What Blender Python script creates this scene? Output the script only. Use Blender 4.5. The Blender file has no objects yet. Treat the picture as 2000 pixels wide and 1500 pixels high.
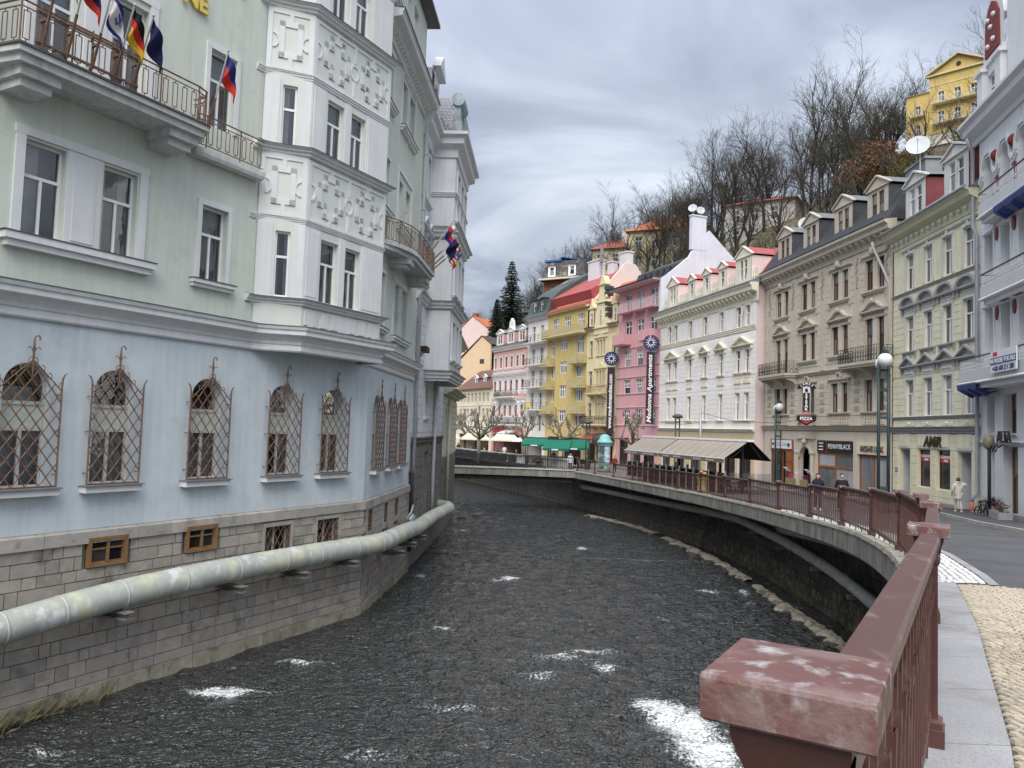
import bpy, bmesh, math, random
from mathutils import Matrix, Vector
random.seed(7)
SC = bpy.context.scene
COL = SC.collection
S = 1.2                     # one drawing unit is 1.2 m; every top-level object is scaled at the end
cam_data = bpy.data.cameras.new('camera')
cam = bpy.data.objects.new('camera', cam_data)
COL.objects.link(cam)
cam_data.sensor_width = 36.0
cam_data.lens = 27.0
cam_data.clip_start = 0.05
cam_data.clip_end = 4000
_p, _r = math.atan(88 / 1500), math.atan(0.033)
_f = Vector((0, math.cos(_p), math.sin(_p)))
_x = Vector((1, 0, 0))
_u = _x.cross(_f)
_rt = math.cos(_r) * _x + math.sin(_r) * _u
_up = -math.sin(_r) * _x + math.cos(_r) * _u
CAMZ = 6.5
cam.matrix_basis = Matrix(((_rt.x, _up.x, -_f.x, 0), (_rt.y, _up.y, -_f.y, 0), (_rt.z, _up.z, -_f.z, CAMZ * S), (0, 0, 0, 1)))
SC.camera = cam
SUN_EL, SUN_AZ = math.radians(52), math.radians(195)      # azimuth clockwise from +Y
world = bpy.data.worlds.new('World')
SC.world = world
world.use_nodes = True
wn = world.node_tree
wn.nodes.clear()
def wnode(t, **kw):
 n = wn.nodes.new(t)
 for k, v in kw.items(): setattr(n, k, v)
 return n
def wl(a, b): wn.links.new(a, b)
w_out = wnode('ShaderNodeOutputWorld')
w_bg = wnode('ShaderNodeBackground')
w_sky = wnode('ShaderNodeTexSky', sky_type='NISHITA', sun_disc=False, sun_elevation=SUN_EL, sun_rotation=SUN_AZ)
w_bg.inputs['Strength'].default_value = 0.1
w_tc = wnode('ShaderNodeTexCoord')
w_sep = wnode('ShaderNodeSeparateXYZ')
wl(w_tc.outputs['Generated'], w_sep.inputs[0])
w_add = wnode('ShaderNodeMath', operation='ADD'); w_add.inputs[1].default_value = 0.2
w_max = wnode('ShaderNodeMath', operation='MAXIMUM'); w_max.inputs[1].default_value = 0.0
wl(w_sep.outputs['Z'], w_max.inputs[0]); wl(w_max.outputs[0], w_add.inputs[0])
w_dx = wnode('ShaderNodeMath', operation='DIVIDE'); wl(w_sep.outputs['X'], w_dx.inputs[0]); wl(w_add.outputs[0], w_dx.inputs[1])
w_dy = wnode('ShaderNodeMath', operation='DIVIDE'); wl(w_sep.outputs['Y'], w_dy.inputs[0]); wl(w_add.outputs[0], w_dy.inputs[1])
w_cmb = wnode('ShaderNodeCombineXYZ'); wl(w_dx.outputs[0], w_cmb.inputs[0]); wl(w_dy.outputs[0], w_cmb.inputs[1])
w_n1 = wnode('ShaderNodeTexNoise'); w_n1.inputs['Scale'].default_value = 1.5; w_n1.inputs['Detail'].default_value = 6; w_n1.inputs['Roughness'].default_value = 0.52; w_n1.inputs['Distortion'].default_value = 0.6
wl(w_cmb.outputs[0], w_n1.inputs['Vector'])
w_n2 = wnode('ShaderNodeTexNoise'); w_n2.inputs['Scale'].default_value = 0.42; w_n2.inputs['Detail'].default_value = 3
wl(w_cmb.outputs[0], w_n2.inputs['Vector'])
w_mx = wnode('ShaderNodeMath', operation='MULTIPLY_ADD'); w_mx.inputs[1].default_value = 0.55
wl(w_n2.outputs[0], w_mx.inputs[0])
w_h = wnode('ShaderNodeMath', operation='MULTIPLY'); w_h.inputs[1].default_value = 0.5
wl(w_n1.outputs[0], w_h.inputs[0]); wl(w_h.outputs[0], w_mx.inputs[2])
w_ramp = wnode('ShaderNodeValToRGB')
cr = w_ramp.color_ramp
cr.elements[0].position = 0.42; cr.elements[0].color = (1.15, 1.31, 1.66, 1)
cr.elements[1].position = 0.62; cr.elements[1].color = (3.5, 3.75, 4.2, 1)
e = cr.elements.new(0.5); e.color = (1.75, 1.95, 2.4, 1)
e = cr.elements.new(0.555); e.color = (2.45, 2.7, 3.15, 1)
wl(w_mx.outputs[0], w_ramp.inputs[0])
w_g = wnode('ShaderNodeMath', operation='MULTIPLY_ADD'); w_g.inputs[1].default_value = 1.6; w_g.inputs[2].default_value = 0.47
wl(w_max.outputs[0], w_g.inputs[0])
w_mul = wnode('ShaderNodeVectorMath', operation='SCALE'); wl(w_ramp.outputs[0], w_mul.inputs[0]); wl(w_g.outputs[0], w_mul.inputs['Scale'])
w_mix = wnode('ShaderNodeMix', data_type='RGBA'); w_mix.inputs[0].default_value = 0.95
wl(w_sky.outputs[0], w_mix.inputs[6]); wl(w_mul.outputs[0], w_mix.inputs[7])
wl(w_mix.outputs[2], w_bg.inputs['Color']); wl(w_bg.outputs[0], w_out.inputs[0])
sun_d = bpy.data.lights.new('sun', 'SUN'); sun_d.energy = 1.5; sun_d.angle = math.radians(55); sun_d.color = (1.0, 0.95, 0.88)
sun = bpy.data.objects.new('sun', sun_d); COL.objects.link(sun)
_sd = Vector((math.sin(SUN_AZ) * math.cos(SUN_EL), math.cos(SUN_AZ) * math.cos(SUN_EL), math.sin(SUN_EL)))
sun.rotation_euler = _sd.to_track_quat('Z', 'Y').to_euler()
vs = SC.view_settings
vs.view_transform = 'Standard'; vs.look = 'None'; vs.gamma = 1.0; vs.use_curve_mapping = False
vs.exposure = 1.45
SC.cycles.max_bounces = 6; SC.cycles.transparent_max_bounces = 10
# ================================================================ helpers
class MB:
 """collects boxes, plates, tubes and sweeps; build() links them as ONE mesh object"""
 def __init__(s): s.v = []; s.f = []; s.mi = []; s.cur = 0; s.sm = []; s.smooth = False
 def face(s, *pts):
  n = len(s.v); s.v.extend([tuple(p) for p in pts]); s.f.append(tuple(range(n, n + len(pts)))); s.mi.append(s.cur); s.sm.append(s.smooth)
 def idx(s, vs, fs):
  n = len(s.v); s.v.extend([tuple(p) for p in vs])
  for f in fs: s.f.append(tuple(n + i for i in f)); s.mi.append(s.cur); s.sm.append(s.smooth)
 def box(s, x0, x1, y0, y1, z0, z1, skip=''):
  v = [(x0, y0, z0), (x1, y0, z0), (x1, y1, z0), (x0, y1, z0), (x0, y0, z1), (x1, y0, z1), (x1, y1, z1), (x0, y1, z1)]
  fs = {'d': (0, 3, 2, 1), 'u': (4, 5, 6, 7), 'f': (0, 1, 5, 4), 'r': (1, 2, 6, 5), 'b': (2, 3, 7, 6), 'l': (3, 0, 4, 7)}
  s.idx(v, [fs[k] for k in fs if k not in skip])
 def bar(s, a, b, w, h=None, upv=(0, 0, 1)):
  a, b = Vector(a), Vector(b); h = h or w; d = (b - a).normalized(); upv = Vector(upv)
  if abs(d.dot(upv)) > .98: upv = Vector((1, 0, 0))
  sx = d.cross(upv).normalized(); sz = sx.cross(d)
  o = [(-.5, -.5), (.5, -.5), (.5, .5), (-.5, .5)]
  va = [a + sx * (i * w) + sz * (j * h) for i, j in o]; vb = [b + sx * (i * w) + sz * (j * h) for i, j in o]
  s.idx(va + vb, [(3, 2, 1, 0), (4, 5, 6, 7), (0, 1, 5, 4), (1, 2, 6, 5), (2, 3, 7, 6), (3, 0, 4, 7)])
 def prism(s, poly, y0, y1, back=True):
  """poly in (x, z), pushed along y"""
  n = len(poly); v = [(x, y0, z) for x, z in poly] + [(x, y1, z) for x, z in poly]
  fs = [tuple(range(n))] + ([tuple(range(2 * n - 1, n - 1, -1))] if back else [])
  fs += [(i, (i + 1) % n, n + (i + 1) % n, n + i) for i in range(n)]
  s.idx(v, fs)
 def slab(s, poly, z0, z1):
  """poly in (x, y), pushed along z"""
  n = len(poly); v = [(x, y, z0) for x, y in poly] + [(x, y, z1) for x, y in poly]
  s.idx(v, [tuple(range(n - 1, -1, -1)), tuple(range(n, 2 * n))] + [(i, (i + 1) % n, n + (i + 1) % n, n + i) for i in range(n)])
 def tube(s, pts, r, n=6, cap=True, flat=1.0):
  pts = [Vector(p) for p in pts]; rs = r if isinstance(r, (list, tuple)) else [r] * len(pts)
  base = len(s.v); ref = None
  for i, p in enumerate(pts):
   d = (pts[min(i + 1, len(pts) - 1)] - pts[max(i - 1, 0)])
   d = d.normalized() if d.length > 1e-9 else Vector((0, 0, 1))
   if ref is None or abs(ref.dot(d)) > .95: ref = Vector((0, 0, 1)) if abs(d.z) < .9 else Vector((1, 0, 0))
   a = d.cross(ref).normalized(); b = a.cross(d); ref = b
   for k in range(n):
    t = 2 * math.pi * k / n
    s.v.append(tuple(p + a * (math.cos(t) * rs[i]) + b * (math.sin(t) * rs[i] * flat)))
  for i in range(len(pts) - 1):
   for k in range(n):
    s.f.append((base + i * n + k, base + i * n + (k + 1) % n, base + (i + 1) * n + (k + 1) % n, base + (i + 1) * n + k)); s.mi.append(s.cur); s.sm.append(s.smooth)
  if cap and n > 2:
   s.f.append(tuple(base + k for k in range(n - 1, -1, -1))); s.mi.append(s.cur); s.sm.append(False)
   e = base + (len(pts) - 1) * n
   s.f.append(tuple(e + k for k in range(n))); s.mi.append(s.cur); s.sm.append(False)
 def lathe(s, prof, n=12, c=(0, 0, 0), sq=False):
  """prof [(r, z)] round the z axis; sq gives a square section aligned with x and y"""
  if sq: n = 4
  base = len(s.v)
  for r, z in prof:
   for k in range(n):
    t = 2 * math.pi * (k + (.5 if sq else 0)) / n; q = r * (math.sqrt(2) if sq else 1)
    s.v.append((c[0] + q * math.cos(t), c[1] + q * math.sin(t), c[2] + z))
  for i in range(len(prof) - 1):
   for k in range(n):
    s.f.append((base + i * n + k, base + i * n + (k + 1) % n, base + (i + 1) * n + (k + 1) % n, base + (i + 1) * n + k)); s.mi.append(s.cur); s.sm.append(s.smooth)
  s.f.append(tuple(base + k for k in range(n - 1, -1, -1))); s.mi.append(s.cur); s.sm.append(False)
  e = base + (len(prof) - 1) * n
  s.f.append(tuple(e + k for k in range(n))); s.mi.append(s.cur); s.sm.append(False)
 def ball(s, c, r, n=10, m=7, sz=1.0):
  s.smooth = True
  s.lathe([(r * math.sin(math.pi * max(.02, min(.98, j / m))), -r * sz * math.cos(math.pi * j / m)) for j in range(m + 1)], n, c)
  s.smooth = False
 def sweep(s, path, prof, closed=False):
  """path [(x, y)] in plan; prof [(out, z)], out measured to the right-hand side of the walk"""
  P = [Vector((p[0], p[1])) for p in path]; base = len(s.v); m = len(prof)
  for i, p in enumerate(P):
   d0 = (P[i] - P[i - 1]).normalized() if i > 0 else None
   d1 = (P[i + 1] - P[i]).normalized() if i < len(P) - 1 else None
   if d0 is None: d0 = d1
   if d1 is None: d1 = d0
   n0, n1 = Vector((d0.y, -d0.x)), Vector((d1.y, -d1.x)); nn = n0 + n1
   nn = nn / max(.35, nn.dot(n0)) if nn.length > 1e-6 else n0
   for o, z in prof: s.v.append((p.x + nn.x * o, p.y + nn.y * o, z))
  for i in range(len(P) - 1):
   for k in range(m - 1):
    a = base + i * m + k
    s.f.append((a, a + m, a + m + 1, a + 1)); s.mi.append(s.cur); s.sm.append(s.smooth)
  for e in (0, len(P) - 1):
   s.f.append(tuple(base + e * m + k for k in range(m))); s.mi.append(s.cur); s.sm.append(False)
 def add(s, o, M=None):
  n = len(s.v); s.v.extend([tuple(M @ Vector(p)) for p in o.v] if M else o.v)
  s.f.extend([tuple(n + i for i in f) for f in o.f]); s.mi.extend([s.cur] * len(o.f)); s.sm.extend(o.sm)
 def mesh(s, name, mats):
  me = bpy.data.meshes.new(name)
  me.from_pydata(s.v, [], s.f)
  mats = mats if isinstance(mats, (list, tuple)) else [mats]
  for m in mats: me.materials.append(m)
  if len(mats) > 1: me.polygons.foreach_set('material_index', s.mi)
  if any(s.sm): me.polygons.foreach_set('use_smooth', s.sm)
  me.update()
  return me
 def build(s, name, mats, parent=None, M=None, label=None, kind=None):
  return put(name, s.mesh(name, mats), parent, M, label, kind)
def put(name, data, parent=None, M=None, label=None, kind=None):
 o = bpy.data.objects.new(name, data); COL.objects.link(o)
 if parent is not None: o.parent = parent
 if M is not None: o.matrix_basis = M
 if label: o['label'] = label
 if kind: o['kind'] = kind
 return o
def tag(o, label, cat, group=None):
 o['label'] = label; o['category'] = cat
 if group: o['group'] = group
 return o
def thing(name, label, cat, M=None, group=None):
 o = put(name, None, None, M); o.empty_display_size = .2
 return tag(o, label, cat, group)
def copy_tree(o, parent=None, M=None):
 c = o.copy(); COL.objects.link(c); c.parent = parent
 if M is not None: c.matrix_basis = M
 for ch in KIDS.get(o.name, ()): copy_tree(ch, c)
 return c
KIDS = {}
def index_kids():
 KIDS.clear()
 for o in bpy.data.objects:
  if o.parent: KIDS.setdefault(o.parent.name, []).append(o)
def T(x, y, z=0, rz=0, sc=1):
 return Matrix.Translation((x, y, z)) @ Matrix.Rotation(rz, 4, 'Z') @ Matrix.Diagonal((sc, sc, sc, 1))
def frame(A, B, z=0):
 """local x runs from A to B, local y points away from the viewer, origin at A"""
 return T(A[0], A[1], z, math.atan2(B[1] - A[1], B[0] - A[0]))
def dist(A, B): return math.hypot(B[0] - A[0], B[1] - A[1])
def lerp(a, b, t): return a + (b - a) * t
def interp(x, pts):
 if x <= pts[0][0]: return pts[0][1]
 for (a, b), (c, d) in zip(pts, pts[1:]):
  if x <= c: return b + (d - b) * (x - a) / (c - a)
 return pts[-1][1]
# ================================================================ materials
MATS = {}
def M(name, col, rough=.85, var=.10, scale=1.2, bump=.12, bscale=30, streak=0, spec=.35, metal=0, objvar=0, second=None, bdist=.012, third=None, emit=0):
 """procedural surface: base colour with slow variation, streaks, per-object change, up to two worn/stained colours, fine relief"""
 if name in MATS: return MATS[name]
 m = bpy.data.materials.new(name); m.use_nodes = True; nt = m.node_tree; N = nt.nodes; L = nt.links
 b = N['Principled BSDF']
 b.inputs['Roughness'].default_value = rough; b.inputs['Metallic'].default_value = metal; b.inputs['Specular IOR Level'].default_value = spec
 geo = N.new('ShaderNodeNewGeometry')
 def noise(sc, det=4, st=(1, 1, 1), ro=.55):
  t = N.new('ShaderNodeTexNoise'); t.inputs['Scale'].default_value = sc; t.inputs['Detail'].default_value = det; t.inputs['Roughness'].default_value = ro
  if st != (1, 1, 1):
   mp = N.new('ShaderNodeMapping'); mp.inputs['Scale'].default_value = st; L.new(geo.outputs['Position'], mp.inputs[0]); L.new(mp.outputs[0], t.inputs['Vector'])
  else: L.new(geo.outputs['Position'], t.inputs['Vector'])
  return t.outputs[0]
 def rng(v, lo, hi, a, c):
  r = N.new('ShaderNodeMapRange'); r.inputs[1].default_value = lo; r.inputs[2].default_value = hi; r.inputs[3].default_value = a; r.inputs[4].default_value = c; L.new(v, r.inputs[0]); return r.outputs[0]
 def mul(a, c):
  t = N.new('ShaderNodeMath'); t.operation = 'MULTIPLY'; L.new(a, t.inputs[0]); L.new(c, t.inputs[1]); return t.outputs[0]
 val = rng(noise(scale, 5), .3, .7, 1 - var, 1 + var)
 if streak: val = mul(val, rng(noise(1.0, 4, (5, 5, .3)), .38, .62, 1 - streak, 1))
 if objvar:
  oi = N.new('ShaderNodeObjectInfo'); val = mul(val, rng(oi.outputs['Random'], 0, 1, 1 - objvar, 1 + objvar))
 hs = N.new('ShaderNodeHueSaturation'); hs.inputs['Color'].default_value = (*col, 1); L.new(val, hs.inputs['Value'])
 out = hs.outputs[0]
 for sec in (second, third):
  if not sec: continue
  c2, sc2, lo, hi = sec[:4]; st = sec[4] if len(sec) > 4 else (1, 1, 1)
  mx = N.new('ShaderNodeMix'); mx.data_type = 'RGBA'; L.new(rng(noise(sc2, 6, st, .62), lo, hi, 0, 1), mx.inputs[0]); L.new(out, mx.inputs[6]); mx.inputs[7].default_value = (*c2, 1); out = mx.outputs[2]
 L.new(out, b.inputs['Base Color'])
 if emit: L.new(out, b.inputs['Emission Color']); b.inputs['Emission Strength'].default_value = emit
 if bump:
  bp = N.new('ShaderNodeBump'); bp.inputs['Strength'].default_value = bump; bp.inputs['Distance'].default_value = bdist; L.new(noise(bscale, 5), bp.inputs['Height']); L.new(bp.outputs[0], b.inputs['Normal'])
 MATS[name] = m
 return m
def pane_mat(name, dark, light, lo=.22, hi=.68, rough=.07):
 """window pane seen from outside: dark room or drawn curtain behind, chosen per pane, under a glossy face"""
 m = bpy.data.materials.new(name); m.use_nodes = True; nt = m.node_tree; N = nt.nodes; L = nt.links; b = N['Principled BSDF']
 oi = N.new('ShaderNodeObjectInfo'); geo = N.new('ShaderNodeNewGeometry')
 mp = N.new('ShaderNodeMapping'); mp.inputs['Scale'].default_value = (9, 9, .25); L.new(geo.outputs['Position'], mp.inputs[0])
 t = N.new('ShaderNodeTexNoise'); t.inputs['Scale'].default_value = 1; t.inputs['Detail'].default_value = 3; L.new(mp.outputs[0], t.inputs['Vector'])
 ad = N.new('ShaderNodeMath'); ad.operation = 'MULTIPLY_ADD'; ad.inputs[1].default_value = .8; L.new(t.outputs[0], ad.inputs[0]); L.new(oi.outputs['Random'], ad.inputs[2])
 r = N.new('ShaderNodeMapRange'); r.inputs[1].default_value = lo + .4; r.inputs[2].default_value = hi + .7; L.new(ad.outputs[0], r.inputs[0])
 mx = N.new('ShaderNodeMix'); mx.data_type = 'RGBA'; L.new(r.outputs[0], mx.inputs[0]); mx.inputs[6].default_value = (*dark, 1); mx.inputs[7].default_value = (*light, 1)
 L.new(mx.outputs[2], b.inputs['Base Color']); b.inputs['Roughness'].default_value = rough; b.inputs['Specular IOR Level'].default_value = .6
 t2 = N.new('ShaderNodeTexNoise'); t2.inputs['Scale'].default_value = 1.6; L.new(geo.outputs['Position'], t2.inputs['Vector'])
 bp = N.new('ShaderNodeBump'); bp.inputs['Strength'].default_value = .12; bp.inputs['Distance'].default_value = .05; L.new(t2.outputs[0], bp.inputs['Height']); L.new(bp.outputs[0], b.inputs['Normal'])
 return m
def glass_mat(name, tint=(.82, .85, .86), base=.10):
 m = bpy.data.materials.new(name); m.use_nodes = True; nt = m.node_tree; N = nt.nodes; L = nt.links; N.remove(N['Principled BSDF'])
 tr = N.new('ShaderNodeBsdfTransparent'); tr.inputs[0].default_value = (*tint, 1)
 gl = N.new('ShaderNodeBsdfGlossy'); gl.inputs['Roughness'].default_value = .02
 fr = N.new('ShaderNodeFresnel'); fr.inputs[0].default_value = 1.5
 ad = N.new('ShaderNodeMath'); ad.operation = 'ADD'; ad.inputs[1].default_value = base; L.new(fr.outputs[0], ad.inputs[0])
 geo = N.new('ShaderNodeNewGeometry'); t2 = N.new('ShaderNodeTexNoise'); t2.inputs['Scale'].default_value = 1.3; L.new(geo.outputs['Position'], t2.inputs['Vector'])
 bp = N.new('ShaderNodeBump'); bp.inputs['Strength'].default_value = .08; bp.inputs['Distance'].default_value = .05; L.new(t2.outputs[0], bp.inputs['Height']); L.new(bp.outputs[0], gl.inputs['Normal'])
 mx = N.new('ShaderNodeMixShader'); L.new(ad.outputs[0], mx.inputs[0]); L.new(tr.outputs[0], mx.inputs[1]); L.new(gl.outputs[0], mx.inputs[2]); L.new(mx.outputs[0], N['Material Output'].inputs[0])
 return m
white_paint = M('white_paint', (.80, .81, .82), .55, .04, 2, .04, 60)
PANE = pane_mat('pane_glass', (.025, .028, .031), (.30, .305, .31))
PANE_L = pane_mat('pane_glass_curtained', (.12, .13, .135), (.42, .42, .42))
PANE_D = pane_mat('pane_glass_dark', (.010, .011, .012), (.05, .05, .05))
GLASS = glass_mat('clear_glass')
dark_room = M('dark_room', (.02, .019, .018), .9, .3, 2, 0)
curtain = M('curtain_cloth', (.42, .42, .42), .9, .15, 3, .1, 40)
iron_dark = M('dark_iron', (.028, .028, .03), .55, .2, 3, .1, 60)
iron_brown = M('rusty_brown_iron', (.17, .105, .075), .7, .25, 6, .2, 80, second=(( .30, .17, .10), 9, .52, .66))
lead_grey = M('zinc_sheet', (.33, .35, .37), .45, .12, 2, .06, 20, metal=.35)
pipe_white = M('white_downpipe', (.62, .64, .66), .5, .08, 2, .04, 40, streak=.15)
gutter_dark = M('dark_gutter', (.06, .06, .065), .5, .2, 2, .05, 30)
# ================================================================ facade kit
def wall(mb, x0, x1, z0, z1, ops, depth=.2, y=0):
 """plaster face with true openings and reveals; ops (x0, x1, z0, z1[, 'arch'])"""
 xs = sorted({x0, x1} | {v for o in ops for v in o[:2] if x0 < v < x1}); zs = sorted({z0, z1} | {v for o in ops for v in o[2:4] if z0 < v < z1})
 for a, b in zip(xs, xs[1:]):
  for c, d in zip(zs, zs[1:]):
   cx, cz = (a + b) / 2, (c + d) / 2
   if any(o[0] < cx < o[1] and o[2] < cz < o[3] for o in ops): continue
   mb.face((a, y, c), (b, y, c), (b, y, d), (a, y, d))
 for o in ops:
  a, b, c, d = o[:4]; e = y + depth
  mb.face((a, y, c), (a, e, c), (b, e, c), (b, y, c))
  if len(o) > 4:
   r = (b - a) / 2; h = min(r, d - c); zc = d - h; n = 12
   arc = [(a + r - r * math.cos(math.pi * k / n), zc + h * math.sin(math.pi * k / n)) for k in range(n + 1)]
   for (p, q), (p2, q2) in zip(arc, arc[1:]):
    mb.face((p, y, q), (p2, y, q2), (p2, y, d), (p, y, d)); mb.face((p, y, q), (p, e, q), (p2, e, q2), (p2, y, q2))
   mb.face((a, y, c), (a, y, zc), (a, e, zc), (a, e, c)); mb.face((b, y, c), (b, e, c), (b, e, zc), (b, y, zc))
  else:
   mb.face((a, y, c), (a, y, d), (a, e, d), (a, e, c)); mb.face((b, y, c), (b, e, c), (b, e, d), (b, y, d)); mb.face((a, y, d), (b, y, d), (b, e, d), (a, e, d))
def courses(mb, x0, x1, z0, z1, ops, h=.3, gap=.035, proud=.03, y=0, brk=None):
 """rusticated bands with sunk joints between the openings"""
 n = max(1, round((z1 - z0) / h)); h = (z1 - z0) / n
 for i in range(n):
  a, b = z0 + i * h + gap / 2, z0 + (i + 1) * h - gap / 2
  segs = [(x0, x1)]
  for o in ops:
   if o[2] < b and o[3] > a:
    segs = [t for s_ in segs for t in ((s_[0], min(s_[1], o[0])), (max(s_[0], o[1]), s_[1])) if t[1] - t[0] > .03]
  for s0, s1 in segs:
   w = gap * .35
   v = [(s0, y, a - w), (s1, y, a - w), (s1, y, b + w), (s0, y, b + w), (s0, y - proud, a), (s1, y - proud, a), (s1, y - proud, b), (s0, y - proud, b)]
   mb.idx(v, [(4, 5, 6, 7), (0, 1, 5, 4), (1, 2, 6, 5), (2, 3, 7, 6), (3, 0, 4, 7)])
WCACHE = {}
ROWS = {'T': [(0, .64, 2), (.64, 1, 1)], 'TT': [(0, .64, 2), (.64, 1, 2)], 'D': [(0, 1, 2)], 'S': [(0, 1, 1)], 'S2': [(0, .62, 1), (.62, 1, 1)], 'G': [(0, .48, 1), (.48, .74, 3), (.74, 1, 3)], 'X3': [(0, .7, 3), (.7, 1, 3)], 'X2': [(0, .66, 2), (.66, 1, 2)]}
def win_mesh(w, h, kind, fm, gm, t):
 key = (round(w, 2), round(h, 2), kind, fm.name, gm.name, t)
 if key in WCACHE: return WCACHE[key]
 mb = MB(); mb.box(0, t, -.03, .03, 0, h); mb.box(w - t, w, -.03, .03, 0, h); mb.box(t, w - t, -.03, .03, 0, t); mb.box(t, w - t, -.03, .03, h - t, h)
 panes = []
 H = h - 2 * t; W_ = w - 2 * t
 for r, (a, b, n) in enumerate(ROWS[kind]):
  za, zb = t + a * H, t + b * H
  if r: mb.box(t, w - t, -.045, .03, za - t * .6, za + t * .6)
  for k in range(n):
   xa, xb = t + W_ * k / n, t + W_ * (k + 1) / n
   if k: mb.box(xa - t * .5, xa + t * .5, -.04, .028, za + .001, zb - .001)
   p = MB(); p.face((xa, 0, za), (xb, 0, za), (xb, 0, zb), (xa, 0, zb)); panes.append(p.mesh('pane', gm))
 WCACHE[key] = (mb.mesh('window', fm), panes)
 return WCACHE[key]
def window(root, x, z, w, h, kind='T', fm=None, gm=None, y=.14, t=.05, name='window', extras=(), label=None, BM=None):
 fm = fm or white_paint; gm = gm or PANE
 me, panes = win_mesh(w, h, kind, fm, gm, t)
 Mx = Matrix.Translation((x, y, z)); o = put(name, me, root, (BM @ Mx) if BM else Mx, label)
 for p in panes: put('pane', p, o)
 for nm, em in extras: put(nm, em, o)
 return o
ECACHE = {}
def surround(w, h, mat, sw=.13, y=.14, proud=.05, sill=None, head=None, ears=0):
 """trim round an opening, in the window's own coordinates"""
 key = ('sur', round(w, 2), round(h, 2), mat.name, sw, y, proud, sill, head, ears)
 if key not in ECACHE:
  mb = MB(); f = -y - proud; bk = -y + .01
  mb.box(-sw, 0, f, bk, 0, h); mb.box(w, w + sw, f, bk, 0, h); mb.box(-sw - ears, w + sw + ears, f - .004, bk, h, h + sw)
  if head: mb.box(w / 2 - .08, w / 2 + .08, f - .05, bk, h + .01, h + sw + head)
  ECACHE[key] = ('surround', mb.mesh('surround', mat))
 return ECACHE[key]
def sill(w, mat, ov=.16, hgt=.1, y=.14, proud=.14, brackets=False, zb=0):
 key = ('sill', round(w, 2), mat.name, ov, hgt, y, proud, brackets, zb)
 if key not in ECACHE:
  mb = MB(); mb.box(-ov, w + ov, -y - proud, -y + .02, zb - hgt * .5, zb); mb.box(-ov + .03, w + ov - .03, -y - proud * .65, -y + .01, zb - hgt, zb - hgt * .5 - .001)
  if brackets:
   for bx in (-ov + .08, w + ov - .08): mb.prism([(bx - .06, zb - hgt), (bx + .06, zb - hgt), (bx + .04, zb - hgt - .22), (bx - .04, zb - hgt - .22)], -y - proud * .6, -y + .01)
  ECACHE[key] = ('sill', mb.mesh('sill', mat))
 return ECACHE[key]
def pediment(w, h, mat, style, ov=.22, hp=.42, y=.14, proud=.2, gap=.16, frieze=True):
 """hood over a window of size w x h: style tri / seg / ogee / flat"""
 key = ('ped', round(w, 2), round(h, 2), mat.name, style, ov, hp, y, proud, gap)
 if key not in ECACHE:
  mb = MB(); a, b = -ov, w + ov; f = -y - proud; bk = -y + .01; z = h + gap
  mb.box(a, b, f, bk, z, z + .07); mb.box(a + .05, b - .05, f * .8 - y * .2, bk, z - .05, z - .001)
  if frieze:
   for bx in (a + .12, b - .12):
    mb.prism([(bx - .06, z - .05), (bx + .06, z - .05), (bx + .05, z - .30), (bx - .05, z - .30)], -y - proud * .6, bk)
  z += .07; c = (a + b) / 2
  if style == 'tri': top = [(a - .03, z), (c, z + hp), (b + .03, z)]
  elif style == 'seg': top = [(c - (c - a) * math.cos(math.pi * k / 12), z + hp * math.sin(math.pi * k / 12)) for k in range(13)]
  elif style == 'ogee': top = [(a - .03, z), (a + .12, z + .05), (lerp(a, c, .3), z + .1), (lerp(a, c, .55), z + hp * .5), (lerp(a, c, .72), z + hp * .78), (c, z + hp * .8), (lerp(b, c, .72), z + hp * .78), (lerp(b, c, .55), z + hp * .5), (lerp(b, c, .3), z + .1), (b - .12, z + .05), (b + .03, z)]
  else: top = None
  if top:
   th = .085
   inn = [(c + (x - c) * .80, z + .012 + (q - z) * (1 - th / hp * 1.5)) for x, q in top]
   for (p0, p1, q0, q1) in zip(top, top[1:], inn, inn[1:]):
    mb.prism([p0, p1, q1, q0], f, bk)
   mb.prism([(a + .05, z - .002)] + inn[1:-1] + [(b - .05, z - .002)], -y - .05, bk)
   if style == 'ogee':
    mb.ball((c, -y - proud * .8, z + hp * .85), .10, 8, 5, 1.3); mb.ball((c - .12, -y - proud * .7, z + hp * .62), .07, 6, 4); mb.ball((c + .12, -y - proud * .7, z + hp * .62), .07, 6, 4)
  ECACHE[key] = ('pediment', mb.mesh('pediment', mat))
 return ECACHE[key]
def cornice_prof(z, h, out, steps=3):
 """stepped cornice, z is its top; returned bottom to top as (out, z)"""
 p = [(0.0, z - h)]
 for i in range(steps):
  o = out * (i + 1) / steps; zz = z - h + h * (i + .55) / steps
  p += [(p[-1][0], zz), (o, zz + h * .1)]
 p += [(out, z), (0.0, z + .03)]
 return p
def rail_bars(mb, pts, h, gap=.13, r=.012, z=0, top=.03):
 """vertical bars between two rails along a plan path"""
 for (a, b) in zip(pts, pts[1:]):
  n = max(1, int(dist(a, b) / gap))
  mb.bar((a[0], a[1], z + h), (b[0], b[1], z + h), top, top * .7); mb.bar((a[0], a[1], z + .06), (b[0], b[1], z + .06), .022, .022)
  for k in range(n + 1):
   x, y = lerp(a[0], b[0], k / n), lerp(a[1], b[1], k / n); mb.bar((x, y, z if k % 6 == 0 else z + .06), (x, y, z + h), r * 2 if k % 6 else r * 3)
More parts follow.
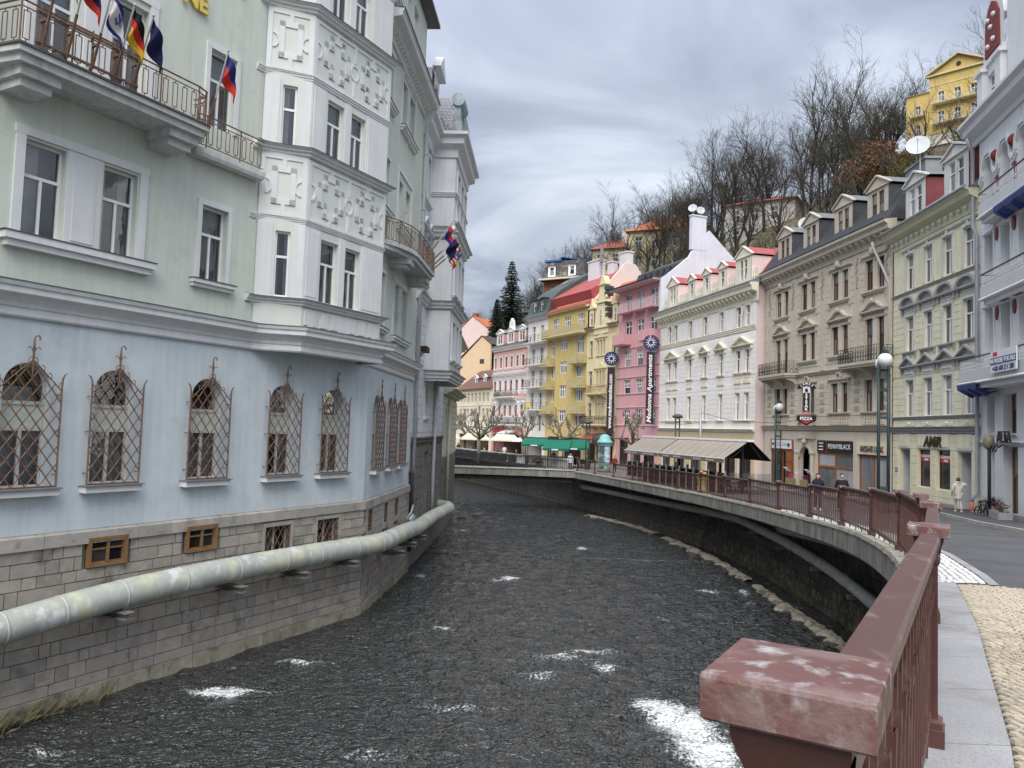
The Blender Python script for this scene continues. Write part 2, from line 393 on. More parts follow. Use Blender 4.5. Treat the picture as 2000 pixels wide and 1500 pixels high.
def rail_curls(mb, pts, h, z=0, r=.011):
 """ornate wrought railing: bars with rings and scrolls"""
 for (a, b) in zip(pts, pts[1:]):
  L_ = dist(a, b); n = max(1, int(L_ / .24)); ux, uy = (b[0] - a[0]) / L_, (b[1] - a[1]) / L_
  mb.bar((a[0], a[1], z + h), (b[0], b[1], z + h), .035, .025); mb.bar((a[0], a[1], z + .05), (b[0], b[1], z + .05), .02); mb.bar((a[0], a[1], z + h * .82), (b[0], b[1], z + h * .82), .014)
  for k in range(n + 1):
   d = L_ * k / n; x, y = a[0] + ux * d, a[1] + uy * d; mb.bar((x, y, z), (x, y, z + h), .02)
   if k == n: break
   for (cz, rr, ph) in ((.22, .1, 0), (.5, .1, 2), (.68, .06, 4), (.36, .06, 1)):
    cx = d + L_ / n / 2
    ring = [(a[0] + ux * (cx + rr * math.cos(t * .9 + ph)), a[1] + uy * (cx + rr * math.cos(t * .9 + ph)), z + h * cz + rr * math.sin(t * .9 + ph)) for t in range(8)]
    mb.tube(ring, r, 3, False)
def balcony(root, x0, x1, z, depth, slab_m, rail_m, h=.8, style='bars', th=.14, brackets=2, y=0, ends=True, name='balcony', label=None, BM=None):
 mb = MB(); mb.box(x0, x1, y - depth, y + .02, z - th * .55, z); mb.box(x0 + .05, x1 - .05, y - depth + .06, y + .02, z - th, z - th * .55 - .001)
 for k in range(brackets):
  bx = lerp(x0 + .25, x1 - .25, k / max(1, brackets - 1)); q = depth * .8
  v = [(y + .01, z - th), (y - q, z - th), (y - q, z - th - .1), (y - q * .35, z - th - .28), (y - .08, z - th - .5), (y + .01, z - th - .5)]
  n = len(v); mb.idx([(bx - .1, a, c) for a, c in v] + [(bx + .1, a, c) for a, c in v], [tuple(range(n)), tuple(range(2 * n - 1, n - 1, -1))] + [(i, n + i, n + (i + 1) % n, (i + 1) % n) for i in range(n)])
 o = mb.build(name, slab_m, root, BM, label)
 r = MB(); e = .05; P = [(x0 + e, y), (x0 + e, y - depth + e), (x1 - e, y - depth + e), (x1 - e, y)]
 if style == 'bars': rail_bars(r, P, h, z=z)
 elif style == 'curls': rail_curls(r, P, h, z)
 elif style == 'sheet':
  for a, b in zip(P, P[1:]): r.bar((a[0], a[1], z + h * .52), (b[0], b[1], z + h * .52), .02, h * .8); r.bar((a[0], a[1], z + h), (b[0], b[1], z + h), .04, .03)
 elif style == 'slats':
  for a, b in zip(P, P[1:]):
   for k in range(5): r.bar((a[0], a[1], z + h * (.12 + .22 * k)), (b[0], b[1], z + h * (.12 + .22 * k)), .02, .03)
   n = max(1, int(dist(a, b) / .9))
   for k in range(n + 1): r.bar((lerp(a[0], b[0], k / n), lerp(a[1], b[1], k / n), z), (lerp(a[0], b[0], k / n), lerp(a[1], b[1], k / n), z + h), .035)
 elif style == 'solid':
  for a, b in zip(P, P[1:]): r.bar((a[0], a[1], z + h / 2 - .05), (b[0], b[1], z + h / 2 - .05), .09, h + .1)
 put('railing', r.mesh('railing', rail_m), o)
 return o
def lettering(root, s, x, z, size, y, mat, ext=.01, rz=0, shear=0, bold=0, M0=None, align='CENTER', sx=1):
 c = bpy.data.curves.new('lettering', 'FONT'); c.body = s; c.size = size; c.extrude = ext; c.align_x = align; c.shear = shear; c.offset = bold
 c.resolution_u = 3
 c.materials.append(mat)
 R = Matrix.Translation((x, y, z)) @ Matrix.Rotation(rz, 4, 'Y') @ Matrix.Rotation(math.pi / 2, 4, 'X') @ Matrix.Diagonal((sx, 1, 1, 1))
 return put('lettering', c, root, (M0 @ R) if M0 else R)
def modillions(mb, x0, x1, z, n, w=.12, h=.16, out=.3, y=0):
 for k in range(n):
  x = lerp(x0, x1, (k + .5) / n); v = [(y + .01, z), (y - out, z), (y - out, z - h * .45), (y - out * .4, z - h), (y + .01, z - h)]
  m = len(v); mb.idx([(x - w / 2, a, c) for a, c in v] + [(x + w / 2, a, c) for a, c in v], [tuple(range(m)), tuple(range(2 * m - 1, m - 1, -1))] + [(i, m + i, m + (i + 1) % m, (i + 1) % m) for i in range(m)])
def body_box(root, x0, x1, z0, z1, depth, mat, y=.25, name='side_wall'):
 mb = MB(); mb.box(x0 + .01, x1 - .01, y, depth, z0, z1, skip='fd'); return mb.build(name, mat, root)
# ================================================================ ground, quay, river
GPTS = [(-8, 5.5), (0.8, 5.08), (4.1, 4.93), (10, 4.69), (14.2, 4.48), (20, 4.17), (25.6, 3.87), (29.4, 3.74), (37, 3.51), (44.5, 3.35), (51.8, 3.28), (59, 3.25), (400, 3.25)]
def g(y): return interp(y, GPTS)
POSTS = [(0.38, 1.0), (2.23, 4.1), (4.05, 7.4), (5.77, 10.8), (7.24, 14.3), (8.47, 18.0), (9.37, 21.7), (9.99, 25.6), (10.26, 29.4), (10.37, 33.2), (10.33, 37), (10.13, 40.8), (9.68, 44.5), (9.02, 48.2), (8.28, 51.8), (7.47, 55.4), (6.54, 59), (5.51, 62.5)]
EDGE_FAR = [(-1.2, 79), (-7.2, 94), (-14, 108), (-26, 122)]
def xr(y): return interp(y, [(-2.1, -1.43)] + [(b, a) for a, b in POSTS])
def xedge(y): return xr(y) - .22 if y <= 62.5 else interp(y, [(62.5, 5.3)] + [(b, a) for a, b in EDGE_FAR])
asphalt = M('asphalt', (.088, .09, .094), .85, .14, .7, .5, 160, second=((.055, .055, .058), .6, .5, .7), bdist=.006)
walk_m = M('street_paving', (.22, .21, .2), .85, .12, 1.5, .3, 50)
sidewalk_m = M('dark_sidewalk_asphalt', (.075, .075, .08), .9, .15, 1, .4, 120, bdist=.006)
granite_m = M('pale_granite', (.33, .33, .335), .8, .09, 1.4, .3, 150, objvar=.07, second=((.16, .16, .16), 75, .52, .68), third=((.22, .215, .21), 1.3, .54, .72), bdist=.004)
cobble_m = M('beige_cobble', (.40, .35, .27), .85, .12, 2, .25, 90, objvar=.18, second=((.28, .25, .21), 14, .5, .68), bdist=.004)
joint_m = M('sandy_joint', (.07, .064, .055), .95, .2, 5, .3, 90)
mosaic_m = M('white_mosaic', (.60, .60, .59), .8, .22, 7, .3, 90)
concrete_m = M('weathered_concrete', (.27, .265, .24), .9, .18, 1.2, .35, 40, streak=.3, second=((.40, .39, .35), .9, .52, .72, (1.6, 1.6, .3)), third=((.06, .065, .05), 1.3, .54, .76, (1.8, 1.8, .5)))
coping_m = M('mossy_coping', (.33, .31, .26), .9, .2, 2, .5, 30, second=((.10, .11, .04), 4, .55, .66), third=((.50, .48, .44), 9, .55, .7))
kerb_m = M('kerb_granite', (.34, .33, .30), .85, .1, 2, .3, 80, objvar=.1)
def strip(mb, y0, y1, fl, fr, dz, step=1.0, nx=1, zf=g):
 n = max(1, int((y1 - y0) / step)); V = []
 for i in range(n + 1):
  y = lerp(y0, y1, i / n); a, b = fl(y), fr(y)
  for k in range(nx + 1): V.append((lerp(a, b, k / nx), y, zf(y) + dz))
 F = [(i * (nx + 1) + k, i * (nx + 1) + k + 1, (i + 1) * (nx + 1) + k + 1, (i + 1) * (nx + 1) + k) for i in range(n) for k in range(nx)]
 mb.idx(V, F)
KERB = [(11.6, 6), (12.4, 12), (13.3, 17), (14.2, 21.3), (15.6, 26), (17.0, 30.9), (17.9, 36), (18.3, 41), (18.0, 47)]
def xk(y): return interp(y, [(b, a) for a, b in KERB])
mb = MB(); strip(mb, -8, 130, lambda y: xedge(y) + .3, lambda y: max(45, xedge(y) + 40), -.012)
pavement = mb.build('pavement', walk_m, kind='structure')
mb = MB(); strip(mb, 9.4, 47, lambda y: xr(y) + .55, lambda y: xk(y) + .1, -.004)
road = mb.build('road', asphalt, kind='structure')
mb = MB(); strip(mb, 10.2, 40, lambda y: xr(y) + .02, lambda y: xr(y) + max(.5, .86 - .01 * (y - 10)), .0)
mosaic = mb.build('mosaic_strip', joint_m, kind='structure')
mb = MB(); rnd = random.Random(3)
y = 10.25
while y < 30:
 st = .085 if y < 18 else .13
 a, b = xr(y) + .05, xr(y) + max(.5, .86 - .01 * (y - 10)) - .04; n = int((b - a) / st)
 for k in range(n):
  x = a + (b - a) * (k + .5) / n + rnd.uniform(-.01, .01); s_ = st * .42; yy = y + rnd.uniform(-.012, .012); z = g(yy) + rnd.uniform(.006, .02)
  mb.idx([(x - s_, yy - s_, z - .02), (x + s_, yy - s_, z - .02), (x + s_, yy + s_, z - .02), (x - s_, yy + s_, z - .02), (x - s_ * .8, yy - s_ * .8, z), (x + s_ * .8, yy - s_ * .8, z), (x + s_ * .8, yy + s_ * .8, z), (x - s_ * .8, yy + s_ * .8, z)], [(4, 5, 6, 7), (0, 1, 5, 4), (1, 2, 6, 5), (2, 3, 7, 6), (3, 0, 4, 7)])
 y += st
mb.build('mosaic_stones', mosaic_m, mosaic, kind='stuff')
mb = MB(); strip(mb, 10.1, 26, lambda y: xr(y) + .865 - .01 * (y - 10), lambda y: xr(y) + 1.0 - .01 * (y - 10), .002)
mb.build('edge_strip', granite_m, mosaic)
y = -3.2; prev = None
while y < 10.1:
 L_ = rnd.uniform(.62, 1.15) if y > 2 else 1.1
 y2 = min(y + L_, 10.15); mb = MB(); a, b = .008, .42
 q = [(xr(y) - .02, y), (xr(y) + .43, y), (xr(y2) + .43, y2), (xr(y2) - .02, y2)]
 jx, jy = .007 * .48, .007 * .88
 P = [(q[0][0] + jx, q[0][1] + jy), (q[1][0] + jx, q[1][1] + jy), (q[2][0] - jx, q[2][1] - jy), (q[3][0] - jx, q[3][1] - jy)]
 e = .004
 mb.idx([(px, py, g(py) - .05) for px, py in P] + [(px, py, g(py) + .010) for px, py in P], [(4, 5, 6, 7), (0, 1, 5, 4), (1, 2, 6, 5), (2, 3, 7, 6), (3, 0, 4, 7)])
 mb.build('granite_slab', granite_m, pavement); y = y2
mb = MB(); strip(mb, -4, 10.12, lambda y: xr(y) - .2, lambda y: xr(y) + .46, -.006, .5); mb.build('slab_bed', joint_m, pavement)
mb = MB(); strip(mb, -2.5, 10.05, lambda y: xr(y) + .45, lambda y: xr(y) + 5.5, -.009, .5); mb.build('cobble_bed', joint_m, pavement)
stuff = MB(); cand = []
c0 = .060
def cob(mb, x, y, w, l, rz, h):
 c, s_ = math.cos(rz), math.sin(rz); z = g(y)
 o = [(-w, -l), (w, -l), (w, l), (-w, l)]
 pts = [(x + i * c - j * s_, y + i * s_ + j * c) for i, j in o]; pt2 = [(x + .72 * (i * c - j * s_), y + .72 * (i * s_ + j * c)) for i, j in o]
 mb.idx([(a, b, z - .01) for a, b in pts] + [(a, b, z + h) for a, b in pt2], [(4, 5, 6, 7), (0, 1, 5, 4), (1, 2, 6, 5), (2, 3, 7, 6), (3, 0, 4, 7)])
row = 0; y = 2.0
while y < 10.0:
 st = c0 * (1 if y < 6.5 else 1.25)
 x0 = xr(y) + .47; w_ = 1.9 if y < 6 else 2.4
 n = int(w_ / st)
 for k in range(n):
  x = x0 + (k + (.5 if row % 2 else 0)) * st + rnd.uniform(-.006, .006)
  yy = y + .028 * math.sin(k * .45) + rnd.uniform(-.005, .005)
  if yy > 9.72 + (x - 6.5) * -.7 + rnd.uniform(0, .05): continue
  cand.append((yy, x, st * .46 * rnd.uniform(.9, 1.04), st * .44 * rnd.uniform(.88, 1.05), rnd.uniform(-.16, .16) + .2 * math.cos(k * .45), rnd.uniform(.006, .016)))
 y += st * .96; row += 1
vis = [c for c in cand if c[0] > 3.55 and c[1] / c[0] < .69]
near = set(id(c) for c in sorted(vis, key=lambda c: c[0])[:300])
for c in cand:
 if id(c) in near: m_ = MB(); cob(m_, c[1], c[0], *c[2:]); m_.build('cobble', cobble_m, pavement)
 else: cob(stuff, c[1], c[0], *c[2:])
stuff.build('cobbles', cobble_m, pavement, kind='stuff')
kerb = thing('kerb', 'pale granite kerb between the asphalt road and the sidewalk', 'kerb')
y = 12.0
while y < 46.5:
 y2 = y + rnd.uniform(.75, 1.0); a = Vector((xk(y), y, 0)); b = Vector((xk(y2 - .02), y2 - .02, 0)); mb = MB(); w_ = .13
 mb.idx([(a.x, a.y, g(a.y) - .05), (a.x + w_, a.y, g(a.y) - .05), (b.x + w_, b.y, g(b.y) - .05), (b.x, b.y, g(b.y) - .05), (a.x + .015, a.y, g(a.y) + .1), (a.x + w_, a.y, g(a.y) + .1), (b.x + w_, b.y, g(b.y) + .1), (b.x + .015, b.y, g(b.y) + .1)], [(4, 5, 6, 7), (0, 1, 5, 4), (1, 2, 6, 5), (2, 3, 7, 6), (3, 0, 4, 7)])
 mb.build('kerb_stone', kerb_m, kerb); y = y2
mb = MB(); strip(mb, 8, 47, lambda y: xk(y) + .12, lambda y: 26, .095)
mb.build('sidewalk', sidewalk_m, kind='structure')
def offs(path, o):
 P = [Vector(p) for p in path]; out = []
 for i in range(len(P)):
  d0 = (P[i] - P[i - 1]).normalized() if i else None; d1 = (P[i + 1] - P[i]).normalized() if i < len(P) - 1 else None
  d = ((d0 or d1) + (d1 or d0)).normalized(); out.append((P[i].x + d.y * o, P[i].y - d.x * o))
 return out
def dense(path, n):
 out = []
 P = [path[0]] + list(path) + [path[-1]]
 for i in range(1, len(P) - 2):
  p0, p1, p2, p3 = [Vector(p) for p in P[i - 1:i + 3]]
  for k in range(n):
   t = k / n; out.append(tuple(.5 * ((2 * p1) + (p2 - p0) * t + (2 * p0 - 5 * p1 + 4 * p2 - p3) * t * t + (3 * p1 - p0 - 3 * p2 + p3) * t ** 3)))
 out.append(tuple(path[-1])); return out
RAILP = dense([(-1.43, -2.1)] + POSTS, 4)
def sweep3(mb, path, prof, zf, smooth=False):
 """prof [(offset, dz or ('abs', z))]"""
 rows = [];
 cols = [offs(path, o) for o, _ in prof]; n0 = len(mb.v); m = len(prof); mb.smooth = smooth
 V = []
 for i in range(len(path)):
  for k, (o, dz) in enumerate(prof):
   x, y = cols[k][i]; V.append((x, y, dz[1] if isinstance(dz, tuple) else zf(path[i][1]) + dz))
 mb.idx(V, [(i * m + k, (i + 1) * m + k, (i + 1) * m + k + 1, i * m + k + 1) for i in range(len(path) - 1) for k in range(m - 1)])
 mb.smooth = False
quay = thing('quay_edge', 'grey stained concrete quay slab overhanging the river under the brown railing', 'quay')
mb = MB(); sweep3(mb, RAILP, [(.35, -.02), (.35, -.012), (-.17, -.012), (-.2, -.05), (-.2, -.54), (-.14, -.6), (1.9, -.68)], g)
mb.build('slab', concrete_m, quay)
mb = MB(); k = 0
P0 = offs(RAILP, 0)
acc = 0; pts = []
for i in range(len(RAILP) - 1):                      # coping stones
 a, b = RAILP[i], RAILP[i + 1]; n = max(1, round(dist(a, b) / .48))
 for k in range(n):
  p, q = (lerp(a[0], b[0], (k + .02) / n), lerp(a[1], b[1], (k + .02) / n)), (lerp(a[0], b[0], (k + .96) / n), lerp(a[1], b[1], (k + .96) / n))
  pts.append((p, q))
for j, (p, q) in enumerate(pts):
 m_ = MB(); d = Vector((q[0] - p[0], q[1] - p[1])).normalized(); nx, ny = d.y, -d.x; h = rnd.uniform(.03, .05); o1 = -.235 + rnd.uniform(-.012, .012)
 z0 = [g(p[1]), g(q[1])]
 P4 = [(p[0] + nx * o1, p[1] + ny * o1, z0[0]), (q[0] + nx * o1, q[1] + ny * o1, z0[1]), (q[0] - nx * .02, q[1] - ny * .02, z0[1]), (p[0] - nx * .02, p[1] - ny * .02, z0[0])]
 m_.idx([(x, y_, z - .05) for x, y_, z in P4] + [(x + nx * (.02 if i < 2 else 0), y_ + ny * (.02 if i < 2 else 0), z + h) for i, (x, y_, z) in enumerate(P4)], [(4, 5, 6, 7), (0, 1, 5, 4), (1, 2, 6, 5), (2, 3, 7, 6), (3, 0, 4, 7), (0, 3, 2, 1)])
 m_.build('coping_stone', coping_m, quay)
WALLP = dense([(0.2, -2), (1.6, .6), (3.3, 3.6), (5.2, 7.0), (7.1, 10.6), (8.8, 14.3), (10.2, 18), (11.2, 21.7), (11.75, 25.6), (12.0, 29.4), (12.08, 33.2), (12.05, 37), (11.95, 40.8), (11.5, 44.5), (10.7, 48.2), (9.9, 51.8), (9.0, 55.4), (8.1, 59), (7.1, 62.5), (5.9, 66.2), (0.4, 80.7), (-5.97, 96.1), (-13, 110), (-25, 124)], 3)
wet_stone = M('dark_river_stone', (.068, .065, .058), .8, .3, 2.5, .5, 20, objvar=.35, streak=.3, second=((.2, .19, .16), 5, .58, .7), bdist=.03)
wet_base = M('brown_wet_stone', (.082, .072, .055), .7, .3, 2, .5, 20, objvar=.25, streak=.3, second=((.27, .24, .18), 4, .55, .7), bdist=.02)
mortar_d = M('dark_mortar', (.15, .14, .12), .95, .2, 4, .3, 40)
mortar_l = M('grey_mortar', (.19, .18, .16), .95, .2, 4, .3, 40)
rwall = thing('river_wall', 'dark sooty masonry river wall under the quay slab on the street side', 'wall')  # stones dark over the whole wall, browner in the lowest courses
mb = MB(); sweep3(mb, WALLP, [(.06, ('a', -.6)), (.06, -.55)], g); mb.build('wall_core', mortar_d, rwall)
def plen(path):
 s = [0]
 for a, b in zip(path, path[1:]): s.append(s[-1] + dist(a, b))
 return s
def at_s(path, cum, s):
 import bisect
 i = min(len(cum) - 2, max(0, bisect.bisect_right(cum, s) - 1)); t = (s - cum[i]) / (cum[i + 1] - cum[i]); a, b = path[i], path[i + 1]
 d = Vector((b[0] - a[0], b[1] - a[1])).normalized()
 return (lerp(a[0], b[0], t), lerp(a[1], b[1], t)), d
cum = plen(WALLP)
def stone_block(mb, P, Q, d0, d1, z0, z1, out, bev=.02):
 """a squared block between plan points P and Q (face line), standing out to the left-hand side by `out`"""
 n0, n1 = Vector((-d0.y, d0.x)), Vector((-d1.y, d1.x)); P, Q = Vector(P), Vector(Q)
 tx = (Q - P).normalized()
 b = [P, Q]; f = [P + n0 * out + tx * bev, Q + n1 * out - tx * bev]
 v = [(b[0].x, b[0].y, z0), (b[1].x, b[1].y, z0), (b[1].x, b[1].y, z1), (b[0].x, b[0].y, z1), (f[0].x, f[0].y, z0 + bev), (f[1].x, f[1].y, z0 + bev), (f[1].x, f[1].y, z1 - bev), (f[0].x, f[0].y, z1 - bev)]
 mb.idx(v, [(4, 5, 6, 7), (0, 1, 5, 4), (1, 2, 6, 5), (2, 3, 7, 6), (3, 0, 4, 7)])
stones = []; rnd = random.Random(11)
for c in range(9):
 z0 = -.1 + c * .38; s = 18.0 + rnd.uniform(0, .5)
 while s < cum[-1] - 2:
  p, d = at_s(WALLP, cum, s); L_ = rnd.uniform(.4, .8)
  if z0 + .36 < g(p[1]) - .5: stones.append((s, s + L_ - .025, z0 + .012, z0 + .368, c))
  s += L_
def vis_size(s): p, _ = at_s(WALLP, cum, s[0]); return p[1] if p[1] > 23 else 999
order = sorted(range(len(stones)), key=lambda i: vis_size(stones[i])); single = set(order[:300]); rest = MB()
for i, (s0, s1, z0, z1, c) in enumerate(stones):
 p, d0 = at_s(WALLP, cum, s0); q, d1 = at_s(WALLP, cum, s1); o = rnd.uniform(-.015, .02)
 if i in single: m_ = MB(); stone_block(m_, p, q, d0, d1, z0, z1, .02 + o, .015); m_.build('stone', wet_base if c < 2 or (c == 2 and rnd.random() < .5) else wet_stone, rwall)
 else: rest.cur = 1 if c < 2 else 0; stone_block(rest, p, q, d0, d1, z0, z1, .02 + o, .015)
rest.build('stones', [wet_stone, wet_base], rwall, kind='stuff')
grey_pipe = M('grey_lagging_pipe', (.46, .46, .43), .7, .14, 1.6, .15, 25, second=((.32, .32, .29), 3, .52, .7))
rp = thing('heating_pipe', 'thin grey service pipe hung on the dark river wall under the quay slab', 'pipe')
PP = [p for p in offs(WALLP, -.6)]
PP3 = [(x, y_, interp(y_, [(0, 1.4), (23, 1.75), (27, 1.98), (32, 2.22), (38, 2.42), (45, 2.2), (52, 2.06), (62, 1.95), (68, 1.9)])) for x, y_ in PP if 6 < y_ < 64]
mb = MB(); mb.smooth = True; mb.tube(PP3, .19, 12); mb.build('pipe', grey_pipe, rp)
for i in range(2, len(PP3) - 1, 2): mb = MB(); mb.tube([Vector(PP3[i]), Vector(PP3[i]) + (Vector(PP3[i + 1]) - Vector(PP3[i])).normalized() * .07], .203, 12); mb.build('pipe_band', M('pipe_band', (.40, .40, .38), .5, .1, 2, .05), rp)
for i in range(3, len(PP3) - 1, 3):
 x, y_, z = PP3[i]; m_ = MB(); m_.box(-.3, .6, -.06, .06, -.3, -.2); m_.box(-.3, .1, -.1, .1, -.2, -.17); m_.build('bracket', M('bracket_iron', (.16, .15, .14), .7, .2, 4, .1), rp, T(x, y_, z))
rp2 = thing('duct_pipe', 'thick grey duct curving under the near end of the quay slab', 'pipe')
mb = MB(); mb.smooth = True; mb.tube([(x, y_, interp(y_, [(10, 3.1), (20, 3.05), (28, 2.95), (34, 2.62)])) for x, y_ in offs(WALLP, -.32) if 12 < y_ < 34], .27, 12); mb.build('pipe', grey_pipe, rp2)
ledge_m = M('pale_wet_ledge', (.27, .245, .195), .75, .3, 2.5, 1.0, 9, second=((.09, .082, .06), 1.6, .48, .6), third=((.42, .39, .32), 5, .56, .68), bdist=.08)
LEDGE = dense([(6.3, 60), (9.0, 53.5), (10.3, 46), (10.9, 40), (10.95, 35.5), (10.8, 31.5), (10.75, 28.6), (10.8, 26.2), (10.6, 23.5), (10.1, 20)], 9)
led = thing('stone_ledge', 'long pale concrete ledge running through the water along the street side river wall', 'ledge')
for a, b in ((0, 14), (15, 38), (39, len(LEDGE))):
 mb = MB(); seg = LEDGE[a:b]; rr = random.Random(a)
 rows = []
 for i, (x, y_) in enumerate(seg):
  w1, w2 = .02 + rr.uniform(0, .34), .16 + rr.uniform(0, .07); h = .05 + rr.uniform(0, .09)
  rows.append([(x - w1 - .25, y_, -.12), (x - w1, y_, h * .4), (x - w1 * .3, y_, h), (x + w2, y_, h), (x + w2 + .04, y_, -.1)])
 V = [p for r_ in rows for p in r_]; mb.idx(V, [(i * 5 + k, i * 5 + k + 1, (i + 1) * 5 + k + 1, (i + 1) * 5 + k) for i in range(len(rows) - 1) for k in range(4)])
 mb.build('ledge_segment', ledge_m, led)
from mathutils import noise as mnoise
FOAM = [(4.15, 18.0, .9, 1.1, 1.35), (4.3, 16.2, .8, .9, 1.35), (3.5, 18.9, .5, .5, .9), (2.55, 23.2, .9, .28, .95), (1.43, 22.4, 1.0, .35, .9), (2.83, 21.7, .5, .6, .8), (.28, 34.1, .55, .3, 1.3), (-.35, 33.6, .5, .3, .8), (-1.7, 32.4, .6, .3, .85), (-2.05, 25.3, .4, .4, 1.1), (4.2, 43, .45, .5, 1.1), (-5.5, 21.2, 1.2, .22, .85), (-6.9, 18.7, .8, .3, .9), (-6.2, 18.9, 1.3, .3, .7), (10.0, 32.6, .35, .7, .95), (8.4, 32.6, .6, .3, .9), (9.5, 30.3, .35, .4, .8), (1.07, 20.7, .6, .4, .7), (-8.6, 15.2, .7, .3, .8), (-3.75, 33.8, .5, .5, .8), (-4.1, 29.7, .4, .4, .6), (-2.9, 49.3, .7, .3, .9), (-7.4, 17.4, .7, .25, .7), (-1.0, 18.2, 1.5, .3, .55), (0.8, 27, 2.0, .3, .45), (5.6, 27.5, .8, .3, .6), (-2.5, 15.5, 1.6, .4, .55), (6.6, 22.2, .7, .3, .6), (5.8, 20.0, .6, .4, .7)]
wat = bpy.data.materials.new('river_water'); wat.use_nodes = True
nt = wat.node_tree; N = nt.nodes; L = nt.links; b = N['Principled BSDF']
geo = N.new('ShaderNodeNewGeometry')
def nn(scale, det, st=(1, 1, 1), dist_=0):
 mp = N.new('ShaderNodeMapping'); mp.inputs['Scale'].default_value = st; L.new(geo.outputs['Position'], mp.inputs[0])
 t = N.new('ShaderNodeTexNoise'); t.inputs['Scale'].default_value = scale; t.inputs['Detail'].default_value = det; t.inputs['Distortion'].default_value = dist_; L.new(mp.outputs[0], t.inputs['Vector']); return t.outputs[0]
at = N.new('ShaderNodeAttribute'); at.attribute_name = 'foam'
fn = nn(8, 9, (.9, 1.0, 1), 1.6)
m1 = N.new('ShaderNodeMath'); m1.operation = 'MULTIPLY_ADD'; m1.inputs[1].default_value = .45; L.new(at.outputs['Fac'], m1.inputs[0]); L.new(fn, m1.inputs[2])
mr = N.new('ShaderNodeMapRange'); mr.inputs[1].default_value = .76; mr.inputs[2].default_value = .98; L.new(m1.outputs[0], mr.inputs[0])
mx = N.new('ShaderNodeMix'); mx.data_type = 'RGBA'; mx.inputs[6].default_value = (.024, .027, .0265, 1); mx.inputs[7].default_value = (.72, .74, .74, 1)
f3 = nn(11, 3, (.7, 1.3, 1), 1.5); mr3 = N.new('ShaderNodeMapRange'); mr3.inputs[1].default_value = .69; mr3.inputs[2].default_value = .82; mr3.inputs[4].default_value = .45; L.new(f3, mr3.inputs[0]); mxm = N.new('ShaderNodeMath'); mxm.operation = 'MAXIMUM'; L.new(mr.outputs[0], mxm.inputs[0]); L.new(mr3.outputs[0], mxm.inputs[1]); L.new(mxm.outputs[0], mx.inputs[0]); L.new(mx.outputs[2], b.inputs['Base Color'])
mr2 = N.new('ShaderNodeMapRange'); mr2.inputs[3].default_value = .06; mr2.inputs[4].default_value = .7; L.new(mr.outputs[0], mr2.inputs[0]); L.new(mr2.outputs[0], b.inputs['Roughness'])
b.inputs['IOR'].default_value = 1.6; b.inputs['Specular IOR Level'].default_value = .5
b1 = nn(1.7, 3, (1, 1.7, 1), .8); b2 = nn(5.2, 2, (1, 1.6, 1), .8)
bp = N.new('ShaderNodeBump'); bp.inputs['Strength'].default_value = 1.0; bp.inputs['Distance'].default_value = .38; L.new(b1, bp.inputs['Height'])
bp2 = N.new('ShaderNodeBump'); bp2.inputs['Strength'].default_value = 1.0; bp2.inputs['Distance'].default_value = .14; L.new(b2, bp2.inputs['Height']); L.new(bp.outputs[0], bp2.inputs['Normal']); L.new(bp2.outputs[0], b.inputs['Normal'])
ys = [-6.0]
while ys[-1] < 135: ys.append(ys[-1] + (.5 if ys[-1] < 8 else max(.09, .0052 * ys[-1])))
NX = 240; V = []; FO = []
for y in ys:
 xl = -16 if y < 40 else -30; xr_ = 14
 for k in range(NX + 1):
  x = lerp(xl, xr_, k / NX); f = 0
  for fx, fy, sx, sy, a in FOAM:
   dx, dy = (x - fx) / sx, (y - fy) / sy
   if abs(dx) < 2 and abs(dy) < 2: f += a * math.exp(-(dx * dx + dy * dy) * 1.1)
  z = 0
  if 8 < y < 70:
   amp = .075 + .12 * min(1, f)
   z = amp * mnoise.noise((x * 1.1, y * 1.5, 0)) + amp * .6 * mnoise.noise((x * 2.7, y * 3.4, 7))
  V.append((x, y, z)); FO.append(f)
me = bpy.data.meshes.new('river'); W1 = NX + 1
me.from_pydata(V, [], [(i * W1 + k, i * W1 + k + 1, (i + 1) * W1 + k + 1, (i + 1) * W1 + k) for i in range(len(ys) - 1) for k in range(NX)])
me.materials.append(wat); me.polygons.foreach_set('use_smooth', [True] * len(me.polygons))
a_ = me.attributes.new('foam', 'FLOAT', 'POINT'); a_.data.foreach_set('value', FO)
put('river', me, kind='structure')
rust_paint = M('red_brown_paint', (.088, .036, .030), .5, .16, 3, .12, 40, second=((.15, .095, .088), 5, .56, .74), spec=.45)
cap_paint = M('worn_cap_paint', (.135, .062, .054), .5, .15, 5, .35, 45, second=((.42, .40, .41), 17, .53, .70, (1, 1, .6)), third=((.20, .13, .122), 9, .48, .66), spec=.45)
rail_paint = M('worn_rail_paint', (.105, .050, .044), .42, .12, 3, .15, 60, second=((.22, .17, .168), 9, .55, .72, (1, .4, 1)), spec=.5)
railing = thing('railing', 'long red brown iron railing with moulded posts curving along the quay edge', 'railing')
def post_mb(part):
 mb = MB()
 if part == 'post':
  mb.lathe([(.075, -.03), (.075, .1), (.066, .105), (.066, .135), (.045, .15), (.043, .17), (.043, .93), (.052, .945), (.055, .96), (.052, .98), (.046, .99), (.048, 1.0), (.062, 1.035), (.070, 1.06), (.070, 1.075)], 4, sq=True)
 else:
  mb.lathe([(.070, 1.076), (.094, 1.08), (.0985, 1.084), (.100, 1.132), (.0985, 1.1375), (.096, 1.139), (.02, 1.146)], 4, sq=True)
 return mb
pm, cm = post_mb('post').mesh('post', rust_paint), post_mb('cap').mesh('cap', cap_paint)
mb = MB(); mb.box(-.016, .016, -.01, .01, -.93, .0); mb.box(-.02, .02, -.014, .014, -.42, -.35); mb.box(-.02, .02, -.014, .014, -.92, -.9)
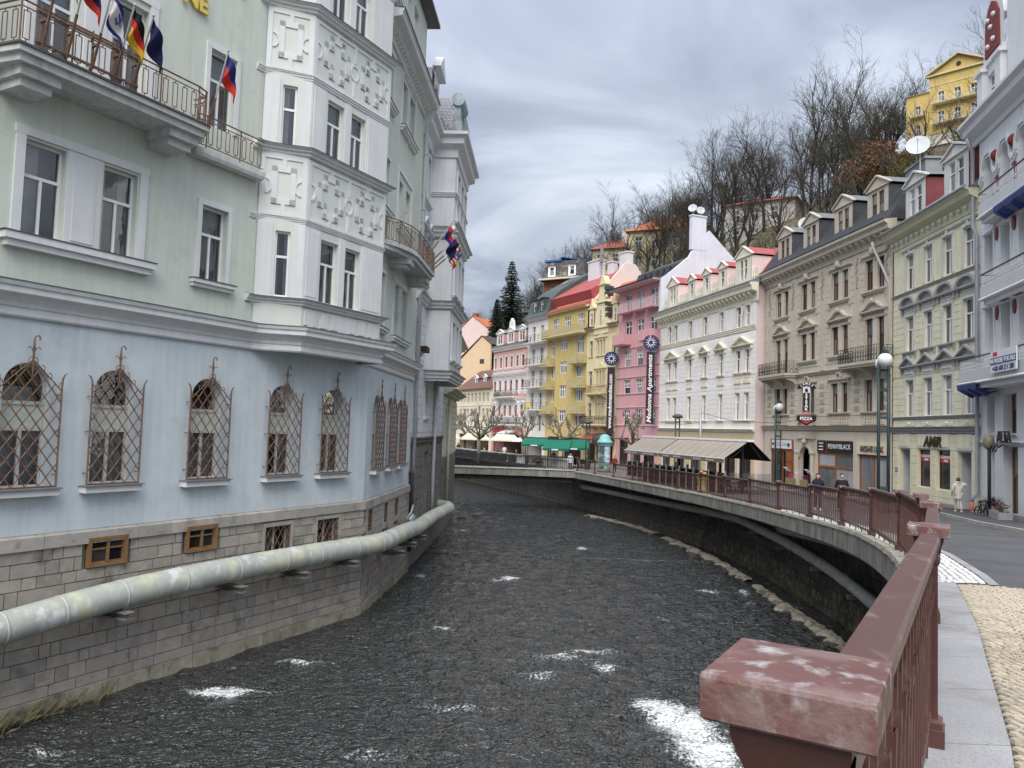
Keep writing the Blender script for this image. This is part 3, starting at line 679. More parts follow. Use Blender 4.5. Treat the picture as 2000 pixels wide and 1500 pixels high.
bal_far = mb.mesh('baluster', rust_paint)
mb = MB(); mb.box(-.016, .016, -.01, .01, -.93, .0); mb.prism([(-.075, 0), (.075, 0), (.02, -.17), (0, -.2), (-.02, -.17)], -.007, .007); mb.box(-.024, .024, -.018, .018, -.3, -.24); mb.box(-.02, .02, -.022, -.014, -.3, -.24)
bal = mb.mesh('baluster', rust_paint)
for i, (x, y) in enumerate(POSTS):
 a = POSTS[max(0, i - 1)]; c = POSTS[min(len(POSTS) - 1, i + 1)]; rz = math.atan2(c[1] - a[1], c[0] - a[0]); z = g(y)
 if i == 0: rz = math.radians(59)
 p = put('post', pm, railing, T(x, y, z, rz)); put('cap', cm, p)
 if i == len(POSTS) - 1: break
 x2, y2 = POSTS[i + 1]; z2 = g(y2); L_ = dist((x, y), (x2, y2)); dz = z2 - z
 Mx = Matrix(((x2 - x) / L_, -(y2 - y) / L_, 0, x), ((y2 - y) / L_, (x2 - x) / L_, 0, y), (dz / L_, 0, 1, z), (0, 0, 0, 1)) if False else Matrix((((x2 - x) / L_, -(y2 - y) / L_, 0, x), ((y2 - y) / L_, (x2 - x) / L_, 0, y), (dz / L_, 0, 1, z), (0, 0, 0, 1)))
 mb = MB(); e = .045
 v0, v1 = .975, 1.03
 mb.idx([(e, -.045, v0), (L_ - e, -.045, v0), (L_ - e, .045, v0), (e, .045, v0), (e, -.048, v1 - .012), (L_ - e, -.048, v1 - .012), (L_ - e, .048, v1 - .012), (e, .048, v1 - .012), (e, -.04, v1), (L_ - e, -.04, v1), (L_ - e, .04, v1), (e, .04, v1)],
           [(0, 3, 2, 1), (8, 9, 10, 11), (0, 1, 5, 4), (2, 3, 7, 6), (4, 5, 9, 8), (6, 7, 11, 10)])
 mb.box(e, L_ - e, -.014, .014, .095, .125)
 for k in range(5):
  xx = L_ * (k + .5) / 5; mb.box(xx - .012, xx + .012, -.012, .012, -.02, .095)
 pan = mb.build('panel', rail_paint, railing, Mx)
 n = 21 if i < 3 else 19; joined = MB()
 for k in range(n):
  xx = L_ * (k + .5) / n
  if i < 15: put('baluster', bal, pan, Matrix.Translation((xx, 0, .975)))
  else: joined.box(xx - .016, xx + .016, -.01, .01, .1, .975)
 if joined.v: joined.build('balusters', rust_paint, pan, kind='stuff')
br = thing('footbridge', 'concrete footbridge with ribbed steel beam and dark thin railing across the river', 'bridge', T(0, 63.2, 0))
mb = MB(); A_, B_ = (-6.5, 0), (5.3, -.3)
for (y0, y1, z0, z1, off) in ((-.35, 2.6, 2.75, 3.27, 0),):
 P = [(-7, .0), (-3, .1), (1.5, .0), (5.35, -.6), (5.6, 2.4), (-7, 3.0)]
 mb.slab(P, 2.72, 3.27)
mb.build('deck', concrete_m, br)
mb = MB(); mb.slab([(-7, -.06), (-3, .04), (1.5, -.06), (5.3, -.66), (5.34, -.56), (1.5, .06), (-3, .14), (-7, .06)], 3.27, 3.33); mb.build('kerb_edge', M('white_bridge_kerb', (.55, .54, .52), .85, .12, 3, .2), br)
mb = MB(); mb.slab([(-7, .35), (-3, .4), (1.5, .35), (5.2, -.2), (5.3, .3), (-7, .8)], 2.3, 2.715)
for k in range(60):
 x = -7 + 12.2 * k / 60; yy = interp(x, [(-7, .35), (-3, .4), (1.5, .35), (5.2, -.2)]); mb.box(x, x + .09, yy - .05, yy + .01, 2.3, 2.70)
mb.build('beam', M('grey_steel_beam', (.06, .06, .058), .7, .25, 3, .1, streak=.35), br)
for yy, nm in ((.0, 0), (2.5, 1)):
 r = MB(); P = [(-7, .02 + yy), (-3, .1 + yy), (1.5, .0 + yy), (5.3, -.6 + yy * .98)]
 for a, c in zip(P, P[1:]):
  r.bar((*a, 4.32), (*c, 4.32), .07, .06); r.bar((*a, 3.45), (*c, 3.45), .035); n = int(dist(a, c) / .16)
  for k in range(n): x_, y_ = lerp(a[0], c[0], k / n), lerp(a[1], c[1], k / n); r.bar((x_, y_, 3.3 if k % 9 == 0 else 3.45), (x_, y_, 4.3), .05 if k % 9 == 0 else .014)
 put('handrail', r.mesh('handrail', iron_dark), br)
mb = MB(); strip(mb, 60.5, 63.4, lambda y: 5.2, lambda y: 12, .02)
fb = thing('stone_balustrade', 'pale stone balustrade along the far river bank behind the footbridge', 'balustrade')
ED = dense([(5.2, 66), (-1.2, 79), (-7.2, 94), (-14, 108)], 5); mb = MB(); sweep3(mb, ED, [(-.12, .0), (-.12, .12), (.12, .12), (.12, 0)], g); sweep3(mb, ED, [(-.14, .72), (-.14, .85), (.14, .85), (.14, .72), (-.14, .72)], g); fb_stone = M('pale_balustrade_stone', (.42, .41, .38), .9, .15, 2, .2); mb.build('coping', fb_stone, fb)
mb = MB(); cumE = plen(ED); s = 0
while s < cumE[-1]:
 p, d = at_s(ED, cumE, s); w_ = .16 if int(s / .34) % 8 == 0 else .07; mb.box(p[0] - w_, p[0] + w_, p[1] - w_, p[1] + w_, g(p[1]) + .1, g(p[1]) + .74); s += .34
mb.build('balusters', fb_stone, fb, kind='stuff')
# ================================================================ green and blue hotel on the left bank
HA, HB, HC, HD = (-13.1, 11.2), (-5.0, 26.7), (-4.5, 34.8), (-4.06, 45.5)
F1 = frame(HA, HB); F2 = frame(HB, HC); F2L = F1.inverted() @ F2
hotel = thing('hotel', 'large pale green corner hotel with blue ground floor and stone plinth in the river', 'building', F1)
LW = dist(HA, HB); LW2 = dist(HB, HC)
pl_green = M('pale_green_plaster', (.625, .665, .585), .9, .05, .8, .25, 45, streak=.07, second=((.47, .50, .44), .8, .55, .8), bdist=.006)
pl_blue = M('pale_blue_plaster', (.585, .645, .665), .9, .05, .9, .25, 45, streak=.08, second=((.65, .695, .705), .8, .5, .72), third=((.43, .48, .49), .7, .55, .8, (1, 1, 1.6)), bdist=.006)
pl_white = M('hotel_white_plaster', (.725, .735, .73), .85, .04, 1.2, .15, 50, streak=.07, bdist=.006)
pl_inset = M('pale_greenish_inset', (.66, .69, .635), .9, .05, 1.2, .2, 50)
pl_cream = M('cream_board', (.56, .60, .52), .7, .06, 3, .05, 40)
flash = M('lead_flashing', (.09, .09, .09), .6, .2, 3, .1, 30)
ston = M('grey_granite_block', (.33, .30, .262), .9, .13, 3, .45, 60, objvar=.13, second=((.42, .395, .36), 3.5, .56, .74), third=((.13, .125, .115), 1.4, .56, .74), bdist=.01)
ston_cap = M('granite_cap', (.37, .345, .31), .9, .1, 3, .35, 60, objvar=.1, second=((.22, .2, .18), 2, .55, .7), bdist=.01)
ston_low = M('stained_base_stone', (.30, .275, .215), .9, .2, 2.2, .5, 40, objvar=.12, second=((.42, .40, .36), 2.6, .56, .72), third=((.10, .085, .045), 1.6, .52, .72), bdist=.012)
GW = [(c, 4.9) for c in (5.9, 7.93, 10.65, 13.43, 15.7)]; GW2 = [(c, 4.9) for c in (1.45, 3.7, 5.65)]
HWD = .5
ops_b = [(c - HWD, c + HWD, z, 7.58, 'arch') for c, z in GW] + [(c - HWD, c + HWD, 4.9, 7.58, 'arch') for c in (3.2, 1.2)]
mb = MB(); wall(mb, -2, LW, 3.8, 8.7, ops_b, .24); mb.build('blue_wall', pl_blue, hotel)
ops_b2 = [(c - HWD, c + HWD, z, 7.58, 'arch') for c, z in GW2]
mb = MB(); wall(mb, 0, LW2, 3.8, 8.7, ops_b2, .24); mb.build('blue_wall', pl_blue, hotel, F2L)
R1 = [(5.53, .88, 10.32, 2.05), (7.32, .88, 10.32, 2.05), (10.12, .87, 10.18, 2.03)]
R2 = [(5.55, .88, 13.95, 2.55), (7.32, .9, 13.95, 2.55), (10.12, .88, 14.4, 2.1)]
R3 = [(5.55, .88, 18.3, 2.1), (7.32, .9, 18.3, 2.1), (10.12, .88, 18.4, 2.1)]
extra = [(1.0, .88, 10.32, 2.05), (2.8, .88, 10.32, 2.05), (1.0, .88, 14.3, 2.2), (2.8, .88, 14.3, 2.2)]
ops_g = [(x, x + w, z, z + h) for x, w, z, h in R1 + R2 + R3 + extra]
mb = MB(); wall(mb, -2, 12.3, 8.7, 24.5, ops_g, .24); mb.build('green_wall', pl_green, hotel)
U2 = [(.9, .85, 10.05, 2.05), (3.45, .9, 10.0, 2.1), (5.05, .9, 10.0, 2.1), (.9, .85, 14.4, 2.0), (3.5, .9, 14.5, 1.85), (5.0, .9, 14.5, 1.85), (.9, .85, 18.4, 2.0), (3.55, .9, 18.5, 1.95), (5.1, .9, 18.5, 1.95), (1.0, .9, 22.6, 1.9), (3.6, .9, 22.6, 1.9), (5.2, .9, 22.6, 1.9)]
mb = MB(); wall(mb, 0, LW2, 8.7, 25.4, [(x, x + w, z, z + h) for x, w, z, h in U2], .24); mb.build('green_wall', pl_green, hotel, F2L)
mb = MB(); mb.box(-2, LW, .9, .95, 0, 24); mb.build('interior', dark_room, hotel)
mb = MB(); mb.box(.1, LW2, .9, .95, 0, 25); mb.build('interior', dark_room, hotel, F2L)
mb = MB(); mb.face((LW2, 0, 0), (LW2, 6, 0), (LW2, 6, 25.4), (LW2, 0, 25.4)); mb.build('party_wall', pl_white, hotel, F2L)
CURT = {}
def drape(w, h, mode):
 key = (round(w, 2), round(h, 2), mode)
 if key not in CURT:
  mb = MB(); spans = {0: [(.02, w - .02)], 1: [(.02, w * .3), (w * .68, w - .02)], 2: [(.02, w * .55)]}[mode]
  for a, b in spans:
   n = int((b - a) / .025); pts = [(lerp(a, b, k / n), .016 * math.sin(k * 1.15) + .008 * math.sin(k * .43)) for k in range(n + 1)]
   mb.smooth = True
   for p, q in zip(pts, pts[1:]): mb.face((p[0], p[1], .02), (q[0], q[1], .02), (q[0], q[1], h - .02), (p[0], p[1], h - .02))
  CURT[key] = mb.mesh('curtain', curtain)
 return CURT[key]
wr = random.Random(5)
def hwin(x, z, w, h, kind='T', BM=None, y=.19, sur=True, sl=True, t=.06):
 ex = []
 if sur: ex.append(surround(w, h, pl_white, .14, y, .045))
 if sl: ex.append(sill(w, pl_white, .27, .2, y, .2))
 o = window(hotel, x, z, w, h, kind, white_paint, GLASS, y, t, extras=ex, BM=BM)
 put('curtain', drape(w, h, wr.choice([0, 1, 0, 2])), o, Matrix.Translation((0, .16, 0)))
 if sl:
  key = ('hfl', round(w, 2), y)
  if key not in ECACHE:
   m_ = MB(); m_.box(-.29, w + .29, -y - .225, -y + .02, .002, .02); ECACHE[key] = m_.mesh('sill_flashing', flash)
  put('sill_flashing', ECACHE[key], o)
 return o
for x, w, z, h in [R1[2], R2[2], R3[2]]: hwin(x, z, w, h, sl=(z < 14))
for row in (R1, R2, R3):
 for x, w, z, h in row[:2]: hwin(x, z, w, h, sur=False, sl=False)
for x, w, z, h in extra: hwin(x, z, w, h)
for zz, zt in ((10.2, 12.6), (13.9, 16.85), (18.2, 20.7)):       # shared surround of the twin windows
 mb = MB(); mb.box(5.3, 5.5, -.05, .01, zz, zt); mb.box(8.24, 8.46, -.05, .01, zz, zt); mb.box(5.28, 8.48, -.054, .008, zt - .17, zt + .02); mb.box(6.44, 7.28, -.02, .01, zz, zt - .171); mb.box(6.6, 7.12, -.04, -.019, zz + .2, zt - .35)
 mb.build('surround', pl_white, hotel)
mb = MB(); mb.box(5.1, 8.66, -.26, .02, 10.12, 10.27); mb.box(5.18, 8.58, -.19, .01, 9.98, 10.119); mb.cur = 1; mb.box(5.07, 8.69, -.28, .02, 10.272, 10.295); mb.build('sill', [pl_white, flash], hotel)
for x, w, z, h in U2:
 hwin(x, z, w, h, BM=F2L, sur=(x < 2), sl=True)
for zz in (10.0, 14.5, 18.5):
 mb = MB(); zt = zz + 2.2; mb.box(3.25, 3.42, -.05, .01, zz, zt); mb.box(5.98, 6.15, -.05, .01, zz, zt); mb.box(3.22, 6.18, -.054, .008, zt - .05, zt + .12); mb.build('surround', pl_white, hotel, F2L)
def arch_window(BM, c):
 w = 2 * HWD; x0 = c - HWD; t = .055; key = 'archwin'
 if key not in WCACHE:
  mb = MB(); mb.box(0, t, -.03, .03, 0, 2.2); mb.box(w - t, w, -.03, .03, 0, 2.2); mb.box(t, w - t, -.03, .03, 0, t)
  n = 14; arc = [(w / 2 - w / 2 * math.cos(math.pi * k / n), 2.18 + w / 2 * math.sin(math.pi * k / n)) for k in range(n + 1)]; inn = [(w / 2 + (x - w / 2) * .88, 2.18 + (z - 2.18) * .88) for x, z in arc]
  for p0, p1, q0, q1 in zip(arc, arc[1:], inn, inn[1:]): mb.prism([p0, p1, q1, q0], -.03, .03)
  mb.box(t, w - t, -.045, .03, 1.78, 1.86); mb.box(t, w - t, -.04, .03, 1.22, 1.30); mb.box(w / 2 - .035, w / 2 + .035, -.04, .028, t, 1.22)
  p1 = MB(); p1.idx([(x, 0, z) for x, z in [(t, 1.86)] + inn[0:1] + inn[1:-1] + inn[-1:] + [(w - t, 1.86)]], [tuple(range(n + 3))])
  p2 = MB(); p2.face((t, 0, t), (w / 2 - .035, 0, t), (w / 2 - .035, 0, 1.22), (t, 0, 1.22)); p3 = MB(); p3.face((w / 2 + .035, 0, t), (w - t, 0, t), (w - t, 0, 1.22), (w / 2 + .035, 0, 1.22))
  bd = MB(); bd.box(t, w - t, -.02, .02, 1.30, 1.78)
  s_ = MB(); s_.box(-.22, w + .22, -.19 - .24, -.19 + .02, -.17, -.03); s_.cur = 1; s_.box(-.25, w + .25, -.19 - .3, -.19 + .2, -.028, .0)
  WCACHE[key] = (mb.mesh('window', M('old_cream_frame', (.55, .53, .50), .7, .1, 4, .1, 40)), [p1.mesh('pane', GLASS), p2.mesh('pane', GLASS), p3.mesh('pane', GLASS)], bd.mesh('panel', pl_cream), s_.mesh('sill', [pl_white, M('slate_sill', (.19, .19, .19), .8, .15, 4, .2, 40)]))
 fm, ps, bd, sm = WCACHE[key]
 o = put('window', fm, hotel, BM @ Matrix.Translation((x0, .19, 4.9)))
 for p in ps: put('pane', p, o)
 put('panel', bd, o); put('sill', sm, o)
 put('curtain', drape(w, 1.2, wr.choice([0, 1])), o, Matrix.Translation((0, .15, .03)))
 if wr.random() < .6: m_ = MB(); m_.box(.1, w - .1, .3, .5, 1.8, 1.8 + wr.uniform(.25, .4)); put('boxes_inside', m_.mesh('boxes_inside', M('stored_boxes', (.36, .36, .35), .8, .2, 3, .05)), o)
 return o
def grille_mesh():
 mb = MB(); hw, zb, zs, za = .66, .0, 2.08, 2.72
 def clip(x0, z0, x1, z1):
  t0, t1 = 0.0, 1.0
  for nx, nz, c in ((1, 0, hw), (-1, 0, hw), (0, -1, -zb), ((za - zs) / hw, 1, za), (-(za - zs) / hw, 1, za)):
   a = nx * x0 + nz * z0 - c; b_ = nx * x1 + nz * z1 - c
   if a > 0 and b_ > 0: return None
   if a * b_ < 0:
    t = a / (a - b_)
    if a > 0: t0 = max(t0, t)
    else: t1 = min(t1, t)
  if t1 - t0 < .02: return None
  return (lerp(x0, x1, t0), lerp(z0, z1, t0), lerp(x0, x1, t1), lerp(z0, z1, t1))
 cw, ch = .287, .385
 for k in range(-14, 16):
  for sgn in (1, -1):
   x0 = k * cw; s_ = clip(x0 - sgn * 6, -6 * ch / cw, x0 + sgn * 6, 6 * ch / cw)
   if s_: y = .006 * sgn; mb.tube([(s_[0], y, s_[1]), (s_[2], y, s_[3])], .0145, 5, False)
 for i in range(-6, 7):
  for j in range(0, 22):
   x, z = i * cw / 2, j * ch / 2
   if (i + j) % 2 == 0 and abs(x) < hw - .03 and z < za - abs(x) * (za - zs) / hw - .03 and z > .05: mb.ball((x, 0, z), .022, 5, 3)
 for sx in (-1, 1):
  mb.tube([(sx * hw, 0, -.03), (sx * hw, 0, zs + .12), (sx * (hw + .01), 0, zs + .26), (sx * (hw + .05), 0, zs + .36), (sx * (hw + .11), 0, zs + .40)], [.022, .022, .02, .017, .008], 6)
  mb.tube([(sx * hw, 0, zs), (0, 0, za)], .014, 5)
  for t in (.12, .37, .62, .86):
   x, z = sx * hw * (1 - t), lerp(zs, za, t); mb.tube([(x, 0, z), (x + sx * .005, 0, z + .09), (x - sx * .02, 0, z + .13), (x - sx * .06, 0, z + .135)] if t > .3 else [(x, 0, z), (x + sx * .03, 0, z + .09), (x + sx * .07, 0, z + .11)], .011, 4)
  mb.tube([(0, 0, za + .12), (sx * .05, 0, za + .24), (sx * .1, 0, za + .27), (sx * .14, 0, za + .23)], .011, 4)
  for z in (.25, 1.2, 2.0): mb.bar((sx * hw, .0, z), (sx * hw, .16, z), .02)
 mb.tube([(-hw, 0, 0), (hw, 0, 0)], .018, 5); mb.tube([(0, 0, za - .45), (0, 0, za + .30), (0, 0, za + .44), (.03, 0, za + .50), (.08, 0, za + .52), (.12, 0, za + .47), (.11, 0, za + .43)], [.014, .026, .014, .014, .014, .014, .02], 6)
 return mb.mesh('window_grille', iron_brown)
GRM = grille_mesh()
for BM_, gs in ((Matrix.Identity(4), GW + [(3.2, 4.9), (1.2, 4.9)]), (F2L, GW2)):
 for c, z in gs:
  arch_window(BM_, c); put('window_grille', GRM, hotel, BM_ @ Matrix.Translation((c, -.16, 4.93)))
P2 = [(F2L @ Vector((u_, 0, 0))) for u_ in (0.0, LW2)]
BAYX0, BAYX1, BAYY = 13.08, 16.83, -.9
baypath = [(11.75, 0), (12.0, 0), (12.28, -.14), (12.6, -.42), (13.08, -.9), (16.83, -.9), (16.83, .1)]
cpath = [(-2, 0)] + baypath[1:5] + [(16.83, -.9), (16.83, 0), (17.45, 0)] + [(P2[1].x, P2[1].y)]
mb = MB()
mb.sweep(cpath, [(0, 8.52), (.07, 8.52), (.10, 8.56), (.10, 8.64), (.05, 8.66), (.05, 8.72), (.09, 8.74), (.11, 8.82), (.2, 8.92), (.34, 8.98), (.36, 9.0), (.36, 9.12), (.40, 9.14), (.42, 9.2), (.42, 9.25), (.0, 9.29)])
mb.build('string_cornice', pl_white, hotel)
mb = MB(); mb.sweep(cpath, [(.0, 9.30), (.44, 9.255), (.445, 9.235), (.43, 9.235)]); mb.build('cornice_flashing', flash, hotel)
mb = MB(); mb.slab([(12.0, .05), (12.28, -.14), (12.6, -.42), (13.08, -.9), (16.83, -.9), (16.83, .05)], 8.60, 8.66); mb.build('oriel_soffit', pl_white, hotel)
SD = T(12.6, -.42, 0, math.atan2(-.48, .48)); SL = math.hypot(.48, .48)
SDW = T(12.05, -.02, 0, math.atan2(-.88, 1.03)); SLW = math.hypot(.88, 1.03)
bw = [(x - BAYX0, w, z, h) for x, w, z, h in ((13.78, .78, 10.12, 1.93), (14.91, .72, 10.12, 1.93), (13.8, .76, 14.58, 1.83), (14.92, .7, 14.58, 1.83), (13.82, .75, 18.95, 1.85), (14.92, .7, 18.95, 1.85))]
mb = MB(); wall(mb, 0, BAYX1 - BAYX0, 8.66, 24.5, [(x, x + w, z, z + h) for x, w, z, h in bw], .22); BF = T(BAYX0, BAYY, 0); mb.build('oriel_front', pl_inset, hotel, BF)
mb = MB(); sw_ = [(.52, .42, z, h) for z, h in ((10.12, 1.93), (14.58, 1.83), (18.95, 1.85))]
wall(mb, 0, SLW, 8.66, 24.5, [(x, x + w, z, z + h) for x, w, z, h in sw_], .2); mb.build('oriel_side', pl_inset, hotel, SDW)
mb = MB(); mb.face((BAYX1, BAYY, 8.66), (BAYX1, .1, 8.66), (BAYX1, .1, 24.5), (BAYX1, BAYY, 24.5)); mb.build('oriel_side', pl_white, hotel)
for x, w, z, h in bw: hwin(x, z, w, h, BM=BF, sur=False, sl=False, y=.16)
for x, w, z, h in sw_: hwin(x, z, w, h, 'S2', BM=SDW, sur=False, sl=False, y=.12)
for zc, hh, out in ((10.08, .23, .2), (12.44, .16, .07), (14.56, .27, .24), (16.8, .2, .08), (18.92, .27, .24), (21.2, .2, .1)):
 mb = MB(); mb.sweep(baypath, cornice_prof(zc, hh, out, 3)); mb.build('oriel_moulding', pl_white, hotel)
 if out > .15: mb = MB(); mb.sweep(baypath, [(0, zc + .035), (out + .02, zc + .012), (out + .02, zc - .012)]); mb.build('oriel_flashing', flash, hotel)
def strap(mb, pts, w, y0, closed=True):
 q = list(pts) + ([pts[0]] if closed else [])
 for (x0, z0), (x1, z1) in zip(q, q[1:]):
  mb.box(min(x0, x1) - w / 2, max(x0, x1) + w / 2, y0, .004, min(z0, z1) - w / 2, max(z0, z1) + w / 2)
CROSS = [(-.26, .60), (.26, .60), (.26, .30), (.50, .30), (.50, -.28), (.26, -.28), (.26, -.58), (-.26, -.58), (-.26, -.28), (-.50, -.28), (-.50, .30), (-.26, .30)]
def ringb(mb, cx, cz, r, w=.06, a0=0, a1=2 * math.pi):
 n = 16; P = [(cx + r * math.cos(lerp(a0, a1, k / n)), cz + r * math.sin(lerp(a0, a1, k / n)) * 1.25) for k in range(n + 1)]; Q = [(cx + (r - w) * math.cos(lerp(a0, a1, k / n)), cz + (r - w) * math.sin(lerp(a0, a1, k / n)) * 1.25) for k in range(n + 1)]
 for p0, p1, q0, q1 in zip(P, P[1:], Q, Q[1:]): mb.prism([p0, p1, q1, q0], -.03, .004)
WB_ = BAYX1 - BAYX0
for zc in (13.36, 17.72, 22.4):
 mb = MB(); z0, z1 = zc - .88, zc + .9; y0 = -.03
 for x in (.07, WB_ - .07): mb.box(x - .07, x + .07, y0 + .001, .004, z0, z1)
 mb.box(.14, WB_ - .14, y0 + .002, .004, z1 - .1, z1); mb.box(.14, WB_ - .14, y0 + .002, .004, z0, z0 + .1)
 for cx in (1.02, 2.78):
  strap(mb, [(cx + a, zc + b) for a, b in CROSS], .17, y0)
  mb.box(cx - .06, cx + .06, y0 - .001, .004, zc + .665, z1 - .1); mb.box(cx - .06, cx + .06, y0 - .001, .004, z0 + .1, zc - .645)
 ringb(mb, WB_ / 2, zc, .22); ringb(mb, .15, zc, .22, .06, -math.pi / 2, math.pi / 2); ringb(mb, WB_ - .15, zc, .22, .06, math.pi / 2, 1.5 * math.pi)
 for x in (WB_ / 2,): mb.box(x - .06, x + .06, y0 - .001, .004, zc + .30, z1 - .1); mb.box(x - .06, x + .06, y0 - .001, .004, z0 + .1, zc - .30)
 mb.build('strapwork', pl_white, hotel, BF)
 mb = MB(); c = SLW / 2; mb.box(.0, .14, y0, .004, z0, z1); mb.box(SLW - .16, SLW - .01, y0, .004, z0, z1); mb.box(.14, SLW - .16, y0 + .001, .004, z1 - .1, z1); mb.box(.14, SLW - .16, y0 + .001, .004, z0, z0 + .1)
 strap(mb, [(c - .26, zc + .5), (c + .26, zc + .5), (c + .26, zc - .45), (c - .26, zc - .45)], .16, y0 - .002); mb.box(c - .06, c + .06, y0, .004, zc + .58, z1 - .1); mb.box(c - .06, c + .06, y0, .004, z0 + .1, zc - .53); ringb(mb, .16, zc, .2, .06, -math.pi / 2, math.pi / 2); ringb(mb, SLW - .18, zc, .2, .06, math.pi / 2, 1.5 * math.pi)
 mb.build('strapwork', pl_white, hotel, SDW)
mb = MB()
for x0, x1 in ((.12, .62), (.8, 1.12), (1.3, 2.45), (2.62, 2.94), (3.1, 3.62)):
 mb.box(x0, x1, -.035, .004, 9.36, 9.8)
 if x1 - x0 > .4: mb.box(x0 + (x1 - x0) * .25, x1 - (x1 - x0) * .25, -.034, .004, 9.3, 9.359)
mb.build('raised_panels', pl_white, hotel, BF)
for za, zb in ((10.1, 12.28), (14.56, 16.6), (18.93, 21)):       # white piers beside the oriel windows
 mb = MB()
 for a, b in ((.0, .62), (1.52, 1.78), (2.6, 3.72)): mb.box(a, b, -.03, .004, za, zb); mb.box(a + .08, b - .08, -.045, -.029, za + .12, zb - .1) if b - a > .4 else None
 mb.build('oriel_pier', pl_white, hotel, BF)
 mb = MB(); mb.box(.02, .44, -.03, .004, za, zb); mb.box(1.02, SLW - .01, -.03, .004, za, zb); mb.build('oriel_pier', pl_white, hotel, SDW)
mb = MB(); mb.sweep([(-.0, 0), (LW2 + .15, 0)], [(0, 20.75), (.1, 20.75), (.12, 20.95), (.3, 21.05), (.34, 21.1), (.62, 21.16), (.66, 21.2), (.66, 21.32), (.72, 21.38), (.72, 21.45), (0, 21.5)])
mb.build('main_cornice', pl_white, hotel, F2L)
mb = MB(); modillions(mb, .0, LW2, 21.06, 24, .12, .2, .3); mb.build('dentils', pl_white, hotel, F2L, kind='stuff')
mb = MB(); mb.sweep([(0, 0), (LW2 + .15, 0)], [(0, 21.53), (.75, 21.47), (.75, 21.4), (.73, 21.4)]); mb.build('gutter', gutter_dark, hotel, F2L)
mb = MB(); mb.sweep([(0, 0), (LW2 + .2, 0), (LW2 + .2, 5)], [(0, 25.2), (.3, 25.25), (.5, 25.35), (.5, 25.5), (0, 25.8)]); mb.build('attic_eave', gutter_dark, hotel, F2L)
mb = MB(); wall(mb, -2, LW, -.8, 3.86, [(7.45, 8.46, 3.0, 3.55), (10.14, 11.15, 3.0, 3.55), (12.93, 13.98, 2.55, 3.4), (15.15, 16.18, 2.6, 3.42)], .3); mb.build('plinth_core', mortar_l, hotel)
ops2 = [(.5, 1.2, 2.72, 3.5), (3.0, 3.7, 2.74, 3.5), (4.95, 5.65, 2.78, 3.5)]
mb = MB(); wall(mb, 0, LW2, -.8, 3.86, ops2, .3); mb.build('plinth_core', mortar_l, hotel, F2L)
rs = random.Random(21); nst = 0
def course_stones(W0, W1, ops, BM, limit_u, lim):
 global nst
 joined = MB(); zs = [-.55, -.1, .34]
 for h_ in (.25, .33, .27, .31, .36, .24, .30, .33, .26, .31, .27): zs.append(zs[-1] + h_)
 for c, (za, zb) in enumerate(zip(zs, zs[1:])):
  s = W0 + rs.uniform(0, .4)
  while s < W1 - .1:
   L_ = rs.choice([rs.uniform(.2, .34), rs.uniform(.4, .8), rs.uniform(.6, 1.15)]) * (1.35 if c < 2 else 1)
   e = min(s + L_, W1); segs = [(s, e)]
   for o in ops:
    if o[2] < zb - .02 and o[3] > za + .02: segs = [t for q in segs for t in ((q[0], min(q[1], o[0] - .1)), (max(q[0], o[1] + .1), q[1])) if t[1] - t[0] > .06]
   for a, b in segs:
    j = rs.uniform(.0025, .007); pr = -.06 - rs.uniform(0, .012) - (.05 if c < 2 else 0); bv = .007
    m_ = MB(); x0, x1, z0, z1 = a + j, b - j, za + j, zb - j
    m_.idx([(x0, 0, z0), (x1, 0, z0), (x1, 0, z1), (x0, 0, z1), (x0 + bv, pr, z0 + bv), (x1 - bv, pr, z0 + bv), (x1 - bv, pr, z1 - bv), (x0 + bv, pr, z1 - bv)], [(4, 5, 6, 7), (0, 1, 5, 4), (1, 2, 6, 5), (2, 3, 7, 6), (3, 0, 4, 7)])
    if a > limit_u and nst < lim and c > 0: m_.build('stone', ston_low if c < 2 else ston, PLN[BM is F2L]); nst += 1
    else: joined.cur = 1 if c < 2 else 0; joined.add(m_)
   s = e
 if joined.v: joined.build('stones', [ston, ston_low], PLN[BM is F2L], kind='stuff')
PLN = {}
for key, BM_ in ((False, Matrix.Identity(4)), (True, F2L)):
 m_ = MB(); m_.box(-2 if not key else 0, (LW if not key else LW2), -.02, -.01, 3.858, 3.9); PLN[key] = m_.build('plinth', ston_cap, hotel, BM_)
o1 = [(7.45, 8.46, 3.0, 3.85), (10.14, 11.15, 3.0, 3.85), (12.93, 13.98, 2.4, 3.5), (15.15, 16.18, 2.45, 3.5)]
course_stones(-2, LW, o1, Matrix.Identity(4), 4.6, 262)
course_stones(0, LW2, [(a, b, c - .12, d + .1) for a, b, c, d in ops2], F2L, 0, 300)
for key, W_ in ((False, LW), (True, LW2)):
 s = 4.3 if not key else 0.0
 while s < W_:
  L_ = rs.uniform(.8, 1.35); e = min(W_, s + L_); m_ = MB(); m_.box(s + .005, e - .005, -.115, .0, 3.57, 3.84); m_.idx([(s + .005, -.115, 3.84), (e - .005, -.115, 3.84), (e - .005, 0, 3.885), (s + .005, 0, 3.885)], [(0, 1, 2, 3)]); m_.build('cap_stone', ston_cap, PLN[key]); s = e
brown_wood = M('brown_window_wood', (.22, .125, .06), .6, .2, 6, .15, 60)
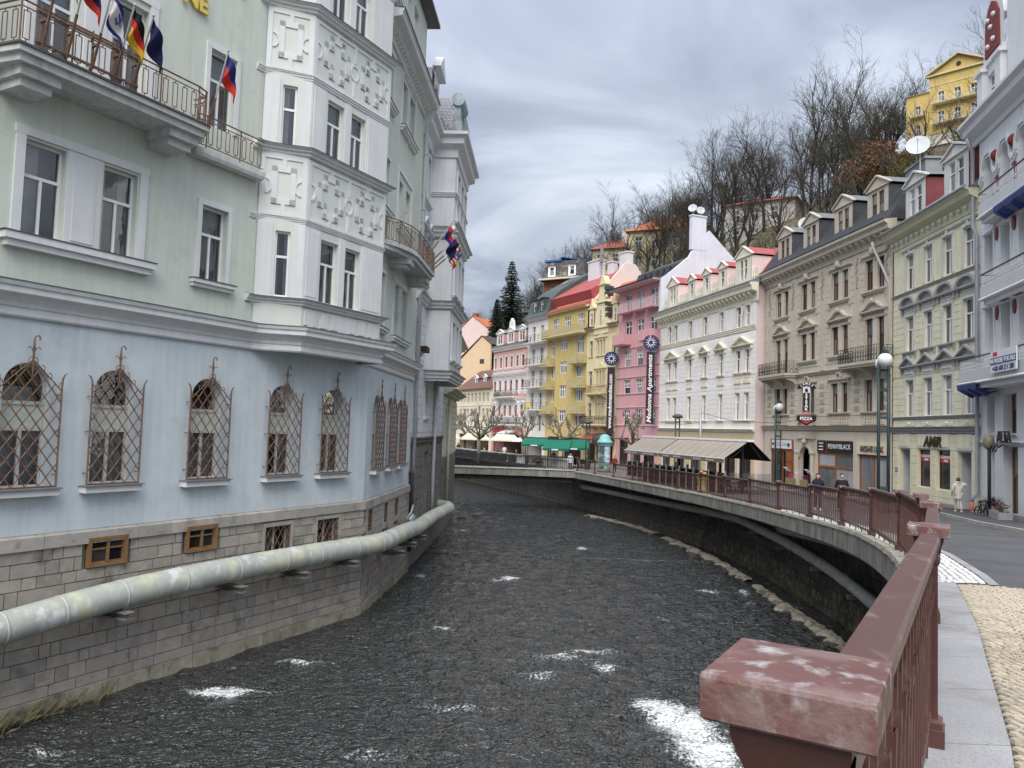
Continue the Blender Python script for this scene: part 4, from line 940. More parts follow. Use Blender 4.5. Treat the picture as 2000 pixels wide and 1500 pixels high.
for u0 in (7.45, 10.14):
 o = window(hotel, u0 + .08, 3.09, .84, .52, 'TT', brown_wood, PANE_D, -.04, .03, name='cellar_window')
 m_ = MB(); m_.box(-.08, .92, -.1, .02, -.08, 0); m_.box(-.08, .92, -.1, .02, .52, .60); m_.box(-.08, 0, -.098, .02, 0, .52); m_.box(.84, .92, -.098, .02, 0, .52)
 m_.bar((.42, -.06, .02), (.42, -.06, .5), .05, .05); put('casing', m_.mesh('casing', brown_wood), o)
 m_ = MB(); m_.box(.03, .81, .03, .08, -.02, .1); put('inner_sill', m_.mesh('inner_sill', white_paint), o)
def lattice(w, h):
 m_ = MB(); n = 4
 for k in range(-6, 9):
  for sg in (1, -1):
   x0 = k * w / n; t0, t1 = 0, 1; x1 = x0 + sg * h * .62; z0, z1 = 0, h
   for lim, side in ((0, 1), (w, -1)):
    a, b_ = (x0 - lim) * side, (x1 - lim) * side
    if a < 0 and b_ < 0: t0 = 2
    elif a < 0: t0 = max(t0, -a / (b_ - a))
    elif b_ < 0: t1 = min(t1, a / (a - b_))
   if t1 - t0 > .05: m_.bar((lerp(x0, x1, t0), .004 * sg, lerp(z0, z1, t0)), (lerp(x0, x1, t1), .004 * sg, lerp(z0, z1, t1)), .018)
 m_.bar((0, 0, 0), (w, 0, 0), .03); m_.bar((0, 0, h), (w, 0, h), .03); m_.bar((0, 0, 0), (0, 0, h), .03); m_.bar((w, 0, 0), (w, 0, h), .03)
 return m_.mesh('window_grille', iron_brown)
for BM_, o_ in ((Matrix.Identity(4), [(12.93, 13.98, 2.55, 3.4), (15.15, 16.18, 2.6, 3.42)]), (F2L, ops2)):
 for a, b, c, d in o_:
  o = window(hotel, a, c, b - a, d - c, 'D', M('old_cream_frame', (.5, .5, .5)), PANE_D, .16, .06, name='cellar_window', BM=BM_)
  put('window_grille', lattice(b - a - .04, d - c - .04), o, Matrix.Translation((.02, -.2, .02)))
  m_ = MB(); m_.box(-.1, b - a + .1, -.27, -.1, -.2, -.005); m_.box(-.1, 0, -.245, -.1, 0, d - c); m_.box(b - a, b - a + .1, -.245, -.1, 0, d - c); m_.box(-.1, b - a + .1, -.246, -.1, d - c, d - c + .12); put('stone_frame', m_.mesh('stone_frame', ston), o)
def key_rail(mb, P, h, z):
 for a, b in zip(P, P[1:]):
  L_ = dist(a, b); f = lambda d: (lerp(a[0], b[0], d / L_), lerp(a[1], b[1], d / L_))
  for zz, w in ((h, .045), (h - .13, .022), (.06, .022)): mb.bar((*a, z + zz), (*b, z + zz), w, .022)
  n = max(1, round(L_ / .27))
  for k in range(n):
   d0, d1 = L_ * (k + .2) / n, L_ * (k + .68) / n; dm = (d0 + d1) / 2
   p, q, m_ = f(d0), f(d1), f(dm); lo, hi = (.06 + .07, h - .2) if k % 2 == 0 else (.06 + .07, h - .2)
   mb.bar((*p, z + lo), (*p, z + hi), .016); mb.bar((*q, z + lo), (*q, z + hi), .016); mb.bar((*p, z + lo), (*q, z + lo), .016); mb.bar((*p, z + hi), (*q, z + hi), .016)
   mb.bar((*m_, z + hi), (*m_, z + h - .13), .016); mb.bar((*m_, z + .06), (*m_, z + lo), .016)
   if k % 4 == 0: mb.bar((*f(L_ * k / n), z - .02), (*f(L_ * k / n), z + h), .026)
bal_conc = M('balcony_plaster', (.60, .61, .59), .9, .08, 2, .3, 30, streak=.15, second=((.36, .36, .33), 3, .58, .74), bdist=.01)
b = MB(); b.slab([(4.4, .05), (4.6, -1.2), (9.2, -1.2), (9.45, -.75), (9.6, -.35), (9.7, .05)], 13.66, 13.78); b.slab([(4.5, .04), (4.68, -1.1), (9.15, -1.1), (9.4, -.6), (9.6, .04)], 13.5, 13.659)
for u_ in (5.2, 8.7): b.box(u_ - .42, u_ + .42, -.95, .02, 13.3, 13.499); b.box(u_ - .32, u_ + .32, -.8, .02, 13.12, 13.299)
bo = b.build('balcony', bal_conc, hotel, label='long upper balcony carrying flag poles')
b = MB(); b.slab([(4.38, .05), (4.56, -1.24), (9.22, -1.24), (9.5, -.77), (9.64, -.36), (9.74, .05)], 13.781, 13.81); put('flashing', b.mesh('flashing', flash), bo)
r = MB(); key_rail(r, [(4.46, 0), (4.62, -1.14), (8.9, -1.14), (9.2, -1.05), (9.38, -.8), (9.42, -.5), (9.4, -.35)], .9, 13.8)
for u_ in (5.0, 5.55, 6.1, 6.6, 7.05): r.bar((u_, -1.16, 13.85), (u_, -1.16, 14.75), .03); r.bar((u_ , -1.16, 14.4), (u_, -1.3, 14.42), .05)
r.bar((4.9, -1.17, 14.62), (7.2, -1.17, 14.62), .05); r.bar((4.9, -1.17, 13.98), (7.2, -1.17, 13.98), .05)
put('railing', r.mesh('railing', iron_brown), bo)
b = MB(); b.sweep([(9.5, 0), (9.62, -.28), (9.8, -.34), (11.9, -.34), (11.95, 0)], [(-.3, 13.36), (.0, 13.36), (.03, 13.45), (.03, 13.58), (-.3, 13.6)]); b.slab([(9.5, .02), (9.62, -.28), (9.8, -.34), (11.9, -.34), (11.95, .02)], 13.45, 13.59); bo = b.build('balcony', bal_conc, hotel, label='shallow balcony in front of the single window')
r = MB(); key_rail(r, [(9.62, -.3), (9.85, -.35), (11.85, -.35)], .85, 13.6); put('railing', r.mesh('railing', iron_brown), bo)
cur = [(.2, -.12), (.6, -.25), (1.2, -.62), (1.9, -.9), (2.75, -1.05)]
b = MB(); b.slab([(.0, .05)] + cur + [(6.7, -1.05), (6.75, .05)], 13.02, 13.16); b.slab([(.05, .04), (1.3, -.55), (2.8, -.95), (6.6, -.95), (6.65, .04)], 12.86, 13.019)
for u_ in (2.6, 6.2): b.box(u_ - .4, u_ + .4, -.85, .02, 12.64, 12.859); b.box(u_ - .3, u_ + .3, -.7, .02, 12.5, 12.639)
bo = b.build('balcony', bal_conc, hotel, F2L, label='curved balcony beyond the oriel')
r = MB(); key_rail(r, cur + [(6.62, -1.02), (6.68, 0)], .85, 13.16); put('railing', r.mesh('railing', iron_brown), bo)
yel = M('yellow_letter', (.75, .58, .12), .5, .05, 2, .02)
lettering(hotel, 'NE', 9.5, 17.28, .62, -.07, yel, .03, bold=.02)
dp = thing('downpipe', 'white downpipe with dark lower end at the corner between green hotel and white house', 'pipe', F2 @ Matrix.Translation((LW2 + .12, -.16, 0)))
mb = MB(); mb.smooth = True; mb.tube([(0, 0, 4.2), (0, 0, 20.6), (.0, -.3, 21.0), (0, -.5, 21.3)], .085, 8); mb.build('pipe', pipe_white, dp)
mb = MB(); mb.smooth = True; mb.tube([(-.28, .05, 4.5), (-.2, 0, 4.35), (-.2, 0, .9)], .1, 8); mb.build('lower_pipe', gutter_dark, dp)
mb = MB()
for k in range(6): mb.tube([(0, 0, 6 + 2.6 * k), (0, 0, 6.06 + 2.6 * k)], .1, 8)
mb.build('pipe_clips', lead_grey, dp)
lag = M('lagged_pipe_sheet', (.40, .42, .385), .6, .1, 2, .1, 15, second=((.53, .54, .385), 1.2, .48, .62, (1, 1, 1)), third=((.60, .62, .62), 1.7, .56, .66), spec=.4)
lag_band = M('pale_pipe_seam', (.50, .52, .48), .55, .1, 3, .05)
hp = thing('heating_pipe', 'thick pale green lagged heating pipe running along the hotel plinth above the water', 'pipe')
pw = [F1 @ Vector((u_, -.62, z)) for u_, z in ((1, 1.95), (3.5, 2.05), (5.35, 2.17), (6.8, 2.32), (8.2, 2.42), (10, 2.48), (12.1, 2.5), (14.5, 2.49), (16.4, 2.46))] + [F2 @ Vector((u_, -.66, z)) for u_, z in ((.25, 2.42), (2, 2.36), (3.7, 2.3), (5.6, 2.2), (7.2, 2.1))] + [Vector((-3.72, 38.6, 2.05)), Vector((-3.5, 41.2, 1.98)), Vector((-3.32, 43.2, 1.95)), Vector((-3.35, 44.0, 1.95)), Vector((-3.75, 44.6, 1.95)), Vector((-4.4, 44.8, 1.95))]
sm = []
for a, b_ in zip(pw, pw[1:]):
 for k in range(4): sm.append(a.lerp(b_, k / 4))
sm.append(pw[-1])
for _ in range(3): sm = [sm[0]] + [(sm[i - 1] + sm[i] * 2 + sm[i + 1]) / 4 for i in range(1, len(sm) - 1)] + [sm[-1]]
mb = MB(); mb.smooth = True; mb.tube(sm, .33, 20); mb.build('pipe', lag, hp)
rp_ = random.Random(8); i = 1
while i < len(sm) - 2:
 d = (sm[i + 1] - sm[i - 1]).normalized(); m_ = MB(); m_.smooth = True; c0_ = sm[i] + (sm[i + 1] - sm[i]) * rp_.random(); m_.tube([c0_, c0_ + d * .045], .338, 20); m_.build('seam_band', lag_band, hp); i += rp_.choice([3, 3, 4])
for k, (F_, u_) in enumerate([(F1, 7.9), (F1, 11.3), (F1, 13.7), (F1, 16.0), (F2, 2.2), (F2, 4.6), (F2, 6.9)]):
 m_ = MB(); m_.box(-.12, .12, -1.1, .02, -.03, 0); m_.box(-.12, .12, -1.1, .02, -.17, -.14); m_.box(-.015, .015, -1.09, .02, -.14, -.03); z = interp(u_, [(5.3, 1.84), (8, 2.07), (17, 2.12)]) if F_ is F1 else 1.98 - .03 * k
 m_.build('bracket', M('bracket_iron', (.16, .15, .14)), hp, F_ @ Matrix.Translation((u_, 0, z)))
m_ = MB(); m_.smooth = True; m_.tube([(0, 0, 0), (.05, -.1, .35), (.2, -.2, .5), (.3, -.25, .8)], .05, 6); m_.tube([(.1, -.1, .1), (.35, -.25, .32)], .16, 10); m_.build('valve', lead_grey, hp, F2 @ Matrix.Translation((5.9, -.35, 2.35)))
def flag(F_, base, tip, cols, label, group, emblem=None, w=.62, drop=.55, ang=.25):
 t = thing('flag', label, 'flag', F_ @ Matrix.Translation(base), group); tp = Vector(tip) - Vector(base)
 mb = MB(); mb.tube([(0, 0, 0), tp * .45], .03, 6); mb.build('pole_holder', iron_brown, t)
 mb = MB(); mb.tube([tp * .3, tp], .02, 6); mb.ball(tp, .035, 6, 4); mb.build('pole', M('pale_pole', (.5, .5, .5), .5, .05), t)
 mats = [M('flag_' + c, FC[c], .8, .06, 5, .2, 60) for c in cols]; mb = MB(); n = 9; d = tp.normalized(); e = Vector((math.cos(ang) * .55, -.15, -.84)).normalized()
 for r_ in range(6):
  for k in range(n):
   s0, s1 = r_ / 6, (r_ + 1) / 6; q0, q1 = k / n, (k + 1) / n
   def P(s, q): return tp * .985 - d * (w * s) + e * (w * 1.15 * q * (1 - .35 * (1 - s))) + Vector((.05 * math.sin(q * 9 + s * 3), .07 * math.sin(q * 8 + s * 5), -.10 * q * (1 - s)))
   mb.cur = min(len(cols) - 1, int(s0 * len(cols))); mb.face(P(s0, q0), P(s0, q1), P(s1, q1), P(s1, q0))
 mb.build('cloth', mats, t)
 if emblem:
  m_ = MB(); c = tp * .985 - d * (w * .5) + e * (w * .5) + Vector((0, -.03, 0))
  for rot in (0, math.pi):
   pts = [c - d * (.14 * math.cos(rot + k * 2.0944)) + e * (.14 * math.sin(rot + k * 2.0944)) for k in range(4)]
   m_.tube(pts, .014, 4)
  m_.build('emblem', M('flag_blue', FC['blue']), t)
 return t
FC = {'black': (.015, .015, .018), 'red': (.62, .04, .03), 'gold': (.80, .52, .04), 'white': (.78, .78, .78), 'blue': (.03, .04, .22), 'navy': (.02, .02, .10), 'skyblue': (.15, .35, .65), 'yellow': (.7, .55, .05)}
up = lambda u_, z=0: ((u_, -1.18, 13.9), (u_ - .22 - z * .1, -2.05 - z * .3, 15.28 + z))
flag(F1, *up(5.05, .55), ['yellow', 'gold', 'yellow'], 'yellow flag cut by the top edge at the left end of the balcony', 'flags on the hotel balconies')
flag(F1, *up(5.55, .35), ['red', 'navy', 'red'], 'red and dark blue flag second from the left on the balcony', 'flags on the hotel balconies')
flag(F1, *up(6.1, .1), ['blue', 'white', 'white', 'white', 'white', 'blue'], 'white flag with blue stripes and blue star on the balcony', 'flags on the hotel balconies', True)
flag(F1, *up(6.62), ['black', 'red', 'gold'], 'black red and gold flag on the long hotel balcony', 'flags on the hotel balconies')
flag(F1, *up(7.08), ['navy', 'navy'], 'plain dark blue flag right of the black red and gold one', 'flags on the hotel balconies')
flag(F1, (9.5, -.72, 13.75), (9.32, -1.6, 15.72), ['blue', 'blue', 'red', 'red'], 'blue and red flag hanging before the open single window', 'flags on the hotel balconies')
for u_, cs, lb, dz in ((4.3, ['white', 'red', 'blue'], 'white red and blue flag highest over the curved balcony', .45), (5.2, ['navy', 'navy'], 'dark blue flag on the curved balcony beyond the oriel', 0), (5.8, ['red', 'white', 'red', 'white', 'red', 'white'], 'red and white striped flag on the curved balcony', -.1), (6.3, ['skyblue', 'yellow', 'red'], 'light blue flag with other colours at the far end of the curved balcony', -.15)):
 flag(F2, (u_, -1.05, 13.3), (u_ + .1, -2.15, 14.5 + dz), cs, lb, 'flags on the hotel balconies', w=.6)
gt = thing('gutter_end', 'copper gutter and zinc spout of a lower roof at the left picture edge', 'gutter', F1 @ Matrix.Translation((3.1, -2.3, 12.35)))
m_ = MB(); m_.smooth = True; m_.tube([(-1.6, .3, .12), (.35, 0, .12)], .1, 8); m_.build('copper_gutter', M('copper_gutter', (.32, .12, .08), .5, .2, 4, .1), gt)
m_ = MB(); m_.smooth = True; m_.tube([(.3, 0, .1), (.4, 0, -.05), (.42, 0, -.25), (.2, 0, -.5), (.0, .1, -.8)], .085, 8); m_.build('spout', lead_grey, gt)
m_ = MB(); rg = random.Random(4)
for k in range(110):
 u_ = rg.gauss(6.0, .8); y0 = -.15 - abs(rg.gauss(0, .15)); h = rg.uniform(.1, .4); dx, dy = rg.uniform(-.25, .35), rg.uniform(-.35, .1); w_ = .006
 m_.face((u_ - w_, y0, -.05), (u_ + w_, y0, -.05), (u_ + dx * .5, y0 + dy * .5, h * .7)); m_.face((u_ + w_, y0, -.05), (u_ + dx * .5, y0 + dy * .5, h * .7), (u_ + dx, y0 + dy, h))
gs = m_.build('grass', M('dry_grass', (.17, .15, .08), .9, .3, 8, 0, objvar=.1), None, F1, kind='stuff'); gs['label'] = 'tuft of dry grass at the foot of the stone plinth'; gs['category'] = 'grass'
# ================================================================ house row on the street side
def house(name, label, A, B, group='houses along the street'):
 return thing(name, label, 'building', frame(A, B), group), dist(A, B)
def profx(mb, x0, x1, prof):
 """profile in (y, z) pushed along x, closed"""
 n = len(prof); mb.idx([(x0, y, z) for y, z in prof] + [(x1, y, z) for y, z in prof], [tuple(range(n)), tuple(range(2 * n - 1, n - 1, -1))] + [(i, n + i, n + (i + 1) % n, (i + 1) % n) for i in range(n)])
def facade(root, W, z0, z1, ops, mat, depth=.16, rustic=None, rmat=None, name='wall', proud=.025):
 mb = MB(); wall(mb, 0, W, z0, z1, ops, depth); o = mb.build(name, mat, root)
 if rustic:
  r = MB()
  for (a, b, h) in rustic: courses(r, .03, W - .03, a, b, [(o_[0] - .16, o_[1] + .16, o_[2] - .05, o_[3] + .16) for o_ in ops], h, .03, proud)
  put('rustication', r.mesh('rustication', rmat or mat), o)
 return o
def belt(root, W, z, h, out, mat, name='string_course', x0=-.02, x1=None, fl=None):
 mb = MB(); x1 = W + .02 if x1 is None else x1
 mb.sweep([(x0, 0), (x1, 0)], cornice_prof(z, h, out, 3)); o = mb.build(name, mat, root)
 if fl: m_ = MB(); m_.box(x0 - .01, x1 + .01, -out - .02, .02, z + .004, z + .03); put('flashing', m_.mesh('flashing', fl), o)
 return o
def chimney(root, x, y, z0, z1, w, d, mat, label=None):
 mb = MB(); mb.box(x, x + w, y, y + d, z0, z1); mb.box(x - .08, x + w + .08, y - .08, y + d + .08, z1, z1 + .14); return mb.build('chimney', mat, root, None, label)
def dish(root, x, y, z, r, az, h=.6, name='satellite_dish'):
 mb = MB(); mb.tube([(0, 0, -h), (0, 0, 0)], .035, 6); c = Vector((0, -.12, .1)); mb.smooth = True
 n = 14; V = [(0, 0, 0)]; d = Vector((math.sin(az), -math.cos(az), .35)).normalized(); a = d.cross(Vector((0, 0, 1))).normalized(); b = a.cross(d)
 vs = [c - d * .06]; fs = []
 for ring in (1, 2):
  for k in range(n): t = 2 * math.pi * k / n; vs.append(c + a * (r * ring / 2 * math.cos(t)) + b * (r * ring / 2 * math.sin(t)) + d * (.02 if ring == 1 else .1) * r)
 for k in range(n): fs.append((0, 1 + k, 1 + (k + 1) % n)); fs.append((1 + k, 1 + n + k, 1 + n + (k + 1) % n, 1 + (k + 1) % n))
 mb.idx(vs, fs); mb.smooth = False; mb.tube([c - b * r * .9, c + d * r * .9], .018, 4); mb.ball(c + d * r * .9, .05, 6, 4)
 return mb.build(name, M('dish_paint', (.46, .48, .50), .4, .05, 2, .02), root, Matrix.Translation((x, y, z)))
def dormer(root, x, z, w, h, depth, wm, rm, sm, win=None, kind='tri', y=.35, hp=.5, panes=2, fm=None, gm=None, sw=None, label=None):
 """gabled dormer: front with window(s), side cheeks, little roof"""
 mb = MB(); n = panes; ww = sw or (.42 if n > 1 else .5); gap = .16; tot = n * ww + (n - 1) * gap; xs = [(w - tot) / 2 + k * (ww + gap) for k in range(n)]
 ops = [(q, q + ww, .25, h - .18) for q in xs]
 wall(mb, 0, w, 0, h, ops, .12)
 mb.box(-.06, w + .06, -.1, .02, h, h + .07)
 if kind == 'tri':
  mb.prism([(-.1, h + .072), (w + .1, h + .072), (w / 2, h + hp)], -.04, .1)
  for s_ in (-1, 1):
   a, b = ((-.16, h + .07), (w / 2, h + hp + .06)) if s_ < 0 else ((w / 2, h + hp + .06), (w + .16, h + .07)); mb.prism([a, b, (b[0], b[1] + .09), (a[0], a[1] + .09)] if s_ < 0 else [a, b, (b[0], b[1] + .09), (a[0], a[1] + .09)], -.14, .1)
 o = mb.build('dormer', wm, root, Matrix.Translation((x, y, z)), label)
 for q in (0, w): m_ = MB(); m_.face((q, .02, 0), (q, depth, 0), (q, depth, h), (q, .02, h)); put('cheek', m_.mesh('cheek', sm), o)
 m_ = MB()
 if kind == 'tri':
  m_.face((-.14, -.1, h + .10), (w / 2, -.1, h + hp + .12), (w / 2, depth, h + hp + .12), (-.14, depth, h + .10)); m_.face((w + .14, -.1, h + .10), (w / 2, -.1, h + hp + .12), (w / 2, depth, h + hp + .12), (w + .14, depth, h + .10))
 else: m_.box(-.1, w + .1, -.15, depth, h + .07, h + .14)
 put('dormer_roof', m_.mesh('dormer_roof', rm), o)
 for q in xs:
  me, panes_ = win_mesh(ww, h - .43, 'S2' if h > 1 else 'S', fm or white_paint, gm or PANE, .045); wo = put('window', me, o, Matrix.Translation((q, .09, .25)))
  for p in panes_: put('pane', p, wo)
 return o
slate = M('dark_slate', (.045, .048, .055), .6, .2, 3, .4, 25, objvar=.1, second=((.075, .078, .085), 6, .55, .7))
slate_l = M('grey_slate', (.15, .155, .165), .6, .15, 3, .3, 25)
red_roof = M('red_sheet_roof', (.36, .075, .07), .5, .1, 2, .1, 20)
orange_tile = M('orange_roof_tile', (.50, .16, .07), .8, .15, 3, .4, 20)
brown_tile = M('brown_roof_tile', (.16, .085, .07), .8, .2, 3, .4, 20)
green_sheet = M('dark_green_sheet_roof', (.065, .085, .078), .5, .15, 2, .2, 8)
pinkish = M('pale_pink_render', (.72, .595, .575), .9, .06, 1.2, .15, 40, streak=.06)
zw = 2.6
YA, YB = (19.75, 39.7), (19.3, 31.6)
ye, W = house('yellow_house', 'pale yellow four storey house with rounded window hoods and the red window signs', YA, YB)
y_pl = M('pale_yellow_plaster', (.77, .725, .53), .9, .07, 1.1, .2, 40, streak=.1, second=((.62, .585, .42), 1.2, .55, .75), bdist=.006)
y_tr = M('yellow_house_white_trim', (.66, .655, .62), .85, .07, 2, .15, 40, streak=.12, second=((.40, .40, .39), 2.2, .56, .75))
y_gr = M('yellow_house_grey_trim', (.37, .365, .36), .85, .08, 2, .2, 40, streak=.1)
cx = [1.88, 3.74, 5.52, 7.27]; ww = .82
ops = []
rows = [(14.1, 1.75, 'r3'), (10.98, 1.75, 'r2'), (7.76, 1.8, 'r1')]
for z, h, _ in rows: ops += [(c - ww / 2, c + ww / 2, z, z + h) for c in cx]
shop_ops = [(.85, 1.9, 3.0, 6.15), (2.82, 3.92, 4.45, 6.18), (4.62, 5.72, 4.45, 6.18), (6.4, 7.45, 3.0, 6.15)]
facade(ye, W, zw, 17.0, ops + shop_ops, y_pl, .16, [(9.75, 10.6, .3), (10.98, 13.85, .32), (7.7, 9.6, .33), (3.7, 6.9, .345)])
for z, h, r_ in rows:
 for c in cx:
  ex = [surround(ww, h, y_tr, .15, .13, .04, head=.2 if r_ == 'r3' else None)]
  if r_ == 'r3': ex += [pediment(ww, h, y_tr, 'flat', .5, .3, .13, .12, .28, False)]
  if r_ == 'r2': ex += [sill(ww, y_gr, .3, .14, .13, .14, True), pediment(ww, h, y_gr, 'seg', .42, .5, .13, .22, .46)]
  if r_ == 'r1': ex += [pediment(ww, h, y_gr, 'tri', .45, .5, .13, .22, .62)]
  window(ye, c - ww / 2, z, ww, h, 'T', white_paint, PANE_L if r_ == 'r1' else PANE, .13, .05, extras=ex)
 if r_ != 'r3':
  mb = MB(); rr = random.Random(2)
  for c in cx:
   zt = z + h + .17
   mb.box(c - .5, c + .5, -.055, .01, zt, zt + (.27 if r_ == 'r2' else .4))
   for k in range(7): mb.ball((c - .36 + .12 * k, -.06, zt + .14 + .03 * (k % 2)), .06, 6, 4)
  mb.build('relief_ornament', y_tr, ye, kind='stuff')
belt(ye, W, 13.98, .2, .13, y_gr); belt(ye, W, 7.74, .16, .12, y_gr); belt(ye, W, 7.22, .36, .24, y_gr, 'ground_cornice', fl=y_gr)
mb = MB()
for c in cx: mb.box(c - .62, c + .62, -.03, .01, 7.27, 7.55);
mb.build('apron_panels', y_tr, ye, kind='stuff')
mb = MB()
for c in cx: mb.box(c - .5, c + .5, -.042, -.029, 7.31, 7.51); mb.ball((c, -.05, 7.41), .07, 8, 4)
mb.build('apron_inset', y_pl, ye, kind='stuff')
mb = MB(); mb.sweep([(-.25, 0), (W + .05, 0)], [(0, 16.35), (.05, 16.35), (.07, 16.45), (.1, 16.8), (.42, 16.95), (.46, 17.12), (.6, 17.2), (.6, 17.25), (0, 17.3)]); mb.build('eave_cornice', M('yellow_green_eave', (.62, .60, .43), .85, .06), ye)
mb = MB()
for k in range(15): xx = lerp(.25, W - .25, k / 14); mb.ball((xx, -.16, 16.62), .1, 7, 5); mb.box(xx - .05, xx + .05, -.12, .01, 16.5, 16.72)
mb.build('rosettes', y_tr, ye, kind='stuff')
mb = MB(); mb.smooth = True; mb.tube([(-.3, -.62, 17.28), (W + .02, -.62, 17.3)], .08, 8); mb.build('gutter', lead_grey, ye)
mb = MB(); profx(mb, -.1, W + .1, [(-.5, 17.28), (0, 17.5), (3.4, 21.2), (7, 21.2), (9, 17.3)]); mb.build('roof', slate_l, ye)
for x in (1.25, 5.1):
 dormer(ye, x, 17.55, 2.1, 1.75, 2.6, y_tr, slate_l, M('wine_red_tile', (.2, .05, .055), .7, .15, 4, .2), kind='tri', y=.05, hp=.52, panes=2, sw=.55)
chimney(ye, -4.5, 2.6, 18, 22.2, 2.4, .9, M('grey_chimney', (.24, .26, .27), .9, .1))
dish(ye, -2.3, 2.4, 22.9, .62, 1.1, 2.2)
for (a, b) in ((.85, 1.9), (6.4, 7.45)):
 mb = MB(); mb.box(a - .02, b + .02, .16, 1.2, 3.0, 6.15, skip='f'); mb.build('doorway', M('grey_white_reveal', (.52, .53, .55), .85, .08), ye)
 mb = MB(); mb.box(a + .72, b - .02, .35, .42, 3.6, 6.1); mb.build('door', M('black_door', (.015, .014, .014), .4), ye)
 mb = MB(); mb.box(a - .08, b + .08, -.06, .01, 6.22, 6.92); mb.cur = 1; mb.box(a + .03, b - .03, -.075, -.058, 6.3, 6.84); mb.build('sign_panel', [y_tr, y_pl], ye)
red_sign = M('red_sign', (.55, .03, .035), .5, .04, 2, .02); wht_txt = M('white_letter', (.82, .82, .82), .6, .03, 2, 0); blk_txt = M('bronze_letter', (.055, .045, .032), .45, .1, 5, .05, metal=.4)
wine = M('wine_red_frame', (.08, .02, .025), .5, .1)
for a in (2.82, 4.62):
 o = window(ye, a, 4.45, 1.1, 1.73, 'S', wine, PANE_D, .12, .06, name='shop_window')
 m_ = MB(); m_.box(.07, 1.02, -.02, .0, 1.18, 1.5); put('red_notice', m_.mesh('red_notice', red_sign), o)
 lettering(o, 'CLEARANCE', .55, 1.37, .17, -.03, wht_txt, .004, bold=.006); lettering(o, 'SALES', .55, 1.22, .14, -.03, wht_txt, .004, bold=.006)
 m_ = MB(); m_.box(.15, .95, .04, .08, .1, .3); put('window_display', m_.mesh('window_display', white_paint), o)
mb = MB(); mb.box(2.74, 5.8, -.06, .01, 6.24, 7.0 - .08); mb.cur = 1; mb.box(2.84, 5.7, -.075, -.058, 6.33, 6.83); so = mb.build('shop_sign', [y_tr, y_pl], ye)
lettering(so, 'AMiR', 4.3, 6.33, .68, -.1, blk_txt, .025, shear=.25, bold=.012, sx=1.05)
mb = MB(); courses(mb, .0, W, 2.8, 3.85, [(a - .1, b + .1, 2, 7) for a, b, _, _ in shop_ops if b < 2 or a > 6], .5, .02, .04); mb.build('base', M('grey_socle', (.3, .3, .29), .9, .15), ye)
mb = MB(); mb.box(.35, .6, -.05, -.03, 5.0, 5.2); mb.cur = 1; mb.box(.42, .53, -.053, -.049, 5.05, 5.15); mb.build('house_number', [M('enamel_red_blue', (.1, .05, .2)), wht_txt], ye)
body_box(ye, 0, W, zw, 17.2, 9, y_pl)
dpp = thing('downpipe', 'cream downpipe between the beige house and the yellow house', 'pipe', frame(YA, YB) @ Matrix.Translation((-.22, -.1, 0)))
mb = MB(); mb.smooth = True; mb.tube([(0, 0, 3.6), (0, 0, 14.7), (-.25, -.15, 15.4), (-.9, -.5, 16.9), (-.9, -.55, 17.2)], .075, 8); mb.build('pipe', M('cream_pipe', (.5, .48, .44), .6, .05), dpp)
dpp = thing('downpipe', 'zinc downpipe with red foot between yellow house and white balcony house', 'pipe', frame(YA, YB) @ Matrix.Translation((W + .08, -.16, 0)))
mb = MB(); mb.smooth = True; mb.tube([(-.05, -.2, 4.1), (-.04, -.16, 4.3), (0, 0, 4.5), (0, 0, 15.2), (-.12, -.1, 15.6), (-.12, -.1, 18.8), (0, -.4, 19.3)], .08, 8); mb.build('pipe', lead_grey, dpp)
mb = MB(); mb.smooth = True; mb.tube([(-.05, -.2, 3.62), (-.05, -.2, 4.15)], .09, 8); mb.build('red_foot', M('salmon_red_guard', (.55, .17, .14), .6, .08), dpp)
BA, BB = (18.0, 54.5), (19.7, 39.7)
be, W = house('beige_house', 'beige stone coloured house with brown windows, slate dormers and two wrought iron balconies', BA, BB)
b_pl = M('beige_plaster', (.575, .52, .435), .9, .06, 1.2, .2, 40, streak=.08, bdist=.006)
b_tr = M('beige_trim', (.53, .475, .395), .85, .07, 2, .2, 40, streak=.08)
b_dk = M('beige_dark_panel', (.36, .32, .27), .9, .1, 3, .3, 40)
brn = M('brown_red_window_wood', (.10, .035, .022), .5, .15, 5, .1, 50)
px_ = [1.62, 5.18, 8.92, 12.42]; ww = .68; of2 = 1.14
rows = [(14.7, 1.72, 'r3'), (11.45, 1.72, 'r2'), (8.1, 1.72, 'r1')]
ops = []
for z, h, r_ in rows:
 for i, x in enumerate(px_):
  zz, hh = (z - .75, h + .75) if r_ == 'r2' and i in (0, 3) else (z, h)
  ops += [(x, x + ww, zz, zz + hh), (x + of2, x + of2 + ww, zz, zz + hh)]
shop = [(.95, 4.35, 3.2, 6.42), (7.3, 11.3, 3.2, 6.45), (11.8, 14.6, 3.2, 6.38)]
door = (5.28, 6.62, 3.2, 6.0, 'arch')
facade(be, W, zw, 18.1, ops + shop + [door], b_pl, .18, [(14.3, 16.2, .38), (11.0, 13.6, .38), (7.9, 10.0, .38)])
